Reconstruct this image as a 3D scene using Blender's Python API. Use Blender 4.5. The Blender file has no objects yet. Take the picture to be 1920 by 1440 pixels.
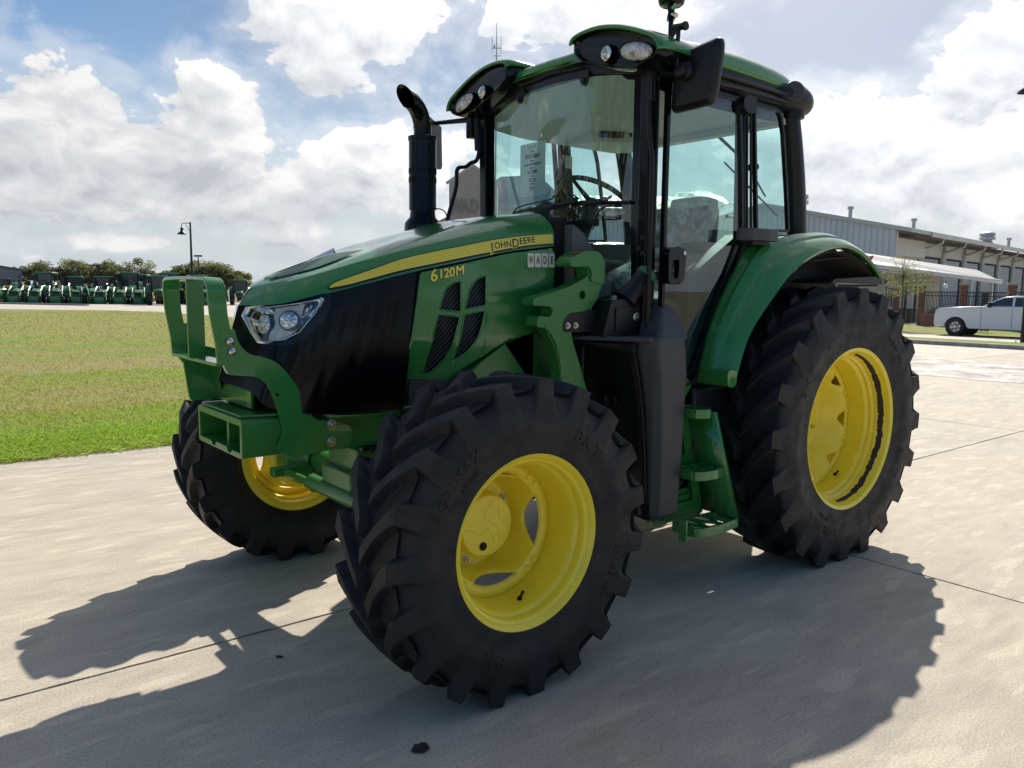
import bpy, bmesh, math, random
import numpy as np
from math import sin, cos, pi, radians, atan2, hypot, sqrt
from mathutils import Vector, Matrix
random.seed(7)
SC = bpy.context.scene
COL = SC.collection

# ------------------------------------------------------------------ camera
# world frame: x = tractor's forward direction, y = its left, z up; rear axle over x = 0
cam_d = bpy.data.cameras.new('camera'); cam = bpy.data.objects.new('camera', cam_d); COL.objects.link(cam)
yaw, pitch, roll = 4.0389, -0.1187, 0.0107
D = Vector((cos(yaw)*cos(pitch), sin(yaw)*cos(pitch), sin(pitch)))
R0 = Vector((sin(yaw), -cos(yaw), 0)); U0 = R0.cross(D)
Rv = R0*cos(roll) + U0*sin(roll); Uv = -R0*sin(roll) + U0*cos(roll)
cam.matrix_world = Matrix(((Rv.x, Uv.x, -D.x, 4.2807), (Rv.y, Uv.y, -D.y, 3.3531), (Rv.z, Uv.z, -D.z, 1.5259), (0, 0, 0, 1)))
cam_d.sensor_width = 36; cam_d.lens = 28.10; cam_d.clip_start = 0.05; cam_d.clip_end = 3000
SC.camera = cam

# ------------------------------------------------------------------ light
SUN_V = Vector((-1.0, -0.65, 1.0)).normalized()       # towards the sun (shadow of a point at height z lies z*(1, .65) away)
SUN_EL = math.asin(SUN_V.z); SUN_AZ = atan2(SUN_V.y, SUN_V.x)
sl = bpy.data.lights.new('sun', 'SUN'); so = bpy.data.objects.new('sun', sl); COL.objects.link(so)
sl.energy = 5.0; sl.angle = radians(0.6); sl.color = (1.0, 0.93, 0.82)
so.rotation_euler = SUN_V.to_track_quat('Z', 'Y').to_euler()

SC.view_settings.view_transform = 'Standard'; SC.view_settings.look = 'None'
SC.view_settings.gamma = 1; SC.view_settings.exposure = 0.32; SC.view_settings.use_curve_mapping = False
SC.cycles.max_bounces = 10; SC.cycles.transparent_max_bounces = 24; SC.cycles.sample_clamp_indirect = 6
try: SC.cycles.use_denoising = True
except Exception: pass

# ------------------------------------------------------------------ node helper
class NT:
    def __init__(s, tree): s.t = tree; s.n = tree.nodes; s.l = tree.links
    def add(s, typ, **kw):
        nd = s.n.new(typ)
        for k, v in kw.items():
            if k.startswith('i_'): nd.inputs[k[2:].replace('_', ' ')].default_value = v
            else: setattr(nd, k, v)
        return nd
    def link(s, a, b): s.l.new(a, b)
    def math(s, op, a, b=None, c=None, clamp=False):
        nd = s.n.new('ShaderNodeMath'); nd.operation = op; nd.use_clamp = clamp
        for i, v in enumerate((a, b, c)):
            if v is None: continue
            if isinstance(v, (int, float)): nd.inputs[i].default_value = v
            else: s.l.new(v, nd.inputs[i])
        return nd.outputs[0]
    def noise(s, vec, scale, detail=4, rough=.5, dist=0, lac=2.0):
        nd = s.n.new('ShaderNodeTexNoise'); nd.inputs['Scale'].default_value = scale
        nd.inputs['Detail'].default_value = detail; nd.inputs['Roughness'].default_value = rough
        nd.inputs['Distortion'].default_value = dist; nd.inputs['Lacunarity'].default_value = lac
        if vec is not None: s.l.new(vec, nd.inputs['Vector'])
        return nd.outputs['Fac']
    def ramp(s, fac, stops):
        nd = s.n.new('ShaderNodeValToRGB'); e = nd.color_ramp.elements
        while len(e) < len(stops): e.new(.5)
        for el, (p, c) in zip(e, stops):
            el.position = p; el.color = c if len(c) == 4 else (*c, 1)
        s.l.new(fac, nd.inputs[0]); return nd.outputs[0]
    def mix(s, fac, a, b, mode='MIX'):
        nd = s.n.new('ShaderNodeMix'); nd.data_type = 'RGBA'; nd.blend_type = mode
        for sock, v in ((nd.inputs[0], fac), (nd.inputs[6], a), (nd.inputs[7], b)):
            if isinstance(v, (int, float)): sock.default_value = v
            elif isinstance(v, (tuple, list)): sock.default_value = v if len(v) == 4 else (*v, 1)
            else: s.l.new(v, sock)
        return nd.outputs[2]
    def mapr(s, v, a, b, c=0., d=1., smooth=True):
        nd = s.n.new('ShaderNodeMapRange'); nd.interpolation_type = 'SMOOTHSTEP' if smooth else 'LINEAR'
        s.l.new(v, nd.inputs[0])
        for i, x in enumerate((a, b, c, d)): nd.inputs[i+1].default_value = x
        return nd.outputs[0]

# ------------------------------------------------------------------ sky with clouds
def build_world():
    w = bpy.data.worlds.new('World'); SC.world = w; w.use_nodes = True
    N = NT(w.node_tree); N.n.clear()
    out = N.add('ShaderNodeOutputWorld'); bg = N.add('ShaderNodeBackground')
    sky = N.add('ShaderNodeTexSky', sky_type='NISHITA', sun_disc=False, sun_elevation=SUN_EL,
                sun_rotation=pi/2 - SUN_AZ, altitude=0, air_density=1.0, dust_density=1.2, ozone_density=1.5)
    tc = N.add('ShaderNodeTexCoord'); dirv = tc.outputs['Generated']
    sep = N.add('ShaderNodeSeparateXYZ'); N.link(dirv, sep.inputs[0])
    az = N.math('ARCTAN2', sep.outputs[1], sep.outputs[0])          # radians
    el = N.math('ARCSINE', sep.outputs[2])
    sc3 = N.add('ShaderNodeVectorMath', operation='MULTIPLY'); N.link(dirv, sc3.inputs[0]); sc3.inputs[1].default_value = (1, 1, 1.55)
    def density(vec, azs, els, fine):
        n1 = N.noise(vec, 4.2, 3, .5, .2, 2.1)
        n2 = N.noise(vec, 11.0, 8, .60, .45, 2.1)
        vb = N.add('ShaderNodeTexVoronoi', feature='F1'); vb.inputs['Scale'].default_value = 26
        dv = N.add('ShaderNodeVectorMath', operation='SCALE'); nz = N.add('ShaderNodeTexNoise'); nz.inputs['Scale'].default_value = 24; nz.inputs['Detail'].default_value = 2
        N.link(vec, nz.inputs['Vector']); N.link(nz.outputs['Color'], dv.inputs[0]); dv.inputs['Scale'].default_value = .05
        ad = N.add('ShaderNodeVectorMath', operation='ADD'); N.link(vec, ad.inputs[0]); N.link(dv.outputs[0], ad.inputs[1]); N.link(ad.outputs[0], vb.inputs['Vector'])
        puff = N.math('SUBTRACT', .42, vb.outputs['Distance'])
        base = N.math('ADD', N.math('MULTIPLY', N.math('SUBTRACT', n1, .5), 1.0), N.math('MULTIPLY', N.math('SUBTRACT', n2, .5), 1.9))
        base = N.math('ADD', base, N.math('MULTIPLY', puff, .42))
        tot = N.math('ADD', base, -.09)
        for (a, e, sa, se, k) in BLOBS:
            da = N.math('MULTIPLY', N.math('SUBTRACT', azs, radians(a)), 1/radians(sa))
            de = N.math('MULTIPLY', N.math('SUBTRACT', els, radians(e)), 1/radians(se))
            r2 = N.math('ADD', N.math('MULTIPLY', da, da), N.math('MULTIPLY', de, de))
            r4 = N.math('MULTIPLY', r2, N.math('ADD', r2, .25))
            tot = N.math('ADD', tot, N.math('MULTIPLY', N.math('POWER', 2.718, N.math('MULTIPLY', r4, -1)), k))
        return tot
    # azimuth, elevation, half sizes (deg), weight: the cumulus banks and blue gaps of the afternoon sky
    BLOBS = [(-116.0, 16.3, 5.3, 3.9, .80), (-108.6, 10.6, 3.6, 3.8, .78), (-111, 7.0, 8.5, 3.0, .62), (-98.5, 8.0, 6.0, 4.0, .55), (-120.5, 8.2, 5.0, 3.2, .5),
             (-135.5, 18.6, 6.0, 2.9, .8), (-153, 8.6, 7.5, 3.9, .85), (-158.8, 14.3, 4.6, 3.2, .8), (-148, 10.6, 3.5, 2.0, .55), (-159.5, 5.0, 5, 1.8, .35),
             (-102.5, 2.6, 4.6, .6, .5), (-113, 3.6, 6, .9, .35), (-104, 16.5, 6.5, 3.0, -.7), (-124.5, 14.0, 3.0, 3.4, -.4), (-148.0, 16.4, 7.0, 3.2, -1.0), (-127.8, 17.5, 1.6, 1.6, .5), (50, 30, 75, 32, -.9)]
    d0 = density(sc3.outputs[0], az, el, True)
    # the same field a little towards the sun gives each billow a bright and a grey side
    off = N.add('ShaderNodeVectorMath', operation='ADD'); N.link(sc3.outputs[0], off.inputs[0]); off.inputs[1].default_value = (SUN_V.x*.012, SUN_V.y*.012, .030)
    d1 = density(off.outputs[0], N.math('ADD', az, radians(-.7)), N.math('ADD', el, radians(1.2)), True)
    mask = N.mapr(d0, .0, .15)
    thin = N.math('MULTIPLY', N.mapr(d0, -.70, .05), .42)
    m = N.math('MAXIMUM', mask, thin)
    lit = N.math('ADD', .56, N.math('MULTIPLY', N.math('SUBTRACT', d0, d1), .95), clamp=True)
    thick = N.mapr(d0, .2, 1.1)
    lit = N.math('SUBTRACT', lit, N.math('MULTIPLY', thick, .22), clamp=True)
    ccol = N.ramp(lit, [(.08, (.56, .59, .64)), (.34, (.69, .715, .755)), (.58, (.80, .81, .835)), (.88, (1.0, .99, .98))])
    # clouds glow towards the sun
    dot = N.add('ShaderNodeVectorMath', operation='DOT_PRODUCT'); N.link(dirv, dot.inputs[0]); dot.inputs[1].default_value = SUN_V
    glow = N.mapr(dot.outputs['Value'], .62, 1.0, .92, 1.4)
    vm = N.add('ShaderNodeVectorMath', operation='SCALE'); N.link(ccol, vm.inputs[0]); N.link(glow, vm.inputs['Scale'])
    hs = N.add('ShaderNodeHueSaturation'); N.link(sky.outputs[0], hs.inputs['Color']); hs.inputs['Saturation'].default_value = SKYS; hs.inputs['Value'].default_value = SKYV
    dk = N.mapr(dot.outputs['Value'], .45, .95, 1.0, .58); sd = N.add('ShaderNodeVectorMath', operation='SCALE'); N.link(hs.outputs[0], sd.inputs[0]); N.link(dk, sd.inputs['Scale'])
    # pale humid air low over the horizon
    hz = N.mapr(sep.outputs[2], -.02, .21, .85, 0.0)
    skyh = N.mix(hz, sd.outputs[0], tuple(c*CLV for c in (.57, .67, .80)))
    cl = N.add('ShaderNodeVectorMath', operation='SCALE'); N.link(vm.outputs[0], cl.inputs[0]); cl.inputs['Scale'].default_value = CLV
    fade = N.mapr(sep.outputs[2], .0, .05, .25, 1.0)
    m = N.math('MULTIPLY', m, fade)
    col = N.mix(m, skyh, cl.outputs[0])
    N.link(col, bg.inputs['Color']); bg.inputs['Strength'].default_value = WSTR
    N.link(bg.outputs[0], out.inputs[0])
WSTR = 0.10; SKYV = 1.0; SKYS = 1.32; CLV = 1/0.10*.80
build_world()
SC.world.cycles.sampling_method = 'MANUAL'; SC.world.cycles.sample_map_resolution = 384

# ------------------------------------------------------------------ materials
def mat(name, color, rough=.5, metal=0., spec=.5, coat=0., bump=None, var=None, rvar=None, emis=None, sheen=0., subs=None):
    """bump=(scale,strength,dist)  var=(scale, amount, detail)  rvar=(scale, amount)"""
    m = bpy.data.materials.new(name); m.use_nodes = True
    N = NT(m.node_tree); b = N.n['Principled BSDF']
    b.inputs['Base Color'].default_value = (*color, 1); b.inputs['Roughness'].default_value = rough
    b.inputs['Metallic'].default_value = metal; b.inputs['Specular IOR Level'].default_value = spec
    b.inputs['Coat Weight'].default_value = coat; b.inputs['Coat Roughness'].default_value = .05
    tc = N.add('ShaderNodeTexCoord'); v = tc.outputs['Object']
    if var:
        f = N.noise(v, var[0], var[2] if len(var) > 2 else 4, .6)
        lo = tuple(max(0, c*(1-var[1])) for c in color); hi = tuple(min(1, c*(1+var[1])) for c in color)
        N.link(N.ramp(f, [(.3, lo), (.7, hi)]), b.inputs['Base Color'])
    if rvar:
        f = N.noise(v, rvar[0], 4, .6)
        N.link(N.mapr(f, .3, .7, max(0, rough-rvar[1]), min(1, rough+rvar[1])), b.inputs['Roughness'])
    if bump:
        f = N.noise(v, bump[0], 5, .6); bp = N.add('ShaderNodeBump'); bp.inputs['Strength'].default_value = bump[1]
        bp.inputs['Distance'].default_value = bump[2]; N.link(f, bp.inputs['Height']); N.link(bp.outputs[0], b.inputs['Normal'])
    if emis:
        b.inputs['Emission Color'].default_value = (*emis[0], 1); b.inputs['Emission Strength'].default_value = emis[1]
    return m

def glass_mat(name, tint, refl_rough=.0, ior=.09, haze=0.0, hazecol=(.6, .65, .68)):
    m = bpy.data.materials.new(name); m.use_nodes = True; N = NT(m.node_tree); N.n.clear()
    out = N.add('ShaderNodeOutputMaterial'); tr = N.add('ShaderNodeBsdfTransparent'); tr.inputs[0].default_value = (*tint, 1)
    gl = N.add('ShaderNodeBsdfGlossy'); gl.inputs['Roughness'].default_value = refl_rough; gl.inputs[0].default_value = (1, 1, 1, 1)
    lw = N.add('ShaderNodeLayerWeight'); lw.inputs[0].default_value = .5
    f = N.math('ADD', N.math('MULTIPLY', N.math('POWER', lw.outputs['Facing'], 4.0), .9), ior, clamp=True)
    mx = N.add('ShaderNodeMixShader'); N.link(f, mx.inputs[0]); N.link(tr.outputs[0], mx.inputs[1]); N.link(gl.outputs[0], mx.inputs[2])
    last = mx.outputs[0]
    if haze:
        df = N.add('ShaderNodeBsdfDiffuse'); df.inputs[0].default_value = (*hazecol, 1)
        m2 = N.add('ShaderNodeMixShader'); m2.inputs[0].default_value = haze; N.link(last, m2.inputs[1]); N.link(df.outputs[0], m2.inputs[2]); last = m2.outputs[0]
    N.link(last, out.inputs[0]); return m

# ------------------------------------------------------------------ mesh helpers
def link(o, parent=None):
    COL.objects.link(o)
    if parent: o.parent = parent
    return o
def finish(name, bm, m, parent=None, sharp=38, bevel=0, segs=2, smooth=True):
    bmesh.ops.recalc_face_normals(bm, faces=bm.faces[:])
    for e in bm.edges:
        e.smooth = not (len(e.link_faces) == 2 and e.calc_face_angle(0) > radians(sharp))
    for f in bm.faces: f.smooth = smooth
    me = bpy.data.meshes.new(name); bm.to_mesh(me); bm.free()
    for x in (m if isinstance(m, (list, tuple)) else [m]): me.materials.append(x)
    o = bpy.data.objects.new(name, me); link(o, parent)
    if bevel:
        b = o.modifiers.new('bevel', 'BEVEL'); b.width = bevel; b.segments = segs; b.limit_method = 'ANGLE'; b.angle_limit = radians(40)
    return o
def box(bm, c, s, rot=None, taper=1.0):
    vs = []
    for x in (-.5, .5):
        for y in (-.5, .5):
            for z in (-.5, .5):
                k = taper if z > 0 else 1.0
                v = Vector((x*s[0]*k, y*s[1]*k, z*s[2]))
                if rot is not None: v = rot @ v
                vs.append(bm.verts.new(v + Vector(c)))
    for f in ((0,1,3,2), (4,6,7,5), (0,4,5,1), (2,3,7,6), (0,2,6,4), (1,5,7,3)): bm.faces.new([vs[i] for i in f])
def boxp(bm, a, b):
    box(bm, [(a[i]+b[i])/2 for i in range(3)], [abs(b[i]-a[i]) for i in range(3)])
def frame_of(d):
    d = d.normalized(); h = Vector((0, 0, 1)) if abs(d.z) < .95 else Vector((1, 0, 0))
    a = d.cross(h).normalized(); b = a.cross(d).normalized(); return a, b
def cyl(bm, p0, p1, r0, r1=None, n=24, cap=True, sx=1.0):
    p0 = Vector(p0); p1 = Vector(p1); r1 = r0 if r1 is None else r1
    a, b = frame_of(p1-p0); r_a = []; r_b = []
    for i in range(n):
        t = 2*pi*i/n; v = a*cos(t)*sx + b*sin(t)
        r_a.append(bm.verts.new(p0+v*r0)); r_b.append(bm.verts.new(p1+v*r1))
    for i in range(n):
        j = (i+1) % n; bm.faces.new((r_a[i], r_a[j], r_b[j], r_b[i]))
    if cap:
        bm.faces.new(list(reversed(r_a))); bm.faces.new(r_b)
def tube(bm, pts, r, n=10, cap=True, closed=False):
    pts = [Vector(p) for p in pts]; rs = r if isinstance(r, (list, tuple)) else [r]*len(pts)
    rings = []; prev = None
    for i, p in enumerate(pts):
        if closed: d = pts[(i+1) % len(pts)] - pts[i-1]
        else: d = pts[min(i+1, len(pts)-1)] - pts[max(i-1, 0)]
        d.normalize()
        if prev is None: a, b = frame_of(d)
        else:
            a = prev - d*prev.dot(d)
            if a.length < 1e-6: a, _ = frame_of(d)
            a.normalize(); b = a.cross(d)
        prev = a
        rings.append([bm.verts.new(p + (a*cos(2*pi*k/n) + b*sin(2*pi*k/n))*rs[i]) for k in range(n)])
    m = len(rings)
    for i in range(m if closed else m-1):
        A = rings[i]; B = rings[(i+1) % m]
        for k in range(n):
            l = (k+1) % n; bm.faces.new((A[k], A[l], B[l], B[k]))
    if cap and not closed: bm.faces.new(list(reversed(rings[0]))); bm.faces.new(rings[-1])
def lathe(bm, prof, org, axis='y', n=48, closed=False, arc=None):
    """prof = [(along axis, radius)]"""
    org = Vector(org); rings = []
    for i in range(n if arc is None else n+1):
        t = 2*pi*i/n if arc is None else arc[0] + (arc[1]-arc[0])*i/n
        row = []
        for (h, r) in prof:
            if axis == 'y': v = Vector((r*cos(t), h, r*sin(t)))
            elif axis == 'x': v = Vector((h, r*cos(t), r*sin(t)))
            else: v = Vector((r*cos(t), r*sin(t), h))
            row.append(bm.verts.new(org+v))
        rings.append(row)
    m = len(rings)
    for i in range(m if arc is None else m-1):
        A = rings[i]; B = rings[(i+1) % m]
        for k in range(len(prof)-1 + (1 if closed else 0)):
            l = (k+1) % len(prof)
            try: bm.faces.new((A[k], B[k], B[l], A[l]))
            except ValueError: pass
    bmesh.ops.remove_doubles(bm, verts=bm.verts[:], dist=1e-5)
def catmull(pts, n):
    pts = [np.array(p, float) for p in pts]; P = [2*pts[0]-pts[1]] + pts + [2*pts[-1]-pts[-2]]
    out = []; m = len(pts)-1
    for i in range(n+1):
        t = i/n*m; k = min(int(t), m-1); u = t-k
        a, b, c, d = P[k:k+4]
        out.append(.5*((2*b)+(-a+c)*u+(2*a-5*b+4*c-d)*u*u+(-a+3*b-3*c+d)*u**3))
    return out
def smooth_poly(pts, r=.01, n=3, closed=True):
    """round the corners of a 2-D outline; r may be given per point as a third value"""
    out = []; m = len(pts)
    for i in range(m):
        p = Vector(pts[i][:2]); a = Vector(pts[i-1][:2]); b = Vector(pts[(i+1) % m][:2])
        rr = pts[i][2] if len(pts[i]) > 2 else r
        la = (a-p).length; lb = (b-p).length; q = min(rr, la*.48, lb*.48)
        if q < 1e-5: out.append(tuple(p)); continue
        s = p + (a-p).normalized()*q; e = p + (b-p).normalized()*q
        for k in range(n+1):
            t = k/n; out.append(tuple((1-t)**2*s + 2*t*(1-t)*p + t*t*e))
    return out
def fill_plate(bm, outline, holes, f3, f3b):
    """a plate with holes: f3 / f3b map a 2-D point to the front / back surface"""
    from mathutils.geometry import tessellate_polygon
    loops = [outline] + list(holes)
    flat = [p for l in loops for p in l]
    tris = tessellate_polygon([[Vector((p[0], p[1], 0)) for p in l] for l in loops])
    F = [bm.verts.new(f3(*p[:2])) for p in flat]; B = [bm.verts.new(f3b(*p[:2])) for p in flat]
    for t in tris:
        if len(set(t)) < 3: continue
        try: bm.faces.new([F[i] for i in t])
        except ValueError: pass
        try: bm.faces.new([B[i] for i in reversed(t)])
        except ValueError: pass
    k = 0
    for l in loops:
        m = len(l)
        for i in range(m):
            j = (i+1) % m
            try: bm.faces.new((F[k+i], F[k+j], B[k+j], B[k+i]))
            except ValueError: pass
        k += m
def plate_xz(bm, outline, y0, y1, holes=()):
    fill_plate(bm, outline, holes, lambda u, v: Vector((u, y0, v)), lambda u, v: Vector((u, y1, v)))
def plate_yz(bm, outline, x0, x1, holes=()):
    fill_plate(bm, outline, holes, lambda u, v: Vector((x0, u, v)), lambda u, v: Vector((x1, u, v)))
def plate_xy(bm, outline, z0, z1, holes=()):
    fill_plate(bm, outline, holes, lambda u, v: Vector((u, v, z0)), lambda u, v: Vector((u, v, z1)))
def grid(bm, rows, closed_u=False, closed_v=False, flip=False):
    V = [[bm.verts.new(Vector(p)) for p in r] for r in rows]
    a = len(V); b = len(V[0])
    for i in range(a if closed_u else a-1):
        for j in range(b if closed_v else b-1):
            q = [V[i][j], V[(i+1) % a][j], V[(i+1) % a][(j+1) % b], V[i][(j+1) % b]]
            try: bm.faces.new(q)
            except ValueError: pass
    return V
def np_mesh(name, verts, faces, m, parent=None, sharp=None, smooth=True):
    me = bpy.data.meshes.new(name)
    me.vertices.add(len(verts)); me.vertices.foreach_set('co', np.asarray(verts, np.float32).ravel())
    f = np.asarray(faces, np.int32); k = f.shape[1]
    me.loops.add(f.size); me.loops.foreach_set('vertex_index', f.ravel())
    me.polygons.add(len(f)); me.polygons.foreach_set('loop_start', np.arange(0, f.size, k, dtype=np.int32)); me.polygons.foreach_set('loop_total', np.full(len(f), k, np.int32))
    me.update(calc_edges=True); me.validate()
    me.polygons.foreach_set('use_smooth', np.full(len(me.polygons), smooth))
    if sharp: me.set_sharp_from_angle(angle=radians(sharp))
    me.materials.append(m)
    return link(bpy.data.objects.new(name, me), parent)
def text_bm(bm, s, size, fn, depth=.002, offset=0., mi=0, sx=1.0, spacing=1.0, align='CENTER', back=.0):
    """lettering as geometry: fn(u, v, w) puts text-plane point (u,v) raised by w on a surface"""
    cu = bpy.data.curves.new('t', 'FONT'); cu.body = s; cu.size = size; cu.align_x = align; cu.align_y = 'CENTER'
    cu.offset = offset; cu.space_character = spacing; cu.resolution_u = 3
    o = bpy.data.objects.new('t', cu); COL.objects.link(o)
    dg = bpy.context.evaluated_depsgraph_get(); me = bpy.data.meshes.new_from_object(o.evaluated_get(dg))
    b2 = bmesh.new(); b2.from_mesh(me)
    bmesh.ops.dissolve_limit(b2, angle_limit=.01, verts=b2.verts[:], edges=b2.edges[:])
    bmesh.ops.triangulate(b2, faces=b2.faces[:])
    vm = {}; vb = {}
    for v in b2.verts:
        vm[v.index] = bm.verts.new(Vector(fn(v.co.x*sx, v.co.y, depth))); vb[v.index] = bm.verts.new(Vector(fn(v.co.x*sx, v.co.y, back)))
    for f in b2.faces:
        try: nf = bm.faces.new([vm[v.index] for v in f.verts]); nf.material_index = mi
        except ValueError: pass
    for e in b2.edges:
        if len(e.link_faces) == 1:
            a, b = e.verts
            try: nf = bm.faces.new((vm[a.index], vm[b.index], vb[b.index], vb[a.index])); nf.material_index = mi
            except ValueError: pass
    b2.free(); bpy.data.objects.remove(o); bpy.data.meshes.remove(me); bpy.data.curves.remove(cu)
def tag(o, label=None, cat=None, group=None, kind=None):
    if label: o['label'] = label
    if cat: o['category'] = cat
    if group: o['group'] = group
    if kind: o['kind'] = kind
    return o
def empty(name, loc=(0, 0, 0), rz=0):
    o = bpy.data.objects.new(name, None); o.location = loc; o.rotation_euler = (0, 0, rz); o.empty_display_size = .2
    COL.objects.link(o); return o
def copy_tree(o, parent=None):
    c = o.copy(); COL.objects.link(c)
    if parent: c.parent = parent
    for ch in list(o.children): copy_tree(ch, c)
    return c

# ------------------------------------------------------------------ shared materials
GREEN = mat('green_paint', (.034, .205, .046), .22, coat=.6, bump=(3, .03, .01), rvar=(6, .05))
GREEN2 = mat('green_cast_paint', (.034, .190, .036), .36, coat=.2, bump=(60, .12, .002))
YELLOW = mat('yellow_paint', (.95, .75, .045), .34, coat=.25, var=(8, .06), bump=(40, .05, .002))
RUBBER = mat('tyre_rubber', (.013, .0135, .016), .62, spec=.38, var=(9, .35, 6), bump=(120, .18, .001), rvar=(14, .1))
RUBTXT = mat('tyre_lettering', (.010, .010, .012), .6, spec=.5)
BLACKP = mat('black_plastic', (.007, .0075, .010), .42, spec=.4, bump=(300, .15, .0006), var=(5, .2))
BLACKG = mat('gloss_black', (.004, .004, .006), .12, spec=.35)
BLKMET = mat('black_metal', (.005, .0055, .008), .22, spec=.28, rvar=(8, .08))
GREYP = mat('grey_plastic', (.052, .053, .056), .5, bump=(350, .2, .0006), var=(4, .12))
STEEL = mat('zinc_steel', (.62, .60, .56), .3, metal=1, bump=(60, .1, .001))
CHROME = mat('chrome', (.8, .8, .82), .07, metal=1)
LINING = mat('cab_lining', (.60, .61, .60), .8, bump=(200, .2, .001))
GLASS = glass_mat('tinted_glass', (.72, .91, .88))
LENS = glass_mat('clear_lens', (.9, .92, .93))
DARKIN = mat('dark_interior', (.02, .021, .022), .6)
# ------------------------------------------------------------------ tyres
def tyre_arrays(R, bead_r, yo_b, yi_b, yo_s, yi_s, bulge_o, bulge_i, nl, lug_h, mirror, phase=0.0, scal=.225, slant=1.02, hwid=.138):
    """heightfield over (angle, position across the section); lugs run from the centre out to the shoulders and die out down the sidewalls"""
    pitch = 2*pi/nl
    yc = (yo_s+yi_s)/2; hw = (yo_s-yi_s)/2
    # section path, outer bead -> outer sidewall -> tread -> inner sidewall -> inner bead
    # each entry: (carcass y, carcass r, envelope y, envelope r, zone, u)
    sec = []
    ns = 26
    Rs = R - lug_h*.16                      # lug tip radius at the shoulder
    def side(yb, ys, bul, sgn):
        mx = lambda k: bul+(ys-bul)*k
        P = [(yb, bead_r, 0), (yb+sgn*.012, bead_r+.012, 0), (bul-sgn*.012, bead_r+(R-bead_r)*.22, 0), (bul, bead_r+(R-bead_r)*.40, 0), (mx(.30), bead_r+(R-bead_r)*.60, 0),
             (mx(.72), bead_r+(R-bead_r)*.82, 0), (ys, Rs, 0)]
        C = catmull([(p[0], p[1], 0) for p in P], ns)
        out = []
        for i, c in enumerate(C):
            t = i/ns
            w = min(1, max(0, (t-(1-scal*2.0))/(scal*2.0)))       # 0 below the lug roots .. 1 at the shoulder
            out.append((c[0], c[1], w))
        return out
    so_ = side(yo_b, yo_s, bulge_o, 1); si_ = side(yi_b, yi_s, bulge_i, -1)
    for (y, r, w) in so_:
        dep = lug_h*(.42+1.0*w)*(1 if w > 0 else 0)
        sec.append((y - dep*.55*(w), r - dep*.85*w - 0.0, y, r, 's', w, 1))
    nt = 26
    for i in range(1, nt):
        f = i/nt; y = yo_s + (yi_s-yo_s)*f; u = (y-yc)/hw
        r = R - (R-Rs)*abs(u)**2.2
        sec.append((y, r-lug_h*1.0, y, r, 't', u, 1 if u > 0 else -1))
    for (y, r, w) in reversed(si_):
        dep = lug_h*(.42+1.0*w)*(1 if w > 0 else 0)
        sec.append((y + dep*.55*w, r - dep*.85*w, y, r, 's', w, -1))
    sec = np.array([(a, b, c, d, 0 if z == 's' else 1, u, sg) for (a, b, c, d, z, u, sg) in sec], float)
    # column coordinates in one pitch (lug centred at 0), dense at the lug walls
    half = hwid
    cols = [0, .06, .10, .118, .132, .150, .168, .186, .205, .225, .248, .275, .305, .34, .375, .41, .44, .47]
    cols = sorted(set([-c for c in cols if c] + cols + [.5]))
    cols = np.array(cols); nc = len(cols); off = .5
    base = (np.arange(nl)[:, None] + cols[None, :]).ravel()          # in pitches
    n = len(base); ms = len(sec)
    V = np.zeros((ms, n, 3))
    for s in range(ms):
        yk, rk, ye, re, zone, u, sg = sec[s]
        au = abs(u) if zone == 1 else 1.0
        shift = slant*(1-(1-au)**1.25)*.98                      # in pitches
        cc = ((base + (0 if sg > 0 else .5) + .5) % 1.0) - .5       # offset of the other side's lugs
        if zone == 1:
            uu = u
            hwc = half*(1.10 - .14*min(1, abs(uu)*2.2)) + .055*max(0, abs(uu)-.5)/.5; gw = .5-hwc
            q = (.5-np.abs(cc))/gw                       # 0 mid-gap .. 1 at the lug wall
            m = np.clip(np.where(q < 1, .10*q**2 + .90*np.clip((q-.80)/.20, 0, 1), 1), 0, 1)
            if abs(uu) < .10: m = m*np.clip((abs(uu))/.06, 0.0, 1)
        else:
            w = u
            gapw = (.5-half*.96-.055)*(max(0, 1-(1-w)**2.0))**.5 if w > 0 else 0.0
            if gapw > 1e-4:
                q = (.5-np.abs(cc))/gapw
                m = np.clip(np.where(q < 1, .28*q**2.2 + .72*np.clip((q-.82)/.18, 0, 1), 1), 0, 1)
            else: m = np.ones_like(cc)
        y = yk + (ye-yk)*m; r = rk + (re-rk)*m
        th = (base + shift + phase)*pitch
        V[s, :, 0] = r*np.cos(th); V[s, :, 1] = y; V[s, :, 2] = r*np.sin(th)
    if mirror: V[:, :, 1] *= -1
    idx = np.arange(ms*n).reshape(ms, n)
    a = idx[:-1, :]; b = idx[1:, :]; a2 = np.roll(a, -1, 1); b2 = np.roll(b, -1, 1)
    F = np.stack([a, b, b2, a2], -1).reshape(-1, 4)
    if not mirror: F = F[:, ::-1]
    return V.reshape(-1, 3), F
def arc_text(bm, s, size, rad, th0, yf, mirror=1, sx=1.0, spacing=1.12, depth=.003):
    """letters round the sidewall, tops outward, reading towards growing angle; yf(r) = sidewall height"""
    def fn(u, v, w):
        r = rad+v; t = th0 + u/rad
        return (r*cos(t), yf(r)+w*mirror, r*sin(t))
    text_bm(bm, s, size, fn, depth=depth, spacing=spacing, sx=sx, back=-.003)
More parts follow.
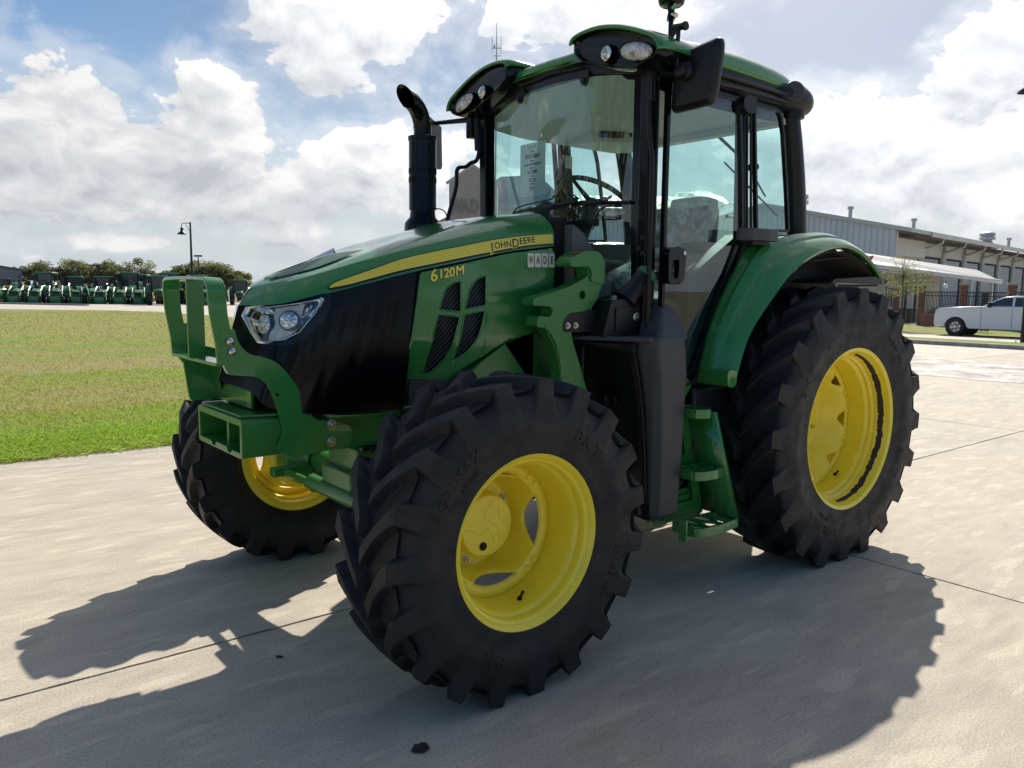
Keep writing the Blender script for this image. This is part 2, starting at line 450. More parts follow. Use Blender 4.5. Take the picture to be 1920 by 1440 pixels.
# rim: lathe profile round a dished disc with slots
def rim_mesh(name, prof, disc, loc, m, parent, mirror, nslots, slot, wave=0.0):
    bm = bmesh.new(); sg = -1 if mirror else 1
    lathe(bm, [(h*sg, r) for h, r in prof], (0, 0, 0), 'y', 96)
    # dished disc: flat hub plate, cone, lens-shaped hand holes just inside the riveted ring
    n = 240; r1, depth, w = slot
    rr = [p[1] for p in disc][::-1]; hh = [p[0] for p in disc][::-1]
    Y = lambda r: float(np.interp(r, rr, hh))
    def ring(f): return [bm.verts.new((f(i)*cos(2*pi*i/n), Y(f(i))*sg, f(i)*sin(2*pi*i/n))) for i in range(n)]
    def rin(i):
        ph = ((i/n*nslots+.5) % 1.0) - .5
        return r1 - .0003 - depth*max(0, 1-(ph/w)**2)
    K = 22; rh = disc[-1][1]; V = [ring(lambda i, k=k: rh + (rin(i)-rh)*k/K) for k in range(K+1)]
    V2 = [ring(lambda i, r=r: r) for r in (r1, r1+(disc[0][1]-r1)*.4, disc[0][1])]
    for VV in (V, V2):
        for k in range(len(VV)-1):
            for i in range(n):
                j = (i+1) % n; bm.faces.new((VV[k][i], VV[k][j], VV[k+1][j], VV[k+1][i]))
    for i in range(n):
        ph = ((i/n*nslots+.5) % 1.0) - .5; ph2 = (((i+1)/n*nslots+.5) % 1.0) - .5
        if abs(ph) >= w-1e-6 and abs(ph2) >= w-1e-6:
            j = (i+1) % n; bm.faces.new((V[-1][i], V[-1][j], V2[0][j], V2[0][i]))
    o = finish(name, bm, m, parent, sharp=24)
    sm = o.modifiers.new('sheet', 'SOLIDIFY'); sm.thickness = .009; sm.offset = 0
    o.location = loc
    return o
def hexbolt(bm, c, ax, r, h, washer=True):
    ax = Vector(ax).normalized(); c = Vector(c)
    if washer: cyl(bm, c, c+ax*h*.25, r*1.45, n=16)
    cyl(bm, c+ax*h*.25, c+ax*h, r, r*.96, n=6)
    cyl(bm, c+ax*h, c+ax*h*1.5, r*.55, r*.5, n=10)
def build_wheel(parent, front, mirror):
    sg = -1 if mirror else 1
    if front:
        loc = (2.444, 0, .5975); R = .615
        arr = tyre_arrays(R, .322, 1.160, .872, 1.176, .808, 1.190, .812, 19, .044, mirror, phase=(.05 if not mirror else .4))
        lip = 1.168
        prof = [(lip-.006, .337), (lip+.001, .330), (lip-.008, .320), (lip-.020, .313), (lip-.026, .302), (lip-.034, .298), (lip-.056, .297), (lip-.064, .288), (lip-.072, .284), (lip-.084, .280), (lip-.150, .271), (lip-.240, .271), (lip-.256, .276), (lip-.264, .288), (lip-.288, .296), (lip-.301, .314), (lip-.304, .336)]
        disc = [(.965, .2715), (.965, .262), (.963, .240), (.960, .226)] + [(.956-.0170*k, .221-.0050*k) for k in range(0, 9)] + [(.813, .170), (.812, .05)]
        slot = (.2225, .021, .31); hubr = .105
    else:
        loc = (0, 0, .7585); R = .800
        arr = tyre_arrays(R, .447, 1.062, .668, 1.080, .672, 1.094, .655, 20, .050, mirror, phase=(.1 if not mirror else .3), scal=.185)
        lip = 1.072
        prof = [(lip-.012, .463), (lip, .458), (lip-.008, .444), (lip-.034, .436), (lip-.060, .430), (lip-.074, .420), (lip-.092, .422), (lip-.104, .408), (lip-.122, .410), (lip-.136, .394), (lip-.24, .385), (lip-.34, .388), (lip-.355, .405), (lip-.39, .430), (lip-.405, .462)]
        disc = [(.835, .3855), (.835, .368), (.833, .345), (.823, .330)] + [(.823-.012*k, .330-.0095*k) for k in range(1, 9)] + [(.712, .245), (.705, .225), (.705, .05)]
        slot = (.345, .030, .18); hubr = .15
    w = rim_mesh('wheel', prof, disc, loc, YELLOW, parent, mirror, 4 if front else 8, slot)
    arr[0][:, 2] = np.maximum(arr[0][:, 2], .004-loc[2])     # the tyre stands flat on the ground
    t = np_mesh('tyre', arr[0], arr[1], RUBBER, w, sharp=42)
    # lettering on both sidewalls, built from the section's own bulge
    if not mirror:
        V = arr[0]
        rr = np.hypot(V[:, 0], V[:, 2]); yy = V[:, 1]
        yf0 = lambda r: float(yy[(np.abs(rr-r) < .008) & (yy > .9)].max()) if ((np.abs(rr-r) < .008) & (yy > .9)).any() else lip
        tab = {round(r, 3): yf0(r) for r in np.arange(.34 if front else .46, R-.03, .004)}
        ks = np.array(sorted(tab)); vs = np.array([tab[k] for k in ks]); vs = np.convolve(np.pad(vs, 3, 'edge'), np.ones(7)/7, 'valid')
        yf = lambda r: float(np.interp(r, ks, vs))
        def word(*a, **k):
            bm = bmesh.new(); arc_text(bm, *a, **k); finish('tyre_lettering', bm, RUBTXT, w, smooth=False)
        if front:
            word('AGRIMAX', .052, .445, radians(38), yf, sx=1.1, spacing=1.25)
            word('RT 855', .026, .388, radians(44), yf, spacing=1.2)
            word('320/85 R24', .038, .448, radians(205), yf, sx=1.1, spacing=1.15)
            word('BKT', .062, .435, radians(-62), yf, sx=1.25, spacing=1.3)
            word('BKT', .062, .435, radians(128), yf, sx=1.25, spacing=1.3)
        else:
            word('AGRIMAX', .066, .590, radians(-60), yf, sx=1.0, spacing=1.2)
            word('RT 855', .030, .530, radians(-60), yf, spacing=1.2)
            word('460/85 R34', .045, .600, radians(133), yf, sx=1.0, spacing=1.15)
            word('BKT', .075, .585, radians(30), yf, sx=1.2, spacing=1.3)
            word('BKT', .075, .585, radians(205), yf, sx=1.2, spacing=1.3)
    # hub
    bm = bmesh.new()
    if front:
        lathe(bm, [(.70*sg, .0), (.70*sg, .125), (.80*sg, .138), (.815*sg, .132), (.885*sg, .128), (.900*sg, .124), (.905*sg, .119), (.905*sg, 0)], (0, 0, 0), 'y', 48)
    else:
        lathe(bm, [(.55*sg, .0), (.55*sg, .12), (.70*sg, .14), (.73*sg, .12), (.74*sg, .07), (.78*sg, .065), (.78*sg, 0)], (0, 0, 0), 'y', 48)
    hub = finish('hub_cap', bm, YELLOW if front else YELLOW, w)
    nb = 8
    for i in range(nb):
        bm = bmesh.new()
        a = 2*pi*(i+.35)/nb; rb = .157 if front else .185; yb = .814 if front else .708
        hexbolt(bm, (rb*cos(a), yb*sg, rb*sin(a)), (0, sg, 0), .012, .022)
        finish('wheel_bolt', bm, STEEL, w)
    for i in range(4 if front else 8):
        for d in (-.09, .09):
            a = 2*pi*(i+.5)/(4 if front else 8) + (d if front else d*.7)
            rb = .243 if front else .36; yb = .965 if front else .835
            bm = bmesh.new(); cyl(bm, (rb*cos(a), yb*sg, rb*sin(a)), (rb*cos(a), (yb+.012)*sg, rb*sin(a)), .0135, .012, n=14); finish('rim_rivet', bm, YELLOW, w, bevel=.002)
    if front and not mirror:
        # curved ribs and filler plug cast on the hub cap
        bm = bmesh.new()
        y0 = .9065
        for path in ([(.03, .10), (-.005, .065), (-.015, .035), (.02, .01), (.05, -.02), (.065, -.075)], [(-.10, -.0), (-.07, -.01), (-.03, -.03), (.0, -.01), (.03, -.06), (.03, -.095)], [(.10, .02), (.075, .0), (.06, .03), (.05, .07)]):
            tube(bm, [(-p[0], y0-.0015, p[1]) for p in [tuple(q[:2]) for q in catmull([(a, b, 0) for a, b in path], 24)]], .0022, 6)
        finish('cap_rib', bm, YELLOW, w)
        bm = bmesh.new()
        a = radians(-62); c = (.082*cos(radians(-75)), .905, .082*sin(radians(-75)))
        lathe(bm, [(0, .017), (.004, .017), (.004, .0135), (.0015, .0135), (.0015, .007), (.006, .007), (.006, 0)], c, 'y', 24)
        finish('filler_plug', bm, BLKMET, w)
    if not mirror:
        bm = bmesh.new()
        if front: p = Vector((-.05, 1.050, -.264)); q = Vector((-.045, 1.075, -.228))
        else: p = Vector((-.20, .875, -.325)); q = Vector((-.185, .90, -.30))
        cyl(bm, p, p+(q-p)*.25, .011, .008, n=12); cyl(bm, p+(q-p)*.2, q, .0055, .005, n=10); cyl(bm, p+(q-p)*.75, q+(q-p)*.06, .0065, n=10)
        finish('tyre_valve', bm, BLKMET, w)
    if not front and not mirror:
        # bare primer ring where the paint missed the well behind the lip
        bm = bmesh.new(); n = 150; ra = []; rb = []
        rnd = random.Random(4); wa = 0
        for i in range(n+1):
            t = radians(100) + radians(175)*i/n
            wa = .75*wa + .25*rnd.uniform(-1, 1)
            env = min(1, i/60, (n-i)/30)
            k = max(.03, env*(1+1.5*wa))
            r_a = .4325; 
            ra.append(bm.verts.new((.4300*cos(t), lip-.0440+.008*k, .4300*sin(t)))); rb.append(bm.verts.new((.4170*cos(t), lip-.0540-.020*k, .4170*sin(t))))
        for i in range(n): bm.faces.new((ra[i], ra[i+1], rb[i+1], rb[i]))
        finish('unpainted_band', bm, mat('bare_primer', (.035, .022, .016), .7), w)
    return w
# ------------------------------------------------------------------ ground
def concrete_mat(name, tone, joints=True):
    m = bpy.data.materials.new(name); m.use_nodes = True; N = NT(m.node_tree); b = N.n['Principled BSDF']
    tc = N.add('ShaderNodeTexCoord'); v = tc.outputs['Object']
    st = N.add('ShaderNodeMapping'); N.link(v, st.inputs[0]); st.inputs['Rotation'].default_value = (0, 0, radians(-35)); st.inputs['Scale'].default_value = (1, 3.2, 1)
    big = N.noise(v, .35, 4, .6); stain = N.noise(st.outputs[0], 1.3, 6, .62, .6); mid = N.noise(st.outputs[0], 4.0, 5, .6); grit = N.noise(v, 120, 5, .8); speck = N.noise(v, 620, 2, .6)
    c = N.ramp(stain, [(.30, tuple(t*.74 for t in tone)), (.5, tone), (.70, tuple(t*1.16 for t in tone))])
    c = N.mix(.5, c, N.ramp(mid, [(.3, tuple(t*.78 for t in tone)), (.60, tuple(t*1.05 for t in tone)), (.68, (tone[0]*1.3, tone[1]*1.26, tone[2]*1.12))]))
    sp = N.noise(st.outputs[0], 2.6, 3, .45, .2); sp2 = N.noise(st.outputs[0], 1.1, 3, .5)
    c = N.mix(N.math('MULTIPLY', N.mapr(sp, .60, .64), .55), c, (tone[0]*1.28, tone[1]*1.27, tone[2]*1.22))
    c = N.mix(N.math('MULTIPLY', N.mapr(sp2, .58, .68), .35), c, (tone[0]*.66, tone[1]*.66, tone[2]*.68))
    g = N.ramp(grit, [(.32, (.45, .45, .46)), (.5, (1, 1, 1)), (.68, (1.5, 1.47, 1.4))])
    c = N.mix(.75, c, g, 'MULTIPLY')
    c = N.mix(.5, c, N.ramp(speck, [(.33, (.55, .55, .55)), (.45, (1, 1, 1)), (.7, (1.15, 1.15, 1.15))]), 'MULTIPLY')
    c = N.mix(.6, c, N.ramp(big, [(.35, (.88, .89, .91)), (.65, (1.07, 1.05, 1.0))]), 'MULTIPLY')
    N.link(c, b.inputs['Base Color']); b.inputs['Roughness'].default_value = .82; b.inputs['Specular IOR Level'].default_value = .35
    h = N.math('ADD', N.math('MULTIPLY', grit, .6), N.math('MULTIPLY', mid, .8))
    bp = N.add('ShaderNodeBump'); bp.inputs['Strength'].default_value = .5; bp.inputs['Distance'].default_value = .003
    N.link(h, bp.inputs['Height']); N.link(bp.outputs[0], b.inputs['Normal'])
    return m
CONC = concrete_mat('concrete', (.46, .412, .340))
CONC2 = concrete_mat('old_concrete', (.50, .46, .39))
JOINT = mat('joint_sealant', (.045, .042, .038), .8, bump=(40, .5, .004), var=(6, .4))
# apron in real slabs with open joints between them
def slabs():
    bm = bmesh.new()
    xs = [-20.4, -16.9, -11.3, -5.70, -.10, 5.5, 11.1, 16.7]; ys = [-4.63, .012, 5.6, 11.2]; g = .0085
    rnd = random.Random(3)
    def edge(n, a, b, fixed, axis, sgn):
        pts = []
        for i in range(n+1):
            t = a+(b-a)*i/n; w = rnd.uniform(-.0022, .0022)
            pts.append((t, fixed+sgn*g+w) if axis == 'x' else (fixed+sgn*g+w, t))
        return pts
    for i in range(len(xs)-1):
        for j in range(len(ys)-1):
            x0, x1, y0, y1 = xs[i], xs[i+1], ys[j], ys[j+1]
            near = (x1 > -6 and x0 < 6 and y0 < 6)
            n = 90 if near else 4
            lo = edge(n, x0+g, x1-g, y0, 'x', 1); hi = edge(n, x1-g, x0+g, y1, 'x', -1)
            ri = edge(n, y0+g, y1-g, x1, 'y', -1)[1:-1]; le = edge(n, y1-g, y0+g, x0, 'y', 1)[1:-1]
            loop = [bm.verts.new((p[0], p[1], 0)) for p in lo+ri+hi+le]
            inner = [bm.verts.new((v.co.x, v.co.y, -.035)) for v in loop]
            try: bm.faces.new(loop)
            except ValueError: pass
            for k in range(len(loop)):
                l = (k+1) % len(loop); bm.faces.new((loop[k], inner[k], inner[l], loop[l]))
    o = finish('concrete_pavement', bm, CONC, smooth=False); tag(o, kind='structure')
    bm = bmesh.new(); box(bm, ((-20.4+16.7)/2, (11.2-4.63)/2, -.035), (37.1, 15.83, .036))
    tag(finish('joint_filler', bm, JOINT, smooth=False), kind='structure')
slabs()
# the drive beyond, the lawn and the wide ground are sheets of their own
EARTH = mat('dry_ground', (.16, .15, .085), .95, bump=(2, .3, .02), var=(.4, .25))
bm = bmesh.new()
for a in ((-1500, -1500, -900, 900),):
    pass
def sheet(name, pts, z, m, kind='structure', **k):
    bm = bmesh.new(); bm.faces.new([bm.verts.new((p[0], p[1], p[2] if len(p) > 2 else z)) for p in pts]); return tag(finish(name, bm, m, smooth=False), kind=kind)
# broad terrain falls away a little behind the kerb on the west side
bm = bmesh.new()
X = [-1500, -400, -120, -30, -26, -22.4, -20.2, -20.0, 17, 60, 900]; Zx = [-.36, -.36, -.36, -.36, -.30, -.05, -.06, -.06, -.06, -.06, -.06]
rows = [[(x, y, z) for x, z in zip(X, Zx)] for y in (-1500, -400, -120, -40, 0, 40, 900)]
grid(bm, rows); bmesh.ops.recalc_face_normals(bm, faces=bm.faces[:])
tag(finish('ground', bm, EARTH, smooth=False), kind='structure')

def lawn_mat(name, greener=.5, scale=1.0):
    m = bpy.data.materials.new(name); m.use_nodes = True; N = NT(m.node_tree); b = N.n['Principled BSDF']
    tc = N.add('ShaderNodeTexCoord'); v = tc.outputs['Object']; sep = N.add('ShaderNodeSeparateXYZ'); N.link(v, sep.inputs[0])
    band = N.add('ShaderNodeMapping'); N.link(v, band.inputs[0]); band.inputs['Scale'].default_value = (.10, .30, 1); band.inputs['Rotation'].default_value = (0, 0, radians(12))
    patch = N.noise(band.outputs[0], 1.6, 5, .6, .5); p2 = N.noise(v, 1.7, 4, .65); fine = N.noise(v, 34, 3, .7)
    f = N.math('ADD', N.math('MULTIPLY', patch, .8), N.math('MULTIPLY', p2, .2))
    # well-watered border beside the concrete, dry field behind it
    near = N.mapr(sep.outputs[1], -9.5, -5.5, 0, .17)
    f = N.math('ADD', f, near)
    c = N.ramp(f, [(.34, (.30, .25, .13)), (.48, (.25, .245, .095)), (.60, (.20, .26, .065)), (.74, (.16, .27, .045))])
    c = N.mix(.85, c, N.ramp(fine, [(.3, (.5, .52, .5)), (.5, (1, 1, 1)), (.7, (1.5, 1.45, 1.3))]), 'MULTIPLY')
    N.link(c, b.inputs['Base Color']); b.inputs['Roughness'].default_value = .9; b.inputs['Specular IOR Level'].default_value = .1
    bp = N.add('ShaderNodeBump'); bp.inputs['Strength'].default_value = .8; bp.inputs['Distance'].default_value = .03
    N.link(fine, bp.inputs['Height']); N.link(bp.outputs[0], b.inputs['Normal'])
    return m
LAWN = lawn_mat('lawn_turf')
lawn_pts = [(60, -4.63), (-7.6, -4.63), (-8.6, -5.2), (-9.2, -6.5), (-9.8, -30), (-9.2, -38.5), (-8.4, -42.5), (-7.0, -48), (-1.5, -52.5), (12, -56.5), (60, -62)]
bm = bmesh.new(); top = [bm.verts.new((x, y, .012)) for x, y in lawn_pts]; bm.faces.new(top)
tag(finish('lawn', bm, LAWN, smooth=False), kind='structure')
sheet('yard_drive', [(60, -62), (12, -56.5), (-1.5, -52.5), (-7.0, -48), (-8.4, -42.5), (-9.2, -38.5), (-9.8, -30), (-9.2, -6.5), (-8.6, -5.2), (-7.6, -4.66), (-20.4, -4.66), (-20.4, -30), (-22, -74), (60, -88)], -.004, CONC2)
# grass blades: one mass of individual blades, denser and taller along the slab edge
def blades():
    rng = np.random.default_rng(5); V = []; F = []
    def strip(n, x0, x1, y0, y1, h0, h1, w, power=1.0, lean=.5, z=.01):
        x = rng.uniform(x0, x1, n); y = y1 - (y1-y0)*rng.random(n)**power
        h = rng.uniform(h0, h1, n); a = rng.uniform(0, 2*pi, n); l = rng.normal(0, lean, (n, 2))*h[:, None]
        dx = np.cos(a)*w; dy = np.sin(a)*w
        p0 = np.stack([x-dx, y-dy, np.full(n, z)], 1); p1 = np.stack([x+dx, y+dy, np.full(n, z)], 1)
        p2 = np.stack([x+dx*.6+l[:, 0]*.5, y+dy*.6+l[:, 1]*.5, z+h*.6], 1); p3 = np.stack([x+l[:, 0]*1.3, y+l[:, 1]*1.3, z+h], 1)
        base = sum(len(v) for v in V)
        V.append(np.stack([p0, p1, p2, p3], 1).reshape(-1, 3)); i = base+4*np.arange(n)
        F.append(np.stack([i, i+1, i+2, i+3], 1))
    strip(34000, -1.5, 5.2, -5.6, -4.60, .02, .055, .0022, .8)
    strip(9000, -1.5, 5.2, -4.75, -4.54, .015, .05, .0022, 1.0, 1.1, .002)
    strip(30000, -2.5, 6.0, -7.6, -5.5, .02, .05, .003)
    strip(30000, -4.0, 7.0, -12, -7.5, .02, .05, .0045)
    strip(22000, -8.0, 8.0, -22, -12, .02, .05, .008)
    strip(16000, -8.5, 8.0, -46, -22, .03, .06, .016)
    m = bpy.data.materials.new('grass_blade'); m.use_nodes = True; N = NT(m.node_tree); b = N.n['Principled BSDF']
    tc = N.add('ShaderNodeTexCoord'); v = tc.outputs['Object']; sep = N.add('ShaderNodeSeparateXYZ'); N.link(v, sep.inputs[0])
    band = N.add('ShaderNodeMapping'); N.link(v, band.inputs[0]); band.inputs['Scale'].default_value = (.10, .30, 1); band.inputs['Rotation'].default_value = (0, 0, radians(12))
    patch = N.noise(band.outputs[0], 1.6, 5, .6, .5); p2 = N.noise(v, 1.7, 4, .65); fine = N.noise(v, 60, 2, .7)
    f = N.math('ADD', N.math('ADD', N.math('MULTIPLY', patch, .8), N.math('MULTIPLY', p2, .2)), N.mapr(sep.outputs[1], -9.5, -5.5, 0, .17))
    c = N.ramp(f, [(.34, (.42, .35, .17)), (.48, (.38, .37, .12)), (.60, (.32, .41, .08)), (.74, (.28, .44, .06))])
    c = N.mix(.8, c, N.ramp(fine, [(.3, (.5, .6, .5)), (.7, (1.5, 1.4, 1.2))]), 'MULTIPLY')
    N.link(c, b.inputs['Base Color']); b.inputs['Roughness'].default_value = .55
    tl = N.add('ShaderNodeBsdfTranslucent'); N.link(c, tl.inputs[0]); mx = N.add('ShaderNodeMixShader'); mx.inputs[0].default_value = .6
    N.link(b.outputs[0], mx.inputs[1]); N.link(tl.outputs[0], mx.inputs[2]); N.link(mx.outputs[0], N.n['Material Output'].inputs[0])
    tag(np_mesh('grass_blades', np.concatenate(V), np.concatenate(F), m, smooth=False), kind='stuff', label='short green grass along the edge of the concrete', cat='grass')
    return m
BLADE = blades()
# kerb and grass verge across the drive on the west side, parking strip behind them
KERB = mat('kerb_concrete', (.30, .27, .23), .85, bump=(120, .4, .002), var=(2.5, .3))
bm = bmesh.new(); prof = [(-20.4, -.02), (-20.43, .10), (-20.46, .12), (-20.62, .125), (-20.62, -.05)]
ys = [-30 + 3*i for i in range(14)]
for a, b in zip(ys[:-1], ys[1:]):
    ra = [bm.verts.new((x, a+.008, z)) for x, z in prof]; rb = [bm.verts.new((x, b-.008, z)) for x, z in prof]
    for i in range(4): bm.faces.new((ra[i], ra[i+1], rb[i+1], rb[i]))
    bm.faces.new(ra); bm.faces.new(list(reversed(rb)))
tag(finish('kerb', bm, KERB, smooth=False), kind='structure')
VERGE = lawn_mat('verge_turf')
bm = bmesh.new()
rows = [[(x, y, z) for x, z in ((-20.62, .118), (-22, .10), (-24.5, -.02), (-26.6, -.20))] for y in (-30, -15, 0, 9)]
grid(bm, rows); tag(finish('verge', bm, VERGE, smooth=False), kind='structure')
sheet('pavement', [(-26.6, -30, -.205), (-26.6, 9, -.205), (-33.2, 9, -.335), (-33.2, -30, -.335)], 0, CONC2)
bm = bmesh.new(); rows = [[(x, y, z) for x, z in ((-33.2, -.325), (-37.4, -.33), (-45.4, -.33))] for y in (-30, 9)]
grid(bm, rows); tag(finish('back_lawn', bm, VERGE, smooth=False), kind='structure')
sheet('yard', [(-45.4, -60, -.34), (-45.4, 30, -.34), (-130, 30, -.34), (-130, -60, -.34)], 0, CONC2)
# exposed-aggregate band laid across the apron
def aggregate():
    m = bpy.data.materials.new('exposed_aggregate'); m.use_nodes = True; N = NT(m.node_tree); b = N.n['Principled BSDF']
    tc = N.add('ShaderNodeTexCoord'); v = tc.outputs['Object']
    vo = N.add('ShaderNodeTexVoronoi'); vo.inputs['Scale'].default_value = 12; N.link(v, vo.inputs['Vector'])
    n = N.noise(v, 1.2, 5, .6); N.link(N.mix(.75, N.ramp(vo.outputs['Color'], [(.2, (.10, .095, .09)), (.8, (.75, .71, .65))]), N.ramp(n, [(.4, (.22, .20, .18)), (.6, (.62, .58, .52))])), b.inputs['Base Color'])
    b.inputs['Roughness'].default_value = .8
    bp = N.add('ShaderNodeBump'); bp.inputs['Strength'].default_value = .9; bp.inputs['Distance'].default_value = .02; N.link(vo.outputs['Distance'], bp.inputs['Height']); N.link(bp.outputs[0], b.inputs['Normal'])
    rnd = random.Random(2); L = []; Rr = []
    for i in range(61):
        y = -10.6+21.7*i/60; L.append((-11.1+rnd.uniform(-.12, .12)-.02*y, y)); Rr.append((-15.3+rnd.uniform(-.2, .2), y))
    bm = bmesh.new(); bm.faces.new([bm.verts.new((x, y, .005)) for x, y in L+Rr[::-1]])
    tag(finish('aggregate_band', bm, m, smooth=False), kind='structure')
aggregate()
# ================================================================== THE TRACTOR
T = empty('tractor')
tag(T, 'large green farm tractor with yellow wheels and glazed cab, parked in the foreground', 'tractor')
for fr in (True, False):
    for mi in (False, True): build_wheel(T, fr, mi)
NK = 60
C0 = [(3.033, 0, 1.513), (2.936, 0, 1.566), (2.746, 0, 1.640), (2.60, 0, 1.683), (2.40, 0, 1.738), (2.16, 0, 1.805), (1.92, 0, 1.872), (1.66, 0, 1.905)]
C1 = [(3.031, .004, 1.513), (2.95, .085, 1.551), (2.79, .145, 1.598), (2.62, .165, 1.664), (2.41, .19, 1.738), (2.17, .205, 1.803), (1.94, .22, 1.865), (1.665, .23, 1.902)]
C2 = [(3.033, .008, 1.510), (2.973, .13, 1.530), (2.85, .235, 1.573), (2.66, .295, 1.634), (2.45, .33, 1.692), (2.20, .348, 1.752), (1.95, .36, 1.805), (1.672, .375, 1.838)]
C3 = [(3.079, .0, 1.444), (2.988, .20, 1.454), (2.85, .30, 1.491), (2.66, .345, 1.541), (2.45, .375, 1.594), (2.20, .392, 1.646), (1.95, .400, 1.697), (1.680, .405, 1.733)]
def hood_half(sg):
    bm = bmesh.new()
    c0, c1, c2, c3 = [catmull(c, NK) for c in (C0, C1, C2, C3)]
    rows = []
    for i in range(NK+1):
        a, b, c, d = c0[i], c1[i], c2[i], c3[i]
        row = [a, a*.5+b*.5+np.array([0, 0, .003])]
        row.append(b)
        f = i/NK
        for t in (.33, .66):
            p = b*(1-t)+c*t; p = p + np.array([0, .006*f, .010*f+.004])*4*t*(1-t); row.append(p)
        row.append(c)
        nrm = np.array([0, .007+.006*f, .001])
        for t in (.1, .3, .55, .8, 1.0):
            p = c*(1-t)+d*t + nrm*4*t*(1-t)*min(1, i/8); row.append(p)
        row.append(d + np.array([0, -.02, -.003]))
        rows.append([(p[0], p[1]*sg, p[2]) for p in row])
    grid(bm, rows); bmesh.ops.remove_doubles(bm, verts=bm.verts[:], dist=.0006)
    return bm
bm = hood_half(1)
b2 = hood_half(-1); me_t = bpy.data.meshes.new('t'); b2.to_mesh(me_t); b2.free(); bm.from_mesh(me_t); bpy.data.meshes.remove(me_t)
bmesh.ops.remove_doubles(bm, verts=bm.verts[:], dist=.0006)
hood = finish('hood', bm, GREEN, T, sharp=16)
from mathutils.bvhtree import BVHTree
_hb = BVHTree.FromPolygons([v.co.copy() for v in hood.data.vertices], [tuple(p.vertices) for p in hood.data.polygons])
# surface of the hood side band and of the grille below it
_c2, _c3 = [np.array(catmull(c, 200)) for c in (C2, C3)]
_B = np.array(catmull([(3.17, 0, 1.13), (3.104, .18, 1.098), (3.067, .25, 1.045), (2.953, .30, 1.013), (2.759, .34, .999), (2.508, .38, 1.0)], 200))
_G3 = np.array(catmull([(3.079, 0, 1.444), (2.988, .20, 1.454), (2.90, .28, 1.480), (2.80, .315, 1.508), (2.60, .355, 1.556), (2.435, .375, 1.598)], 200))
def on_band(x, z, off):
    """point of the hood's side band at given x and z, raised by off"""
    h = _hb.ray_cast(Vector((x, 1.2, z)), Vector((0, -1, 0)))
    return (x, (h[0].y if h[0] else .40)+off, z)
def on_grille(t, s, off=0.0):
    def S(t, s):
        i = min(t, 1)*200; k = min(int(i), 199); u = i-k
        a = _G3[k]*(1-u)+_G3[k+1]*u; b = _B[k]*(1-u)+_B[k+1]*u
        p = a*(1-s)+b*s; bulge = .012*4*s*(1-s)*min(1, t*6)
        return p + np.array([.3*bulge, bulge, 0])
    p = S(t, s); e = .01
    n = np.cross(S(min(t+e, 1), s)-S(max(t-e, 0), s), S(t, min(s+e, 1))-S(t, max(s-e, 0)))
    n = n/np.linalg.norm(n)
    if n[1] < 0: n = -n
    return p + n*off
# textured non-slip panels on the hood's top and the chrome ornament between them
def top_panel(sg):
    bm = bmesh.new(); c0, c1 = np.array(catmull(C0, 100)), np.array(catmull(C1, 100)); rows = []
    for i in range(12, 47):
        f = (i-12)/34
        w0 = .14 + .0*f; w1 = .93
        if f < .12: w1 = .93*(.35+.65*f/.12); 
        if f > .80: w0 = .14 + .70*(f-.80)/.2
        rows.append([tuple((lambda p: (p[0], p[1]*sg, p[2]+.0065+.003*4*t*(1-t)))(c0[i]*(1-t)+c1[i]*t)) for t in np.linspace(w0, max(w1, w0+.02), 8)])
    grid(bm, rows)
    return finish('hood_screen_panel', bm, SCREENP, T)
SCREENP = mat('textured_green', (.035, .12, .055), .42, spec=.8, bump=(260, .55, .002), var=(200, .35))
top_panel(1); top_panel(-1)
bm = bmesh.new()
vs = [bm.verts.new(p) for p in ((2.768, 0, 1.640), (2.645, .016, 1.677), (2.640, 0, 1.700), (2.645, -.016, 1.677), (2.63, 0, 1.676))]
for f in ((0, 1, 2), (0, 2, 3), (1, 4, 2), (2, 4, 3)): bm.faces.new([vs[i] for i in f])
finish('hood_ornament', bm, CHROME, T, smooth=False)
# black screen wrapped round the nose and along the sides
def screen_mat():
    m = bpy.data.materials.new('perforated_screen'); m.use_nodes = True; N = NT(m.node_tree); b = N.n['Principled BSDF']
    tc = N.add('ShaderNodeTexCoord'); v = tc.outputs['Object']
    vo = N.add('ShaderNodeTexVoronoi'); vo.inputs['Scale'].default_value = 190; vo.inputs['Randomness'].default_value = .15; N.link(v, vo.inputs['Vector'])
    N.link(N.ramp(vo.outputs['Distance'], [(.2, (.0005, .0005, .0006)), (.4, (.004, .0035, .005))]), b.inputs['Base Color'])
    b.inputs['Roughness'].default_value = .16; b.inputs['Specular IOR Level'].default_value = .22
    return m
SCRN = screen_mat()
LAMP_FR = [(.05, .145), (.06, .035), (.125, .015), (.155, .045), (.355, .05), (.51, .045), (.535, .07), (.515, .165), (.44, .32), (.345, .385), (.22, .425), (.205, .435), (.16, .435), (.11, .33)]
def in_poly(p, poly): return sum(((a[1] > p[1]) != (b[1] > p[1])) and (p[0] < (b[0]-a[0])*(p[1]-a[1])/(b[1]-a[1])+a[0]) for a, b in zip(poly, poly[1:]+poly[:1])) % 2 == 1
for sg in (1, -1):
    bm = bmesh.new(); rows = []
    for i in range(101):
        t = i/100; row = []
        for j in range(65):
            s = j/64; p = on_grille(t, s)
            rib = .0012*max(0, sin((t-.42)*2*pi*9))*(1 if .42 < t < .98 else 0)*(1 if .18 < s < .92 else 0)
            row.append((p[0], (p[1]-.002-rib)*sg, p[2]))
        rows.append(row)
    grid(bm, rows)
    bm.faces.ensure_lookup_table()
    gone = [bm.faces[i*64+j] for i in range(100) for j in range(64) if in_poly(((i+.5)/100, (j+.5)/64), LAMP_FR)]
    bmesh.ops.delete(bm, geom=gone, context='FACES')
    finish('grille', bm, SCRN, T, sharp=60)
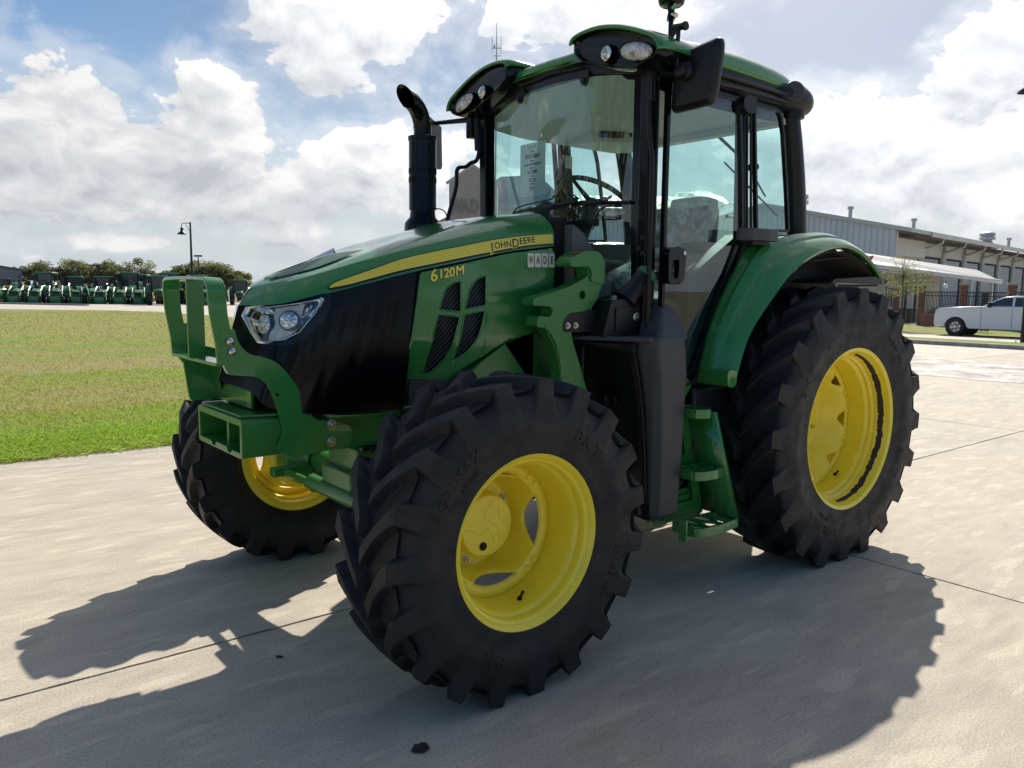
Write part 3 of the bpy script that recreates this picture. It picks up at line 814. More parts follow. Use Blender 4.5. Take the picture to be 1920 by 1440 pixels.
# headlights
def headlight(sg):
    fr = [(.05, .145), (.06, .035), (.125, .015), (.155, .045), (.355, .05), (.51, .045), (.535, .07), (.515, .165), (.44, .32), (.345, .385), (.22, .425), (.205, .435), (.16, .435), (.11, .33)]
    cx, cy = .27, .22
    def P(t, s, o): 
        p = on_grille(max(t, .001), s, o); return (p[0], p[1]*sg, p[2])
    bm = bmesh.new()
    loops = []
    for k, o in ((1.10, .001), (1.03, .010), (1.0, .010), (.955, .004), (.94, -.03)):
        loops.append([P(cx+(t-cx)*k, max(.004, cy+(s-cy)*k), o) for t, s in fr])
    V = grid(bm, loops, closed_v=True)
    for f in bm.faces[:len(fr)]: pass
    h = finish('headlight', bm, mat('chrome_bezel', (.75, .74, .72), .12, metal=1), T, sharp=50)
    # mirror-finished bowl
    bm = bmesh.new(); n = 26
    outer = [P(cx+(t-cx)*.95, cy+(s-cy)*.95, -.012) for t, s in fr]
    # dense boundary
    ob = []
    for i in range(len(outer)):
        a = Vector(outer[i]); b = Vector(outer[(i+1) % len(outer)])
        for k in range(4): ob.append(a.lerp(b, k/4))
    c = Vector(P(cx, cy, -.012)); rings = []
    nrm = (Vector(P(cx, cy, .01)) - c).normalized()
    rnd = random.Random(2)
    for k, d in ((1, 0), (.86, .03), (.7, .036), (.5, .042), (.25, .042), (.02, .042)):
        rings.append([c.lerp(p, k) - nrm*(d + .006*sin(i*.9)*(1 if k < 1 else 0)) for i, p in enumerate(ob)])
    grid(bm, rings, closed_v=True)
    finish('reflector', bm, CHROME, h, sharp=30)
    # plain bezel plate between the lamps, warm ground reflection put into its colour
    bm = bmesh.new(); pl = [(.185, .05), (.40, .055), (.41, .30), (.33, .37), (.20, .41)]
    bm.faces.new([bm.verts.new(P(t, s, -.008)) for t, s in pl])
    finish('lamp_plate', bm, mat('warm_reflection_silver', (.74, .70, .62), .42, metal=.35), h, smooth=False)
    lampmat = lens_mat('lamp_glass')
    for (t, s, r, o) in ((.322, .20, .037, .006), (.152, .225, .040, -.006)):
        c = Vector(P(t, s, o-.012)); nr = (Vector(P(t, s, o)) - c).normalized()
        if t < .2: nr = (nr + Vector((.9, 0, 0))).normalized()
        bm = bmesh.new(); cyl(bm, c-nr*.02, c+nr*.012, r*1.22, r*1.12, n=36)
        k = finish('lamp_housing', bm, BLACKG, h, bevel=.002)
        bm = bmesh.new(); a, b = frame_of(nr); R_ = []
        for kk, hh in ((1, .013), (.9, .018), (.6, .021), (.3, .023), (.01, .0235)):
            R_.append([c + nr*hh + (a*cos(2*pi*i/36)+b*sin(2*pi*i/36))*r*kk for i in range(36)])
        grid(bm, R_, closed_v=True); finish('lamp_lens', bm, lampmat, h)
    # clear cover
    bm = bmesh.new(); pts = [(cx+(t-cx)*.985, cy+(s-cy)*.985) for t, s in fr]
    ctr = bm.verts.new(P(cx, cy, .014)); o = [bm.verts.new(P(t, max(s, .004), .009)) for t, s in pts]
    mid = [bm.verts.new(P(cx+(t-cx)*.6, cy+(s-cy)*.6, .013)) for t, s in pts]
    m = len(o)
    for i in range(m):
        j = (i+1) % m; bm.faces.new((o[i], o[j], mid[j], mid[i])); bm.faces.new((mid[i], mid[j], ctr))
    finish('headlight_cover', bm, LENS, h)
    # dark mask round the lamp
    dfr = [tuple(Vector(a).lerp(Vector(b), k/12)) for a, b in zip(fr, fr[1:]+fr[:1]) for k in range(12)]
    def near_frame(t, s): 
        q = min(dfr, key=lambda p: (p[0]-t)**2+(p[1]-s)**2); return cx+(q[0]-cx)*1.02, max(.004, cy+(q[1]-cy)*1.02)
    bm = bmesh.new(); mk = [(.01, .01), (.59, .002), (.61, .12), (.595, .24), (.51, .38), (.42, .43), (.305, .46), (.15, .47), (.09, .40), (.055, .285), (.02, .15)]
    mk = smooth_poly(mk, .05, 3)
    bm2 = [bm.verts.new(P(t, max(.003, s), .0025)) for t, s in mk]; inn = [bm.verts.new(P(*near_frame(t, s), .0030)) for t, s in mk]
    for i in range(len(mk)):
        j = (i+1) % len(mk); bm.faces.new((bm2[i], bm2[j], inn[j], inn[i]))
    finish('headlight_mask', bm, BLACKG, h)
def lens_mat(name, warm=False):
    m = bpy.data.materials.new(name); m.use_nodes = True; N = NT(m.node_tree); b = N.n['Principled BSDF']
    tc = N.add('ShaderNodeTexCoord'); v = tc.outputs['Object']
    vo = N.add('ShaderNodeTexVoronoi'); vo.inputs['Scale'].default_value = 170 if warm else 75; vo.inputs['Randomness'].default_value = .35 if warm else .8; N.link(v, vo.inputs['Vector'])
    n = N.noise(v, 25 if warm else 40, 3, .6)
    col = N.ramp(n, [(.35, (.30, .27, .25)), (.5, (.75, .74, .72)), (.7, (.95, .95, .96))]) if not warm else N.ramp(n, [(.36, (.32, .15, .08)), (.46, (.6, .55, .52)), (.7, (.85, .84, .84))])
    N.link(col, b.inputs['Base Color']); b.inputs['Metallic'].default_value = .75; b.inputs['Roughness'].default_value = .16; b.inputs['Coat Weight'].default_value = 1.0
    bp = N.add('ShaderNodeBump'); bp.inputs['Strength'].default_value = .9; bp.inputs['Distance'].default_value = .004
    N.link(vo.outputs['Distance'], bp.inputs['Height']); N.link(bp.outputs[0], b.inputs['Normal'])
    return m
headlight(1); headlight(-1)
# yellow stripe in five fine bands on black, with the lettering
def decals():
    YD = mat('decal_yellow', (.92, .78, .09), .35, coat=.3); YD2 = mat('decal_yellow_line', (.80, .63, .05), .35, coat=.3); BD = mat('decal_black', (.012, .012, .012), .3, coat=.3)
    top = [(2.812, 1.525), (2.788, 1.542), (2.735, 1.563), (2.646, 1.594), (2.506, 1.643), (2.355, 1.680), (2.195, 1.713), (2.027, 1.747), (1.849, 1.774), (1.688, 1.790)]
    bot = [(2.812, 1.521), (2.788, 1.526), (2.735, 1.537), (2.646, 1.562), (2.506, 1.600), (2.355, 1.632), (2.195, 1.665), (2.027, 1.698), (1.849, 1.730), (1.688, 1.746)]
    n = 70
    tt = [np.array(q)[:2] for q in catmull([(a, b, 0) for a, b in top], n)]; bb = [np.array(q)[:2] for q in catmull([(a, b, 0) for a, b in bot], n)]
    bm = bmesh.new()
    rows = [[on_band(*(tt[i]+(0, .0035)), .0016), on_band(*(tt[i]*.5+bb[i]*.5), .0016), on_band(*(bb[i]-(0, .010)), .0016)] for i in range(n+1)]
    rows.insert(0, [on_band(2.822, 1.522, .0016)]*3)
    grid(bm, rows); bmesh.ops.remove_doubles(bm, verts=bm.verts[:], dist=.0002)
    st = finish('stripe_decal', bm, BD, T)
    bm = bmesh.new()
    for k in range(9):
        a, b = (k/9, (k+1)/9)
        if k % 2 == 1: a += .006; b -= .006
        rows = [[on_band(*(tt[i]*(1-s)+bb[i]*s), .0026) for s in (a, b)] for i in range(n+1)]
        v0 = len(bm.faces); grid(bm, rows)
        for f in list(bm.faces)[v0:]: f.material_index = k % 2
    finish('stripe_lines', bm, [YD, YD2], st, smooth=False)
    slope = -.105
    def place(xc, zc, sl, off0=0):
        def fn(u, v, w):
            x = xc - u; z = zc + v + u*sl*1.0
            return on_band(x, z, .0030+off0+w)
        return fn
    def side(xc, zc, sl, yb=.397):
        def fn(u, v, w): return (xc-u, side_y(xc-u, zc+v)+w+.003, zc+v+u*sl)
        return fn
    # company name in black on a yellow outline
    bm = bmesh.new()
    for ch, xx, sz, dz in (('J', 2.046, .056, -.004), ('OHN', 1.985, .041, -.001), ('D', 1.913, .056, -.002), ('EERE', 1.843, .043, .003)):
        for (o, dep, mi) in ((.0042, .0008, 0), (.0006, .0016, 1)):
            text_bm(bm, ch, sz, place(xx, 1.717+(2.046-xx)*.158+dz, .155), depth=dep, offset=o, mi=mi, sx=1.0, spacing=1.05)
    finish('name_lettering', bm, [YD, BD], T, smooth=False)
    bm = bmesh.new()
    for ch, xx, sz in (('6', 2.366, .074), ('120', 2.302, .056), ('M', 2.232, .058)):
        for (o, dep, mi) in ((.0036, .001, 1), (.0010, .002, 0)):
            text_bm(bm, ch, sz, side(xx, 1.577+(2.366-xx)*.19, .17), depth=dep, offset=o, mi=mi, sx=1.05, spacing=.95)
    finish('model_lettering', bm, [YD, BD], T, smooth=False)
    # dealer's name on four small white tiles
    WH = mat('decal_white', (.72, .74, .68), .4)
    for i, ch in enumerate('WADE'):
        xc = 1.830 - i*.0437; zc = 1.660+i*.001
        bm = bmesh.new(); sl = .0
        poly = smooth_poly([(xc-.0192, zc-.033), (xc+.0192, zc-.033), (xc+.0192, zc+.033), (xc-.0192, zc+.033)], .006, 3)
        bm.faces.new([bm.verts.new((x, side_y(x, z)+.0045, z)) for x, z in poly])
        tl = finish('name_tile', bm, WH, T, smooth=False)
        bm = bmesh.new()
        text_bm(bm, ch, .052, side(xc, zc, 0), depth=.0022, offset=.0022, mi=0, sx=.62 if ch != 'W' else .5)
        text_bm(bm, ch, .052, side(xc, zc, 0), depth=.0030, offset=-.0002, mi=1, sx=.62 if ch != 'W' else .5)
        finish('tile_letter', bm, [mat('tile_gold', (.62, .50, .05), .4), BD], tl, smooth=False)
# side panel: lightly crowned sheet with two pairs of vents
def side_y(x, z):
    k = max(0, min(1, (x-1.69)/.8)); base = .405 - .02*k*k
    crown = .010*(1-((z-1.45)/.35)**2) if abs(z-1.45) < .35 else 0
    low = -.10*max(0, (1.30-z)/.25)**1.3
    ridge = 0.0
    zr = 1.52-.14*(x-1.834)                         # pressed crease running forward and down
    ridge = -.006*max(0, min(1, (zr-z)/.012))*max(0, min(1, (2.10-x)/.02))*max(0, min(1, (x-1.70)/.06))
    return base+crown+low+ridge
def panel(sg):
    vents = [
        [(2.229, 1.420, .004), (2.229, 1.557, .004), (2.278, 1.546, .03), (2.312, 1.512, .03), (2.340, 1.432, .01)],
        [(2.233, 1.398, .004), (2.344, 1.410, .004), (2.369, 1.322, .02), (2.394, 1.143, .006), (2.350, 1.148, .02), (2.300, 1.195, .03), (2.272, 1.262, .02)],
        [(2.092, 1.449, .004), (2.092, 1.584, .004), (2.145, 1.567, .03), (2.178, 1.520, .03), (2.206, 1.432, .01)],
        [(2.096, 1.427, .004), (2.209, 1.407, .004), (2.228, 1.310, .02), (2.247, 1.197, .006), (2.190, 1.229, .02), (2.136, 1.297, .03), (2.112, 1.365, .02)]]
    vents = [smooth_poly(v, .01, 4) for v in vents]
    out = [(2.432, 1.590), (2.483, 1.272), (2.515, 1.00), (2.44, .985), (2.30, 1.06), (2.195, 1.150), (2.11, 1.200), (1.948, 1.286), (1.778, 1.321), (1.70, 1.40), (1.683, 1.541), (1.684, 1.724), (1.95, 1.690), (2.20, 1.637)]
    # densify the outline and lay a point lattice so the sheet can bend
    from mathutils.geometry import delaunay_2d_cdt
    def dens(loop, d=.03):
        r = []
        for i in range(len(loop)):
            a = Vector(loop[i][:2]); b = Vector(loop[(i+1) % len(loop)][:2]); k = max(1, int((b-a).length/d))
            r += [tuple(a.lerp(b, j/k)) for j in range(k)]
        return r
    outd = dens(smooth_poly(out, .012, 2)); ins = lambda p, poly: sum(((a[1] > p[1]) != (b[1] > p[1])) and (p[0] < (b[0]-a[0])*(p[1]-a[1])/(b[1]-a[1])+a[0]) for a, b in zip(poly, poly[1:]+poly[:1])) % 2 == 1
    vd = [dens(v, .02) for v in vents]
    pts = [Vector(p) for p in outd]; edges = [(i, (i+1) % len(outd)) for i in range(len(outd))]
    for v in vd:
        k = len(pts); pts += [Vector(p) for p in v]; edges += [(k+i, k+(i+1) % len(v)) for i in range(len(v))]
    for i in range(60):
        for j in range(52):
            p = (1.67+i*.0145, .98+j*.0145)
            if ins(p, outd) and not any(ins(p, v) for v in vd): pts.append(Vector(p))
    r = delaunay_2d_cdt(pts, edges, [], 0, 1e-6)
    bm = bmesh.new(); vs = [bm.verts.new((p[0], side_y(p[0], p[1])*sg, p[1])) for p in r[0]]
    for f in r[2]:
        c = sum((r[0][i] for i in f), Vector((0, 0)))/len(f)
        if ins(c, outd) and not any(ins(c, v) for v in vd):
            try: bm.faces.new([vs[i] for i in f])
            except ValueError: pass
    for v in [v for v in bm.verts if not v.link_faces]: bm.verts.remove(v)
    o = finish('side_panel', bm, GREEN, T, sharp=50)
    s = o.modifiers.new('sheet', 'SOLIDIFY'); s.thickness = .006; s.offset = 0
    # louvred mesh behind each vent, with a raised green rim
    for v in vents:
        bm = bmesh.new(); xs = [p[0] for p in v]; zs = [p[1] for p in v]
        cxx = sum(xs)/len(xs); czz = sum(zs)/len(zs)
        bm.faces.new([bm.verts.new((cxx+(x-cxx)*1.12, (side_y(x, z)-.020)*sg, czz+(z-czz)*1.12)) for x, z in v])
        finish('vent_mesh', bm, VENTM, o, smooth=False)
    if sg > 0:
        bm = bmesh.new()
        for v in vents: tube(bm, [(x, side_y(x, z)+.003, z) for x, z in v], .0032, 6, closed=True)
        finish('vent_rim', bm, GREEN, o)
def vent_mat():
    m = bpy.data.materials.new('louvred_mesh'); m.use_nodes = True; N = NT(m.node_tree); b = N.n['Principled BSDF']
    tc = N.add('ShaderNodeTexCoord'); mp = N.add('ShaderNodeMapping'); N.link(tc.outputs['Object'], mp.inputs[0]); mp.inputs['Rotation'].default_value = (0, radians(42), 0)
    wv = N.add('ShaderNodeTexWave'); wv.bands_direction = 'X'; wv.inputs['Scale'].default_value = 19; wv.inputs['Distortion'].default_value = .3; N.link(mp.outputs[0], wv.inputs['Vector'])
    N.link(N.ramp(wv.outputs['Fac'], [(.25, (.001, .001, .001)), (.7, (.050, .046, .050))]), b.inputs['Base Color']); b.inputs['Roughness'].default_value = .45
    bp = N.add('ShaderNodeBump'); bp.inputs['Distance'].default_value = .006; bp.inputs['Strength'].default_value = 1; N.link(wv.outputs['Fac'], bp.inputs['Height']); N.link(bp.outputs[0], b.inputs['Normal'])
    return m
VENTM = vent_mat()
panel(1); panel(-1); decals()
# closing shell under the hood: dark engine bay and the black rubber seal at the cab
bm = bmesh.new(); boxp(bm, (1.64, -.33, .95), (2.45, .33, 1.60)); boxp(bm, (1.70, -.30, 1.60), (2.3, .30, 1.68)); finish('engine_bay', bm, DARKIN, T)
bm = bmesh.new(); plate_xz(bm, [(1.672, 1.42), (1.672, 1.80), (1.655, 1.872), (1.585, 1.875), (1.555, 1.60), (1.55, 1.42)], -.40, .395); finish('cowl_seal', bm, mat('seal_black', (.003, .003, .003), .8), T)
bm = bmesh.new(); plate_xz(bm, [(1.60, 1.40), (1.60, 1.84), (1.53, 1.80), (1.33, 1.56), (1.33, 1.30)], -.46, .46)
finish('cowl_side', bm, mat('cowl_grey', (.10, .115, .11), .5), T, bevel=.006)
# lower engine block, sump and chassis rails
bm = bmesh.new(); boxp(bm, (1.25, -.24, .52), (2.28, .24, .97)); boxp(bm, (.2, -.22, .45), (1.3, .22, .95)); box(bm, (1.9, 0, .48), (.8, .34, .16)); 
finish('engine_block', bm, GREEN2, T, bevel=.02)
bm = bmesh.new()
for sg in (1, -1):
    y0 = .25*sg
    plate_xz(bm, smooth_poly([(2.86, .982), (2.47, .972), (2.2, .95), (1.7, .80), (1.7, .62), (2.2, .72), (2.50, .822), (2.80, .836), (2.98, .84), (3.0, .97)], .02), y0, y0-.02*sg, [smooth_poly([(2.545+.012*cos(a), .903+.012*sin(a)) for a in np.linspace(0, 2*pi, 12, False)], 0)])
finish('chassis_rail', bm, GREEN, T, sharp=40)
# front axle
bm = bmesh.new()
lathe(bm, [(-.70, .055), (-.45, .062), (-.22, .085), (-.10, .13), (.10, .13), (.22, .085), (.45, .062), (.70, .055)], (2.444, 0, .60), 'y', 24)
box(bm, (2.444, 0, .72), (.34, .30, .16)); box(bm, (2.60, 0, .62), (.1, .30, .14))
ax = finish('front_axle', bm, GREEN2, T, bevel=.01)
for sg in (1, -1):
    bm = bmesh.new()
    lathe(bm, [(.60*sg, .07), (.66*sg, .10), (.70*sg, .155), (.76*sg, .165), (.81*sg, .16), (.81*sg, 0)], (2.444, 0, .5975), 'y', 32)
    box(bm, (2.444, .64*sg, .73), (.11, .12, .07)); box(bm, (2.444, .64*sg, .47), (.11, .12, .07))
    cyl(bm, (2.444, .64*sg, .42), (2.444, .64*sg, .78), .045)
    box(bm, (2.60, .62*sg, .56), (.22, .06, .05))
    finish('steering_knuckle', bm, GREEN2, ax, bevel=.008)
bm = bmesh.new(); cyl(bm, (2.64, -.60, .56), (2.64, .60, .56), .018); cyl(bm, (2.64, -.28, .57), (2.64, .28, .57), .038, n=20); cyl(bm, (2.64, .42, .56), (2.64, .60, .56), .026)
finish('steering_cylinder', bm, GREEN2, ax)
# front guard: bent flat-bar frame over the weight carrier
def arc_pts(c, r, a0, a1, n=6): return [(c[0]+r*cos(radians(a0+(a1-a0)*i/n)), c[1]+r*sin(radians(a0+(a1-a0)*i/n))) for i in range(n+1)]
for sg in (1, -1):
    bm = bmesh.new()
    out = [(3.262, 1.36, .01), (3.253, 1.226, .03), (3.233, 1.186, .015), (3.125, 1.174, .03), (3.087, 1.150, .03), (3.059, 1.102, .03), (3.033, 1.016, .02), (3.014, .941, .01), (3.048, .871, .015), (2.973, .828, .02), (2.90, .840, .01), (2.723, .850, .03), (2.709, .927, .03), (2.779, .966, .01), (2.879, .977, .02), (2.920, 1.034, .03), (2.955, 1.117, .03), (3.00, 1.185, .03), (3.039, 1.226, .03), (3.095, 1.250, .03), (3.155, 1.262, .03), (3.192, 1.308, .02), (3.206, 1.362, .004)]
    hole = [(3.040+.008*cos(a), 1.095+.008*sin(a)) for a in np.linspace(0, 2*pi, 10, False)]
    y0, y1 = (.302*sg, .282*sg)
    plate_xz(bm, smooth_poly(out, .01, 4), y0, y1, [hole])
    br = finish('guard_bracket', bm, GREEN, T, sharp=35, bevel=.002)
    for i, (x, z) in enumerate(((2.812, .955), (2.814, .881), (3.226, 1.315), (3.219, 1.276))):
        bm = bmesh.new(); 
        if i < 2: hexbolt(bm, (x, y0+.001*sg, z), (0, sg, 0), .015, .020)
        else: lathe(bm, [(0, .0145), (.006*sg, .0145), (.011*sg, .010), (.013*sg, .004), (.013*sg, 0)], (x, y0+.006*sg, z), 'y', 20)
        finish('bracket_bolt', bm, STEEL, br)
def strap(name, path, w_dir, half, th, m, parent):
    """flat bar bent along a path; width across w_dir"""
    bm = bmesh.new(); rows = []
    for i, p in enumerate(path):
        a = Vector(path[max(i-1, 0)]); b = Vector(path[min(i+1, len(path)-1)]); d = (b-a).normalized(); wv = Vector(w_dir); n = d.cross(wv).normalized(); p = Vector(p)
        rows.append([p+wv*half+n*th/2, p+wv*half-n*th/2, p-wv*half-n*th/2, p-wv*half+n*th/2])
    V = grid(bm, rows, closed_v=True); bm.faces.new(V[0]); bm.faces.new(list(reversed(V[-1])))
    return finish(name, bm, m, parent, bevel=.002)
gx = 3.238
loop = [(.292, 1.225), (.292, 1.30), (.292, 1.42)] + [(.245+.047*cos(a), 1.503+.047*sin(a)) for a in np.linspace(0, pi/2, 7)] + [(.1, 1.553), (-.1, 1.553)] + [(-.245+.047*cos(a), 1.503+.047*sin(a)) for a in np.linspace(pi/2, pi, 7)] + [(-.292, 1.42), (-.292, 1.30), (-.292, 1.225)]
path = [(gx + (.012 if z > 1.36 else 0)+(z-1.22)*.06, y, z) for y, z in loop]
guard = strap('guard_hoop', path, (.998, 0, .06), .034, .014, GREEN, T)
strap('guard_shelf', [(3.235, -.292, 1.226), (3.235, .285, 1.226)], (1, 0, 0), .040, .012, GREEN, T)
# centre uprights seen in the frame: two vertical straps, the flat faces looking sideways
for yy in (-.02,):
    bm = bmesh.new(); box(bm, (3.250, yy, 1.39), (.068, .012, .32)); finish('guard_upright', bm, GREEN, T, bevel=.002)
bm = bmesh.new(); plate_xz(bm, smooth_poly([(3.20, 1.22), (3.235, 1.22), (3.21, 1.02), (3.06, 1.02), (3.07, 1.18)], .01), -.285, -.27); plate_yz(bm, [(-.27, 1.02), (.12, 1.02), (.12, 1.20), (-.27, 1.22)], 3.07, 3.082)
finish('guard_back_plate', bm, GREEN, T)
# weight carrier: thick cast box with an open front
bm = bmesh.new()
yo, zi, zo = .268, .842, 1.000
outl = smooth_poly([(-yo, zi), (yo, zi), (yo, zo), (-yo, zo)], .018, 3)
innr = smooth_poly([(-yo+.022, zi+.022), (-.10, zi+.022), (-.085, zi+.006), (-.055, zi+.006), (-.04, zi+.026), (.09, zi+.026), (.105, zi+.006), (.135, zi+.006), (.15, zi+.022), (yo-.022, zi+.022), (yo-.022, zo-.026), (-yo+.022, zo-.026)], .006, 2)
plate_yz(bm, outl, 3.178, 3.012, [innr]); plate_yz(bm, outl, 3.012, 2.95)
for yy in (.0,): boxp(bm, (3.02, yy-.012, zi+.02), (3.14, yy+.012, zo-.02))
wc = finish('weight_carrier', bm, GREEN2, T, sharp=35, bevel=.003)
bm = bmesh.new(); plate_xy(bm, smooth_poly([(3.165, -.10), (3.165, .22), (2.90, .27), (2.88, -.27), (3.165, -.26)], .01), 1.002, 1.012); finish('carrier_cover', bm, GREEN2, T, bevel=.002)
bm = bmesh.new(); boxp(bm, (2.70, -.24, .86), (2.96, .24, .975)); finish('front_bolster', bm, GREEN2, T, bevel=.01)
bm = bmesh.new()
for yy in (-.12, .06): 
    tube(bm, [(3.10, yy+.006*cos(a), zi+.125+.016*sin(a)) for a in np.linspace(0, 2*pi, 14, False)], .002, 6, closed=True)
finish('retaining_ring', bm, STEEL, wc)
# loader mounting hook casting on each side
def hook(sg):
    o = [(1.733, 1.640, .012), (1.715, 1.672, .03), (1.66, 1.697, .04), (1.56, 1.700, .04), (1.512, 1.670, .04), (1.512, 1.545, .01), (1.538, 1.489, .02), (1.570, 1.440, .03), (1.646, 1.417, .03), (1.717, 1.372, .04), (1.700, 1.29, .04), (1.640, 1.15, .04), (1.581, 1.00, .02), (1.60, .90, .02), (1.78, .90, .02), (1.76, 1.10, .06), (1.775, 1.20, .05), (1.803, 1.282, .04), (1.855, 1.345, .02), (1.923, 1.355, .015), (1.915, 1.405, .015), (1.872, 1.400, .02), (1.838, 1.398, .03), (1.822, 1.425, .02), (1.838, 1.446, .02), (1.888, 1.450, .012), (1.944, 1.450, .012), (1.948, 1.482, .015), (1.84, 1.508, .02), (1.73, 1.536, .03), (1.655, 1.566, .03), (1.612, 1.585, .03), (1.600, 1.610, .02), (1.618, 1.632, .02), (1.68, 1.634, .012)]
    bm = bmesh.new(); hole = [(1.638+.021*cos(a), 1.500+.021*sin(a)) for a in np.linspace(0, 2*pi, 16, False)]
    plate_xz(bm, smooth_poly(o, .02, 3), .572*sg, .492*sg, [hole])
    hk = finish('loader_hook', bm, GREEN2, T, sharp=40, bevel=.007, segs=3)
    bm = bmesh.new(); plate_xz(bm, smooth_poly([(1.505, 1.548), (1.505, 1.668), (1.55, 1.708), (1.65, 1.704), (1.72, 1.675), (1.738, 1.637), (1.70, 1.628), (1.62, 1.640), (1.588, 1.61), (1.600, 1.568)], .02), .584*sg, .48*sg); finish('hook_jaw', bm, GREEN2, hk, sharp=40, bevel=.008, segs=3)
    bm = bmesh.new(); plate_xz(bm, smooth_poly([(1.60, 1.38), (1.95, 1.27), (2.10, 1.18), (2.28, 1.04), (2.28, .86), (1.6, .80)], .03), .375*sg, .30*sg); finish('engine_side_cover', bm, GREEN2, T, bevel=.015)
    if sg > 0:
        bm = bmesh.new(); q = lambda x, z: (x, .45+.0, z)
        vs = [bm.verts.new(p) for p in ((1.698, .578, 1.690), (1.650, .578, 1.7065), (1.650, .548, 1.7075), (1.698, .548, 1.692))]; bm.faces.new(vs)
        finish('warning_label', bm, mat('label_red', (.5, .05, .06), .4), hk, smooth=False)
        bm = bmesh.new(); tube(bm, [(1.875, .572, 1.36), (1.80, .574, 1.24), (1.775, .574, 1.14), (1.76, .574, .98)], .003, 6); finish('casting_line', bm, GREEN2, hk)
hook(1); hook(-1)
# ------------------------------------------------------------------ cab
def mirror_pts(pts): return pts + [(-y, z) for y, z in reversed(pts) if abs(y) > 1e-6]
# roof shell
def loft_x(bm, secs, cap=True):
    V = grid(bm, [[(x, y, z) for y, z in s] for x, s in secs], closed_v=True)
    if cap: bm.faces.new(V[0]); bm.faces.new(list(reversed(V[-1])))
def roof_sec(hw, zt, zb, edge):
    half = [(0, zt), (hw*.45, zt-.004), (hw*.78, zt-.022), (hw*.93, zt-.052), (hw, zt-.095), (hw*1.0, edge), (hw*.96, edge-.012)]
    return smooth_poly([(y, z) for y, z in half] + [(-y, z) for y, z in reversed(half[1:])], .02, 2)
bm = bmesh.new()
loft_x(bm, [(.10, roof_sec(.60, 2.765, 2.6, 2.655)), (.13, roof_sec(.68, 2.780, 2.6, 2.640)), (.24, roof_sec(.715, 2.792, 2.6, 2.640)), (.5, roof_sec(.73, 2.806, 2.6, 2.645)), (.85, roof_sec(.73, 2.808, 2.6, 2.655)), (1.15, roof_sec(.72, 2.795, 2.6, 2.665)), (1.30, roof_sec(.69, 2.768, 2.6, 2.675)), (1.375, roof_sec(.62, 2.738, 2.6, 2.69)), (1.395, roof_sec(.58, 2.725, 2.6, 2.70))])
roof = finish('roof', bm, GREEN, T, sharp=50)
sb = roof.modifiers.new('smooth', 'SUBSURF'); sb.levels = 1; sb.render_levels = 1
# black moulding under the shell
bm = bmesh.new()
def ring_sec(x, hw, z0, z1): return (x, smooth_poly([(-hw, z0), (hw, z0), (hw, z1), (-hw, z1)], .02, 2))
loft_x(bm, [ring_sec(.06, .60, 2.56, 2.66), ring_sec(.12, .69, 2.545, 2.665), ring_sec(.5, .715, 2.545, 2.67), ring_sec(.95, .71, 2.55, 2.675), ring_sec(1.10, .70, 2.635, 2.68), ring_sec(1.30, .67, 2.655, 2.69), ring_sec(1.372, .60, 2.67, 2.705)])
finish('roof_moulding', bm, BLACKP, roof, sharp=40)
for sg in (1, -1):       # gutter lines along the side of the moulding
    bm = bmesh.new(); tube(bm, [(.25, .722*sg, 2.60), (.7, .728*sg, 2.605), (1.15, .712*sg, 2.612), (1.28, .69*sg, 2.62)], .012, 8); tube(bm, [(.25, .725*sg, 2.565), (.7, .732*sg, 2.562), (1.15, .716*sg, 2.56), (1.27, .70*sg, 2.56)], .010, 8)
    finish('gutter', bm, BLACKP, roof)
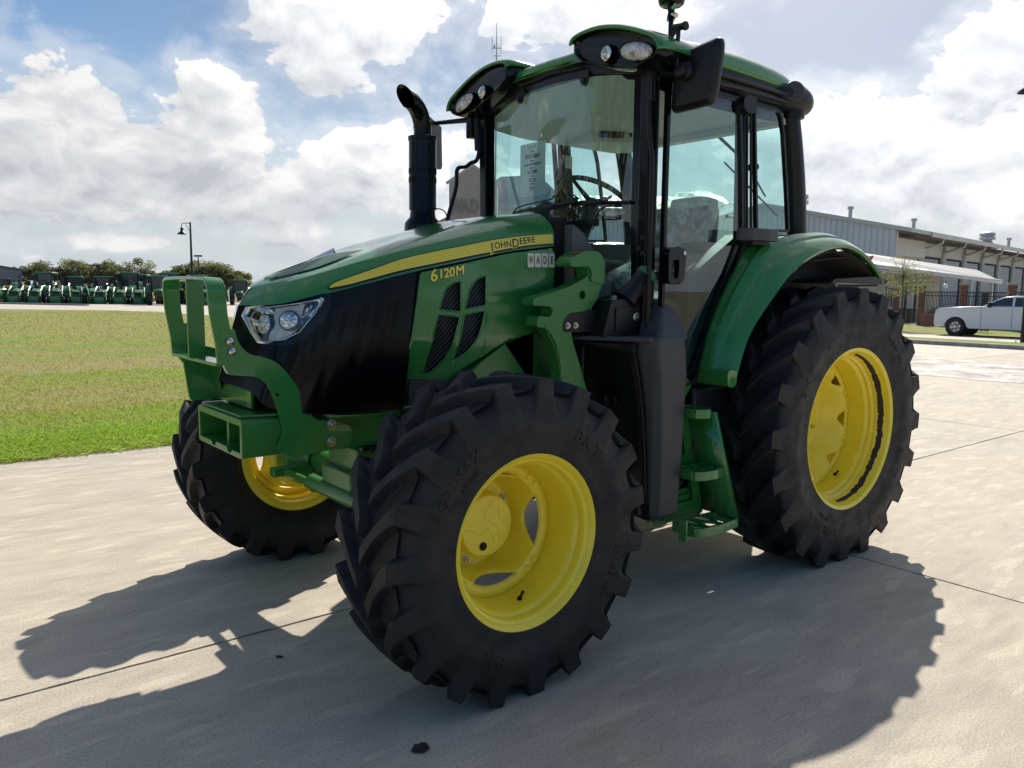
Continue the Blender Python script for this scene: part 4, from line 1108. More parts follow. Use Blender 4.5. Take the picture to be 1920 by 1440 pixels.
# lamp pods at the front corners
podL0 = [(.253, 2.700), (.253, 2.745), (.275, 2.772), (.36, 2.783), (.459, 2.780), (.560, 2.760), (.651, 2.731), (.75, 2.690), (.815, 2.655), (.845, 2.611), (.830, 2.575), (.753, 2.556), (.693, 2.545), (.58, 2.560), (.484, 2.590), (.367, 2.628), (.285, 2.670)]
podL = [tuple(q[:2]) for q in catmull([(a, b, 0) for a, b in podL0+[podL0[0]]], 56)][:-1]
def scaled(sec, k, c=(.56, 2.665), dy=0): return [(c[0]+(y-c[0])*k, c[1]+(z-c[1])*k) for y, z in sec]
LAMP_O = lens_mat('oval_lamp_glass', True); LAMP_R = lens_mat('round_lamp_glass')
for sg in (1, -1):
    S = [(y*sg, z) for y, z in podL]
    f = lambda sec: [(y*sg, z) for y, z in sec]
    bm = bmesh.new()
    loft_x(bm, [(1.12, f(scaled(podL, .90))), (1.24, f(scaled(podL, .99))), (1.38, f(podL)), (1.425, f(scaled(podL, .985))), (1.447, f(scaled(podL, .94)))], cap=False)
    # recessed face
    rings = [[(1.447, y, z) for y, z in f(scaled(podL, .94))], [(1.449, y, z) for y, z in f(scaled(podL, .90))], [(1.430, y, z) for y, z in f(scaled(podL, .84))], [(1.424, y, z) for y, z in f(scaled(podL, .5))], [(1.424, y, z) for y, z in f(scaled(podL, .02))]]
    grid(bm, rings, closed_v=True)
    pod = finish('lamp_pod', bm, BLACKG, T, sharp=32)
    # green cap over the pod
    bm = bmesh.new(); top = [p for p in podL[3:32]]
    rows = []
    for x, k, dz in ((1.0, .80, -.01), (1.10, .92, .006), (1.20, .99, .010), (1.30, 1.012, .011), (1.38, 1.018, .010), (1.43, 1.012, .008), (1.455, .995, .003), (1.466, .97, -.004)):
        rows.append([(x, y*sg, z+dz) for y, z in scaled(top, k)])
    grid(bm, rows)
    # short front lip turned down
    cap = finish('pod_cap', bm, GREEN, T, sharp=60); s = cap.modifiers.new('sheet', 'SOLIDIFY'); s.thickness = .014; s.offset = 0
    for (cy, cz, ry, rz, m_, nm) in ((.690, 2.622, .098, .043, LAMP_O, 'oval_work_lamp'), (.502, 2.652, .036, .038, LAMP_R, 'round_work_lamp')):
        bm = bmesh.new(); rings = []; big = ry > .05; x0 = 1.422
        for k, x in ((1.10, x0), (1.12, x0+.020), (1.06, x0+.032), (1.0, x0+.030), (.96, x0+.022)):
            rings.append([(x - (.10*max(0, cy+cos(2*pi*i/40)*ry*k-.69) if big else 0), (cy+cos(2*pi*i/40)*ry*k)*sg, cz+sin(2*pi*i/40)*rz*k - (.20*cos(2*pi*i/40)*ry*k if big else 0)) for i in range(40)])
        grid(bm, rings, closed_v=True); lp = finish(nm, bm, BLACKG, T, sharp=50)
        bm = bmesh.new(); rings = []
        for k, x in ((.99, x0+.027), (.8, x0+.036), (.5, x0+.041), (.02, x0+.043)):
            rings.append([(x - (.10*max(0, cy+cos(2*pi*i/40)*ry*k-.69) if big else 0), (cy+cos(2*pi*i/40)*ry*k)*sg, cz+sin(2*pi*i/40)*rz*k - (.20*cos(2*pi*i/40)*ry*k if big else 0)) for i in range(40)])
        grid(bm, rings, closed_v=True); finish('lens', bm, m_, lp)
# front header rail with brackets
bm = bmesh.new()
hdr = [(-.60, 2.585), (-.3, 2.640), (0, 2.655), (.3, 2.640), (.60, 2.585)]
ptsT = [np.array(q) for q in catmull([(1.352, y, z) for y, z in hdr], 24)]
V = grid(bm, [[(p[0], p[1], p[2]+.045), (p[0], p[1], p[2]-.030), (p[0]-.05, p[1], p[2]-.030), (p[0]-.05, p[1], p[2]+.045)] for p in ptsT], closed_v=True)
finish('front_header', bm, BLACKP, T)
for sg in (1, -1):
    bm = bmesh.new()
    o = [(1.362, .215*sg, 2.635), (1.362, .245*sg, 2.565), (1.362, .27*sg, 2.555), (1.362, .285*sg, 2.585), (1.362, .30*sg, 2.63)]
    plate_yz(bm, smooth_poly([(y, z) for _, y, z in o], .02, 3), 1.352, 1.368); cyl(bm, (1.36, .262*sg, 2.585), (1.378, .262*sg, 2.585), .013, n=16); tube(bm, [(1.372, .25*sg, 2.652), (1.372, -.02*sg, 2.668)], .006)
    finish('header_bracket', bm, BLACKP, T, bevel=.003)
def post(name, pts, wx, wy, m=BLKMET, bevel=.008):
    bm = bmesh.new(); rows = []
    for p in pts:
        w = p[3] if len(p) > 3 else wx; rows.append([(p[0]+w/2, p[1]+wy/2, p[2]), (p[0]-w/2, p[1]+wy/2, p[2]), (p[0]-w/2, p[1]-wy/2, p[2]), (p[0]+w/2, p[1]-wy/2, p[2])])
    V = grid(bm, rows, closed_v=True); bm.faces.new(V[0]); bm.faces.new(list(reversed(V[-1])))
    return finish(name, bm, m, T, bevel=bevel, segs=3)
for sg in (1, -1):
    a = post('front_pillar', [(1.292, .652*sg, 1.10), (1.292, .652*sg, 1.95), (1.300, .655*sg, 2.585)], .075, .062)
    for (y, z) in ((.640, 1.725), (.664, 1.775), (.668, 1.700)):
        if sg > 0:
            bm = bmesh.new(); lathe(bm, [(0, .016), (.006, .015), (.009, .008), (.009, 0)], (1.330, y*sg, z), 'x', 20); finish('plug_cap', bm, BLACKP, a)
    # rear pillar: fat round-fronted column leaning back to the fender
    bm = bmesh.new(); rows = []
    for k in range(9):
        t = k/8; x = -.010 + .140*t - .02*sin(pi*t); z = 1.83 + .72*t
        rows.append([(x + .062*cos(a)*(1.1-.1*t), (.655 + .050*sin(a))*sg, z) for a in np.linspace(0, 2*pi, 20, False)])
    grid(bm, rows, closed_v=True); cp = finish('rear_pillar', bm, BLACKP, T)
    bm = bmesh.new(); tube(bm, [(.118, .66*sg, 2.50), (.120, .66*sg, 2.56)], .072, 20); finish('pillar_collar', bm, BLACKP, cp)
    # corner pod with a blank round cover
    bm = bmesh.new(); rows = []
    for x, k in ((.36, .40), (.28, .85), (.18, 1.1), (.09, 1.12), (.035, .95), (.005, .55)):
        rows.append([(x+.03*sin(a)*k, (.655+.095*cos(a)*k)*sg, 2.606+.080*sin(a)*k) for a in np.linspace(0, 2*pi, 24, False)])
    V = grid(bm, rows, closed_v=True); bm.faces.new(V[0]); bm.faces.new(V[-1])
    cpod = finish('rear_corner_pod', bm, BLACKP, T, sharp=60)
    bm = bmesh.new(); c_ = Vector((.215, .728*sg, 2.622)); d_ = Vector((.55, .83*sg, 0)); cyl(bm, c_-d_*.03, c_+d_*.02, .056, n=36); cyl(bm, c_+d_*.02, c_+d_*.026, .056, .050, n=36); finish('blank_lamp_cover', bm, GREYP, cpod)
# side glazing, door and quarter light
def pane(name, outline, y, m=GLASS, th=.005, yf=None):
    bm = bmesh.new(); f = yf or (lambda x, z: y)
    vs = [bm.verts.new((x, f(x, z), z)) for x, z in outline]; bm.faces.new(vs)
    return finish(name, bm, m, T, smooth=False)
door = [(1.262, 2.530, .03), (.690, 2.520, .03), (.652, 2.2, .02), (.622, 1.86, .02), (.690, 1.722, .03), (.850, 1.43, .05), (.955, 1.20, .05), (1.000, 1.115, .03), (1.05, 1.085, .03), (1.262, 1.085, .02)]
def frame_plate(name, outline, width, y0, y1, m=BLKMET, parent=T, bevel=.003):
    o = smooth_poly(outline, .02, 4); n = len(o); inn = []
    A = sum(o[i][0]*o[(i+1) % n][1]-o[(i+1) % n][0]*o[i][1] for i in range(n)); s = 1 if A > 0 else -1
    for i in range(n):
        a = Vector(o[i-1]); p = Vector(o[i]); b = Vector(o[(i+1) % n]); t = (b-a).normalized(); inn.append(tuple(p + Vector((-t.y, t.x))*width*s))
    bm = bmesh.new(); plate_xz(bm, o, y0, y1, [inn]); return finish(name, bm, m, parent, sharp=35, bevel=bevel), inn
for sg in (1, -1):
    fr, inn = frame_plate('door', door, .020, .738*sg, .712*sg)
    bm = bmesh.new(); bm.faces.new([bm.verts.new((x, .725*sg, z)) for x, z in inn]); finish('door_glass', bm, GLASS, fr, smooth=False)
    q = [(.578, 2.520, .02), (.330, 2.515, .05), (.285, 2.40, .02), (.225, 2.1, .02), (.185, 1.86, .03), (.505, 1.845, .02)]
    fq, inq = frame_plate('quarter_window', q, .016, .734*sg, .712*sg)
    bm = bmesh.new(); bm.faces.new([bm.verts.new((x, .722*sg, z)) for x, z in inq]); finish('quarter_glass', bm, GLASS, fq, smooth=False)
    # middle pillar with its rubber channels
    post('middle_pillar', [(.600, .700*sg, 1.78, .075), (.618, .700*sg, 2.15, .062), (.638, .700*sg, 2.50, .062)], .06, .05)
    bm = bmesh.new(); tube(bm, [(.560, .735*sg, 1.86), (.590, .737*sg, 2.2), (.610, .737*sg, 2.46)], .007); tube(bm, [(.595, .735*sg, 1.86), (.622, .737*sg, 2.2), (.642, .737*sg, 2.46)], .006); finish('door_seal', bm, BLACKP, fr)
    if sg > 0:
        bm = bmesh.new(); plate_xz(bm, smooth_poly([(.60, 2.535), (.70, 2.525), (.712, 2.49), (.70, 2.455), (.66, 2.44), (.60, 2.455)], .02), .765, .728); finish('door_hinge', bm, BLACKP, fr, bevel=.006)
        # pull handle
        bm = bmesh.new(); ho = smooth_poly([(1.266, 1.715), (1.21, 1.742), (1.140, 1.725), (1.135, 1.70), (1.142, 1.585), (1.165, 1.560), (1.235, 1.552), (1.262, 1.575)], .02, 4)
        hi = smooth_poly([(1.236, 1.672), (1.190, 1.676), (1.186, 1.66), (1.190, 1.585), (1.232, 1.580), (1.240, 1.6)], .01, 3)
        plate_xz(bm, ho, .775, .745, [hi]); hnd = finish('door_handle', bm, BLACKG, fr, sharp=40, bevel=.005)
        bm = bmesh.new(); lathe(bm, [(0, .010), (.004, .010), (.004, 0)], (1.152, .776, 1.708), 'y', 16); finish('door_lock', bm, STEEL, fr)
    # frame bars between door and fender: rear quarter sill and slanted rail down the fender
    bm = bmesh.new(); tube(bm, [(.10, .72*sg, 1.835), (.35, .725*sg, 1.822), (.58, .725*sg, 1.81)], .016); finish('window_sill', bm, BLACKP, T)
    bm = bmesh.new()
    strip = [(.60, 1.83), (.668, 1.715), (.83, 1.42), (.935, 1.19), (.985, 1.10), (1.05, 1.065), (1.30, 1.065)]
    V = grid(bm, [[(x-.004, .742*sg, z-.006), (x-.026, .742*sg, z-.02), (x-.026, .70*sg, z-.02), (x-.004, .70*sg, z-.006)] for x, z in [tuple(p[:2]) for p in catmull([(a, b, 0) for a, b in strip], 30)]], closed_v=True)
    finish('door_aperture_seal', bm, BLACKP, T, sharp=60)
# windscreen: one deep curved pane with a dark printed border
def ws(y, z, off=0.0): return (1.352 - .055*(abs(y)/.62)**2.2 - .02*max(0, (1.9-z)/.5) + off, y, z)
bm = bmesh.new(); zt = lambda y: 2.645 - .062*(abs(y)/.6)**2
NYY = 25
rows = [[ws(y, 1.50 + (zt(y)-1.50)*j/16) for y in np.linspace(-.622, .622, NYY)] for j in range(17)]
grid(bm, rows); wsc = finish('windscreen', bm, GLASS, T)
bm = bmesh.new()
for sg in (1, -1):
    rows = [[ws(y*sg, 1.50 + (zt(y)-1.50)*j/16, .003) for y in (.562 + .006*sin(0), .60, .626)] for j in range(17)]; grid(bm, rows)
rows = [[ws(y, zt(y)-dz - (.022 if abs(y) > .5 else 0)*(1 if dz > 0 else 0), .003) for dz in (0, .028)] for y in np.linspace(-.6, .6, 31)]; grid(bm, rows)
finish('screen_border', bm, BLACKG, wsc)
# rear window and its frame
bm = bmesh.new(); bm.faces.new([bm.verts.new(p) for p in ((.03, -.60, 1.62), (.03, .60, 1.62), (.10, .60, 2.50), (.10, -.60, 2.50))]); finish('rear_window', bm, GLASS, T, smooth=False)
bm = bmesh.new(); boxp(bm, (.06, -.62, 2.49), (.13, .62, 2.56)); finish('rear_header', bm, BLACKP, T, bevel=.008)
# cab body below the glass
bm = bmesh.new(); boxp(bm, (.05, -.66, 1.00), (1.30, .66, 1.14)); boxp(bm, (.02, -.66, 1.14), (.06, .66, 1.62)); finish('cab_floor', bm, DARKIN, T, bevel=.01)
bm = bmesh.new(); boxp(bm, (1.27, -.62, 1.10), (1.315, .62, 1.50)); finish('front_bulkhead', bm, BLACKP, T)
# headliner and overhead console
bm = bmesh.new()
NL = 14
rows = []
for i in range(NL+1):
    x = .13+(1.29-.13)*i/NL
    rows.append([(x, y, 2.500 + .030*sin(pi*min(1, max(0, (x-.13)/1.16)))*(1-(abs(y)/.64)**3) - .030*(abs(y)/.64)**6 + .125*max(0, (x-.98)/.31)**1.5*(1-.75*(abs(y)/.66)**3)) for y in np.linspace(-.66, .66, 19)])
grid(bm, rows); boxp(bm, (.12, -.66, 2.465), (.19, .66, 2.56))
finish('headliner', bm, LINING, T, sharp=50)
bm = bmesh.new(); boxp(bm, (.62, -.655, 2.485), (.66, .655, 2.50))
bm = bmesh.new()
plate_xy(bm, smooth_poly([(.20, -.655), (.20, -.30), (.40, -.28), (.62, -.40), (.66, -.655)], .05, 4), 2.46, 2.56)
con = finish('overhead_console', bm, LINING, T, sharp=40, bevel=.012)
bm = bmesh.new(); d = (Vector((.62, -.40, 0))-Vector((.40, -.28, 0))).normalized(); nn = Vector((-d.y, d.x, 0))
box(bm, (.540, -.345, 2.513), (.16, .012, .060), Matrix.Rotation(atan2(d.y, d.x), 3, 'Z')); finish('radio', bm, mat('radio_face', (.01, .02, .05), .2), con, bevel=.004)
bm = bmesh.new()
for k in (0, 1): box(bm, (.425-.05*k, -.288+.0*k, 2.515), (.014, .01, .04), Matrix.Rotation(atan2(d.y, d.x), 3, 'Z'))
finish('console_switch', bm, DARKIN, con)
# interior: steering wheel, dash, seat under plastic
STW = mat('wheel_rim_plastic', (.016, .017, .019), .45)
def ring(bm, c, n, r, rt, N_=48):
    a, b = frame_of(Vector(n)); c = Vector(c); tube(bm, [c+(a*cos(2*pi*i/N_)+b*sin(2*pi*i/N_))*r for i in range(N_)], rt, 10, closed=True); return a, b
bm = bmesh.new(); swc = Vector((1.00, -.02, 2.045)); swn = Vector((-.55, 0, 1)).normalized()
a, b = ring(bm, swc, swn, .205, .0145)
for ang in (90, 210, 330):
    v = (a*cos(radians(ang))+b*sin(radians(ang))); tube(bm, [swc-swn*.03+v*.03, swc-swn*.015+v*.12, swc+v*.20], [.016, .011, .010], 8)
cyl(bm, swc-swn*.05, swc-swn*.015, .045, .038)
finish('steering_wheel', bm, STW, T)
bm = bmesh.new(); tube(bm, [swc-swn*.04, swc-swn*.25, (1.17, -.02, 1.50)], [.045, .06, .10], 16)
cyl(bm, swc-swn*.06+Vector((0, .02, 0)), swc-swn*.06+Vector((0, .17, .05)), .008); cyl(bm, swc-swn*.06, swc-swn*.06+Vector((0, -.17, .05)), .008)
box(bm, (1.10, -.02, 1.93), (.10, .20, .10)); finish('steering_column', bm, DARKIN, T, bevel=.01)
bm = bmesh.new(); lathe(bm, [(0, .026), (.02, .024), (.03, .012), (.03, 0)], tuple(swc+Vector((.02, .10, -.03))), 'z', 20); finish('red_knob', bm, mat('knob_red', (.35, .04, .03), .35), T)
bm = bmesh.new(); prof = []
for k in range(12):
    t = k/11; prof.append(smooth_poly([(1.14+.02*sin(t*pi), 1.35), (1.28, 1.35), (1.28, 1.86+.08*sin(pi*t)), (1.20, 1.95+.09*sin(pi*t)), (1.13, 1.90+.08*sin(pi*t))], .03, 2))
rows = [[(x, -.40+.36*i/11, z) for x, z in s] for i, s in enumerate(prof)]
V = grid(bm, rows, closed_v=True); bm.faces.new(V[0]); bm.faces.new(V[-1]); finish('instrument_hood', bm, DARKIN, T, sharp=50)
SEATM = mat('seat_fabric', (.030, .032, .033), .85)
def film_mat():
    m = bpy.data.materials.new('clear_film'); m.use_nodes = True; N = NT(m.node_tree); N.n.clear()
    out = N.add('ShaderNodeOutputMaterial'); tr = N.add('ShaderNodeBsdfTransparent'); gl = N.add('ShaderNodeBsdfGlossy'); gl.inputs['Roughness'].default_value = .16; gl.inputs[0].default_value = (.9, .95, .93, 1)
    df = N.add('ShaderNodeBsdfTranslucent'); df.inputs[0].default_value = (.8, .85, .82, 1)
    tc = N.add('ShaderNodeTexCoord'); n = N.noise(tc.outputs['Object'], 14, 5, .65, 1.2)
    bp = N.add('ShaderNodeBump'); bp.inputs['Distance'].default_value = .03; N.link(n, bp.inputs['Height']); N.link(bp.outputs[0], gl.inputs['Normal'])
    m1 = N.add('ShaderNodeMixShader'); N.link(N.mapr(n, .40, .66, .12, .55), m1.inputs[0]); N.link(tr.outputs[0], m1.inputs[1]); N.link(gl.outputs[0], m1.inputs[2])
    m2 = N.add('ShaderNodeMixShader'); m2.inputs[0].default_value = .16; N.link(m1.outputs[0], m2.inputs[1]); N.link(df.outputs[0], m2.inputs[2]); N.link(m2.outputs[0], out.inputs[0]); return m
FILM = film_mat()
def cushion(name, c, s, rot=0, m=SEATM, parent=T, puff=.35):
    bm = bmesh.new(); bmesh.ops.create_cube(bm, size=1); bmesh.ops.subdivide_edges(bm, edges=bm.edges[:], cuts=5, use_grid_fill=True)
    for v in bm.verts:
        p = v.co*2; q = Vector((p.x*(1-puff*.5*(p.y**2+p.z**2)/2), p.y*(1-puff*.3*(p.x**2+p.z**2)/2), p.z*(1-puff*.3*(p.x**2+p.y**2)/2)))/2
        v.co = Matrix.Rotation(rot, 3, 'Y') @ Vector((q.x*s[0], q.y*s[1], q.z*s[2])) + Vector(c)
    return finish(name, bm, m, parent, sharp=80)
seat = cushion('seat', (.50, 0, 1.56), (.50, .50, .16), 0)
cushion('seat_back', (.245, 0, 1.80), (.15, .46, .52), radians(-10), parent=seat); cushion('headrest', (.14, 0, 2.03), (.12, .32, .16), radians(-8), parent=seat)
bm = bmesh.new(); boxp(bm, (.30, -.18, 1.14), (.66, .18, 1.49)); finish('seat_base', bm, DARKIN, seat, bevel=.02)
cushion('armrest', (.40, .30, 1.78), (.36, .09, .07), 0, parent=seat); bm = bmesh.new(); tube(bm, [(.15, .27, 1.98), (.0, .28, 1.97), (-.0, .30, 1.9), (.10, .30, 1.72)], .012); finish('seat_rail', bm, STEEL, seat)
# loose plastic over the seat
bm = bmesh.new(); rows = []
rnd = random.Random(6)
for i in range(15):
    t = i/14; path = [(.80, 1.42), (.78, 1.60), (.62, 1.70), (.42, 1.74), (.35, 1.90), (.26, 2.10), (.15, 2.16), (.05, 2.10), (.03, 1.85), (.06, 1.5)]
    p = catmull([(a, b, 0) for a, b in path], 14)[i]
    rows.append([(p[0]+rnd.uniform(-.014, .014), y + rnd.uniform(-.01, .01), p[1] - .10*(abs(y)/.3)**3 + rnd.uniform(-.014, .014)) for y in np.linspace(-.30, .30, 13)])
grid(bm, rows); o = finish('seat_plastic_cover', bm, FILM, seat, sharp=180); s = o.modifiers.new('s', 'SUBSURF'); s.levels = 1; s.render_levels = 2
bm = bmesh.new(); rows = []
for i in range(9):
    t = i/8; rows.append([(1.02+.30*t*0+.22*u+rnd.uniform(-.01, .01), .42+.10*sin(pi*t)+rnd.uniform(-.02, .02), 1.45+.32*sin(pi*u)*(.5+.5*t)+rnd.uniform(-.012, .012)) for u in np.linspace(0, 1, 9)])
grid(bm, rows); o = finish('plastic_wrap', bm, FILM, T, sharp=180); s = o.modifiers.new('s', 'SUBSURF'); s.levels = 1; s.render_levels = 2
bm = bmesh.new(); boxp(bm, (.35, -.60, 1.14), (1.05, -.36, 1.72)); boxp(bm, (.90, -.60, 1.72), (1.0, -.45, 1.78)); finish('control_console', bm, DARKIN, T, bevel=.03)
bm = bmesh.new()
for k in range(4): tube(bm, [(1.10-.035*k, -.42+.01*k, 1.66), (1.11-.035*k, -.42+.01*k, 1.86-.03*k)], .006)
finish('control_lever', bm, STEEL, T)
# notice taped inside the windscreen
PAPER = mat('notice_paper', (.66, .74, .86), .8)
def _pt():
    N = NT(PAPER.node_tree); tl = N.add('ShaderNodeBsdfTranslucent'); tl.inputs[0].default_value = (.85, .93, 1.0, 1); mx = N.add('ShaderNodeMixShader'); mx.inputs[0].default_value = .75
    N.link(N.n['Principled BSDF'].outputs[0], mx.inputs[1]); N.link(tl.outputs[0], mx.inputs[2]); N.link(mx.outputs[0], N.n['Material Output'].inputs[0])
_pt(); INK = mat('ink', (.04, .05, .07), .7)
def paper():
    y0, y1, z0, z1 = -.285, -.055, 2.045, 2.335
    def on(u, v, w): y = (y0+y1)/2 + u; z = (z0+z1)/2 + v + .0; p = ws(y, z, -.008); return (p[0]+w, p[1], p[2])
    bm = bmesh.new(); n = 6
    rows = [[on(u, v, 0) for u in np.linspace(-.115, .115, 7)] for v in np.linspace(-.145, .145, 7)]; grid(bm, rows)
    pp = finish('notice_sheet', bm, PAPER, wsc if False else T, smooth=True)
    bm = bmesh.new()
    for s, size, v in (('STOCK', .012, .098), ('85002664', .034, .072), ('SERIAL', .012, .046), ('1L06120MHPG221277', .0165, .028), ('MODEL', .012, .008), ('6120M', .030, -.014), ('YEAR', .012, -.036), ('2024', .030, -.058), ('HOURS', .012, -.080), ('205', .030, -.104)):
        text_bm(bm, s, size, lambda a, b, w, v=v: on(a, b+v, w), depth=.0015, offset=.0004, sx=1.0)
    finish('notice_print', bm, INK, pp, smooth=False)
    bm = bmesh.new()
    for k in range(4): 
        q = [on(-.030+.020*k+a, .122+b, .0015) for a, b in ((-.006, -.009), (.006, -.009), (.006, .009), (-.006, .009))]; bm.faces.new([bm.verts.new(p) for p in q])
    finish('notice_mark', bm, mat('mark_green', (.35, .42, .12), .7), pp, smooth=False)
paper()
# windscreen wiper with hose
bm = bmesh.new(); P = lambda y, z, o=.02: ws(y, z, o)
tube(bm, [P(-.31, 1.958), P(-.1, 1.972), P(.12, 1.980), P(.35, 1.968), P(.575, 1.955)], .0085, 8); tube(bm, [P(-.18, 1.962, .03), P(.05, 1.968, .038), P(.22, 1.975, .04)], .007)
box(bm, P(.20, 1.985, .045), (.03, .10, .030)); box(bm, P(.33, 1.972, .030), (.02, .16, .020)); box(bm, P(.02, 1.968, .035), (.02, .12, .018))
wp = finish('front_wiper', bm, BLACKP, T, bevel=.002)
bm = bmesh.new(); tube(bm, [tuple(p) for p in catmull([P(-.33, 1.945), P(-.25, 1.985, .03), P(-.05, 1.998, .04), P(.06, 2.005, .045), P(.09, 2.018, .05), P(.22, 2.015, .05), P(.27, 1.99, .05)], 24)], .004, 6); tube(bm, [tuple(p) for p in catmull([P(.47, 1.948, .03), P(.40, 1.93, .03), P(.36, 1.88, .03), P(.35, 1.83, .03)], 14)], .004, 6)
finish('washer_hose', bm, BLACKP, wp)
# rear wiper seen through the glass
bm = bmesh.new(); tube(bm, [(.03, .05, 2.53), (.0, .28, 2.32), (-.02, .42, 2.10)], [.012, .008, .006], 8); tube(bm, [(-.03, .10, 2.34), (-.035, .5, 1.98)], .006, 6); finish('rear_wiper', bm, BLACKP, T)
# right-hand inner pillar decal
bm = bmesh.new(); boxp(bm, (.585, -.668, 2.32), (.645, -.662, 2.40)); finish('pillar_label', bm, mat('label_white', (.6, .62, .6), .6), T)
bm = bmesh.new(); lathe(bm, [(0, .018), (.05, .016), (.055, .0)], (.52, .68, 2.19), 'y', 16); finish('window_latch', bm, BLACKP, T)
# ------------------------------------------------------------------ mirrors
def mirror_head(c, tilt, nm='mirror_head', ang=0.0, parent=None):
    o = [(-.118, .115, .03), (-.105, .118, .02), (.122, .158, .03), (.128, .10, .05), (.098, -.135, .05), (-.12, -.150, .03), (-.130, -.13, .02)]
    o = smooth_poly([(a, b, r) for a, b, r in o], .02, 4); R_ = Matrix.Rotation(ang, 3, 'Z')
    bm = bmesh.new(); rows = []
    for k, x in ((.0, .034), (.5, .032), (.86, .024), (.97, .008), (1.0, -.010), (1.0, -.026), (.97, -.032), (.0, -.032)):
        rows.append([tuple(Vector(c)+R_ @ Vector((x, y*max(k, .01), z*max(k, .01)))) for y, z in o])
    grid(bm, rows, closed_v=True); return finish(nm, bm, GREYP if False else BLACKP, parent or T, sharp=35)
mh = mirror_head((1.22, .865, 2.515), 0, ang=radians(8))
bm = bmesh.new(); lathe(bm, [(.0, .046), (.02, .044), (.03, .034), (.055, .033), (.06, .026), (.062, 0)], (1.255, .835, 2.535), 'x', 28); finish('mirror_mount', bm, BLACKP, mh, bevel=.002)
bm = bmesh.new(); tube(bm, [(1.320, .832, 2.545), (1.318, .828, 2.62), (1.312, .828, 2.722), (1.30, .80, 2.728)], .010, 10); 
finish('mirror_hanger', bm, BLACKP, mh)
bm = bmesh.new(); tube(bm, [(1.33, .690, 2.42), (1.335, .693, 2.56), (1.325, .735, 2.64), (1.305, .812, 2.722)], [.022, .021, .019, .016], 4); cyl(bm, (1.305, .79, 2.728), (1.305, .86, 2.722), .016, n=16); lathe(bm, [(0, .020), (.012, .020), (.012, 0)], (1.305, .855, 2.722), 'y', 18); box(bm, (1.335, .692, 2.49), (.03, .035, .15)); tube(bm, [(1.34, .690, 2.42), (1.345, .69, 2.33), (1.338, .70, 2.22), (1.335, .712, 2.16), (1.33, .712, 1.2)], .012, 8)
finish('mirror_arm', bm, BLACKP, T, bevel=.002)
# right-hand mirror, folded out, seen edge-on
bm = bmesh.new(); tube(bm, [(1.33, -.70, 2.36), (1.34, -.705, 2.55)], .022, 8); box(bm, (1.35, -.74, 2.50), (.05, .05, .13)); tube(bm, [(1.36, -.755, 2.545), (1.40, -.87, 2.548), (1.48, -1.04, 2.548), (1.53, -1.12, 2.530)], [.017, .015, .011, .009], 8)
finish('mirror_arm', bm, BLACKP, T, bevel=.002)
mh2 = mirror_head((1.50, -.985, 2.425), 0, ang=radians(-58)); mh2.location = (0, 0, 0)
# beacon / receiver on a stalk above the door
bm = bmesh.new(); cyl(bm, (1.15, .64, 2.66), (1.15, .64, 2.84), .012); cyl(bm, (1.15, .64, 2.83), (1.15, .64, 2.87), .022, .016); cyl(bm, (1.15, .64, 2.87), (1.15, .64, 2.90), .016, .024)
ant = finish('beacon_stalk', bm, BLKMET, T)
bm = bmesh.new(); lathe(bm, [(2.895, .022), (2.900, .046), (2.897, .050), (2.905, .060), (2.93, .066), (2.97, .066), (3.00, .058), (3.02, .03), (3.022, 0)], (1.15, .64, 0), 'z', 36); finish('beacon', bm, BLACKG, ant)
bm = bmesh.new()
for s in (-1, 1): cyl(bm, (1.165, .662, 2.865+.012*s), (1.168, .69, 2.865+.028*s), .010, .012, n=10)
finish('wing_nut', bm, STEEL, ant)
# ------------------------------------------------------------------ exhaust
ex = Vector((1.785, -.610, 0))
bm = bmesh.new(); lathe(bm, [(1.55, .105), (1.868, .105), (1.893, .102), (1.925, .074), (1.965, .070), (1.967, .078), (1.975, .078), (1.977, .0775), (2.350, .0775), (2.352, .082), (2.372, .082), (2.376, .070), (2.378, .045)], tuple(ex), 'z', 48)
mf = finish('exhaust', bm, BLKMET, T, sharp=40)
bm = bmesh.new(); pth = catmull([(0, 0, 2.36), (0, 0, 2.42), (.016, .0, 2.475), (.052, .0, 2.52), (.10, 0, 2.545), (.125, 0, 2.55)], 22)
dirv = Vector((.80, .40, 0)).normalized(); pts = [ex + Vector((dirv.x*p[0]*1.15, dirv.y*p[0]*1.15, p[2])) for p in pth]
rings = []; n = 28
for i, p in enumerate(pts):
    d = (pts[min(i+1, len(pts)-1)]-pts[max(i-1, 0)]).normalized(); s = Vector((-dirv.y, dirv.x, 0)); u = s.cross(d)
    rings.append([p + (s*cos(2*pi*k/n)+u*sin(2*pi*k/n))*.050 for k in range(n)])
cut = Vector((dirv.x*.34, dirv.y*.34, .94)).normalized()
last = rings[-1]; ctr = pts[-1]
dl = (pts[-1]-pts[-2]).normalized(); rings.append([q + dl*(.030 + 1.15*max(-.045, (q-ctr).dot(Vector((0, 0, 1))))) for q in last])
inner = [[ctr + (q-ctr)*.90 + dl*(-.0) for q in rings[-1]], [pts[-4] + (q-pts[-4])*.88 for q in rings[-4]]]
grid(bm, rings+inner, closed_v=True); finish('exhaust_tip', bm, BLKMET, mf, sharp=50)
bm = bmesh.new()
for row in range(2):
    for k in range(22):
        a = 2*pi*(k+.5*row)/22; c = ex + Vector((.0778*cos(a), .0778*sin(a), 2.182-.050*row)); box(bm, c, (.003, .0075, .030), Matrix.Rotation(a, 3, 'Z'))
finish('heat_shield_slots', bm, mat('slot_black', (.001, .001, .001), .9), mf)
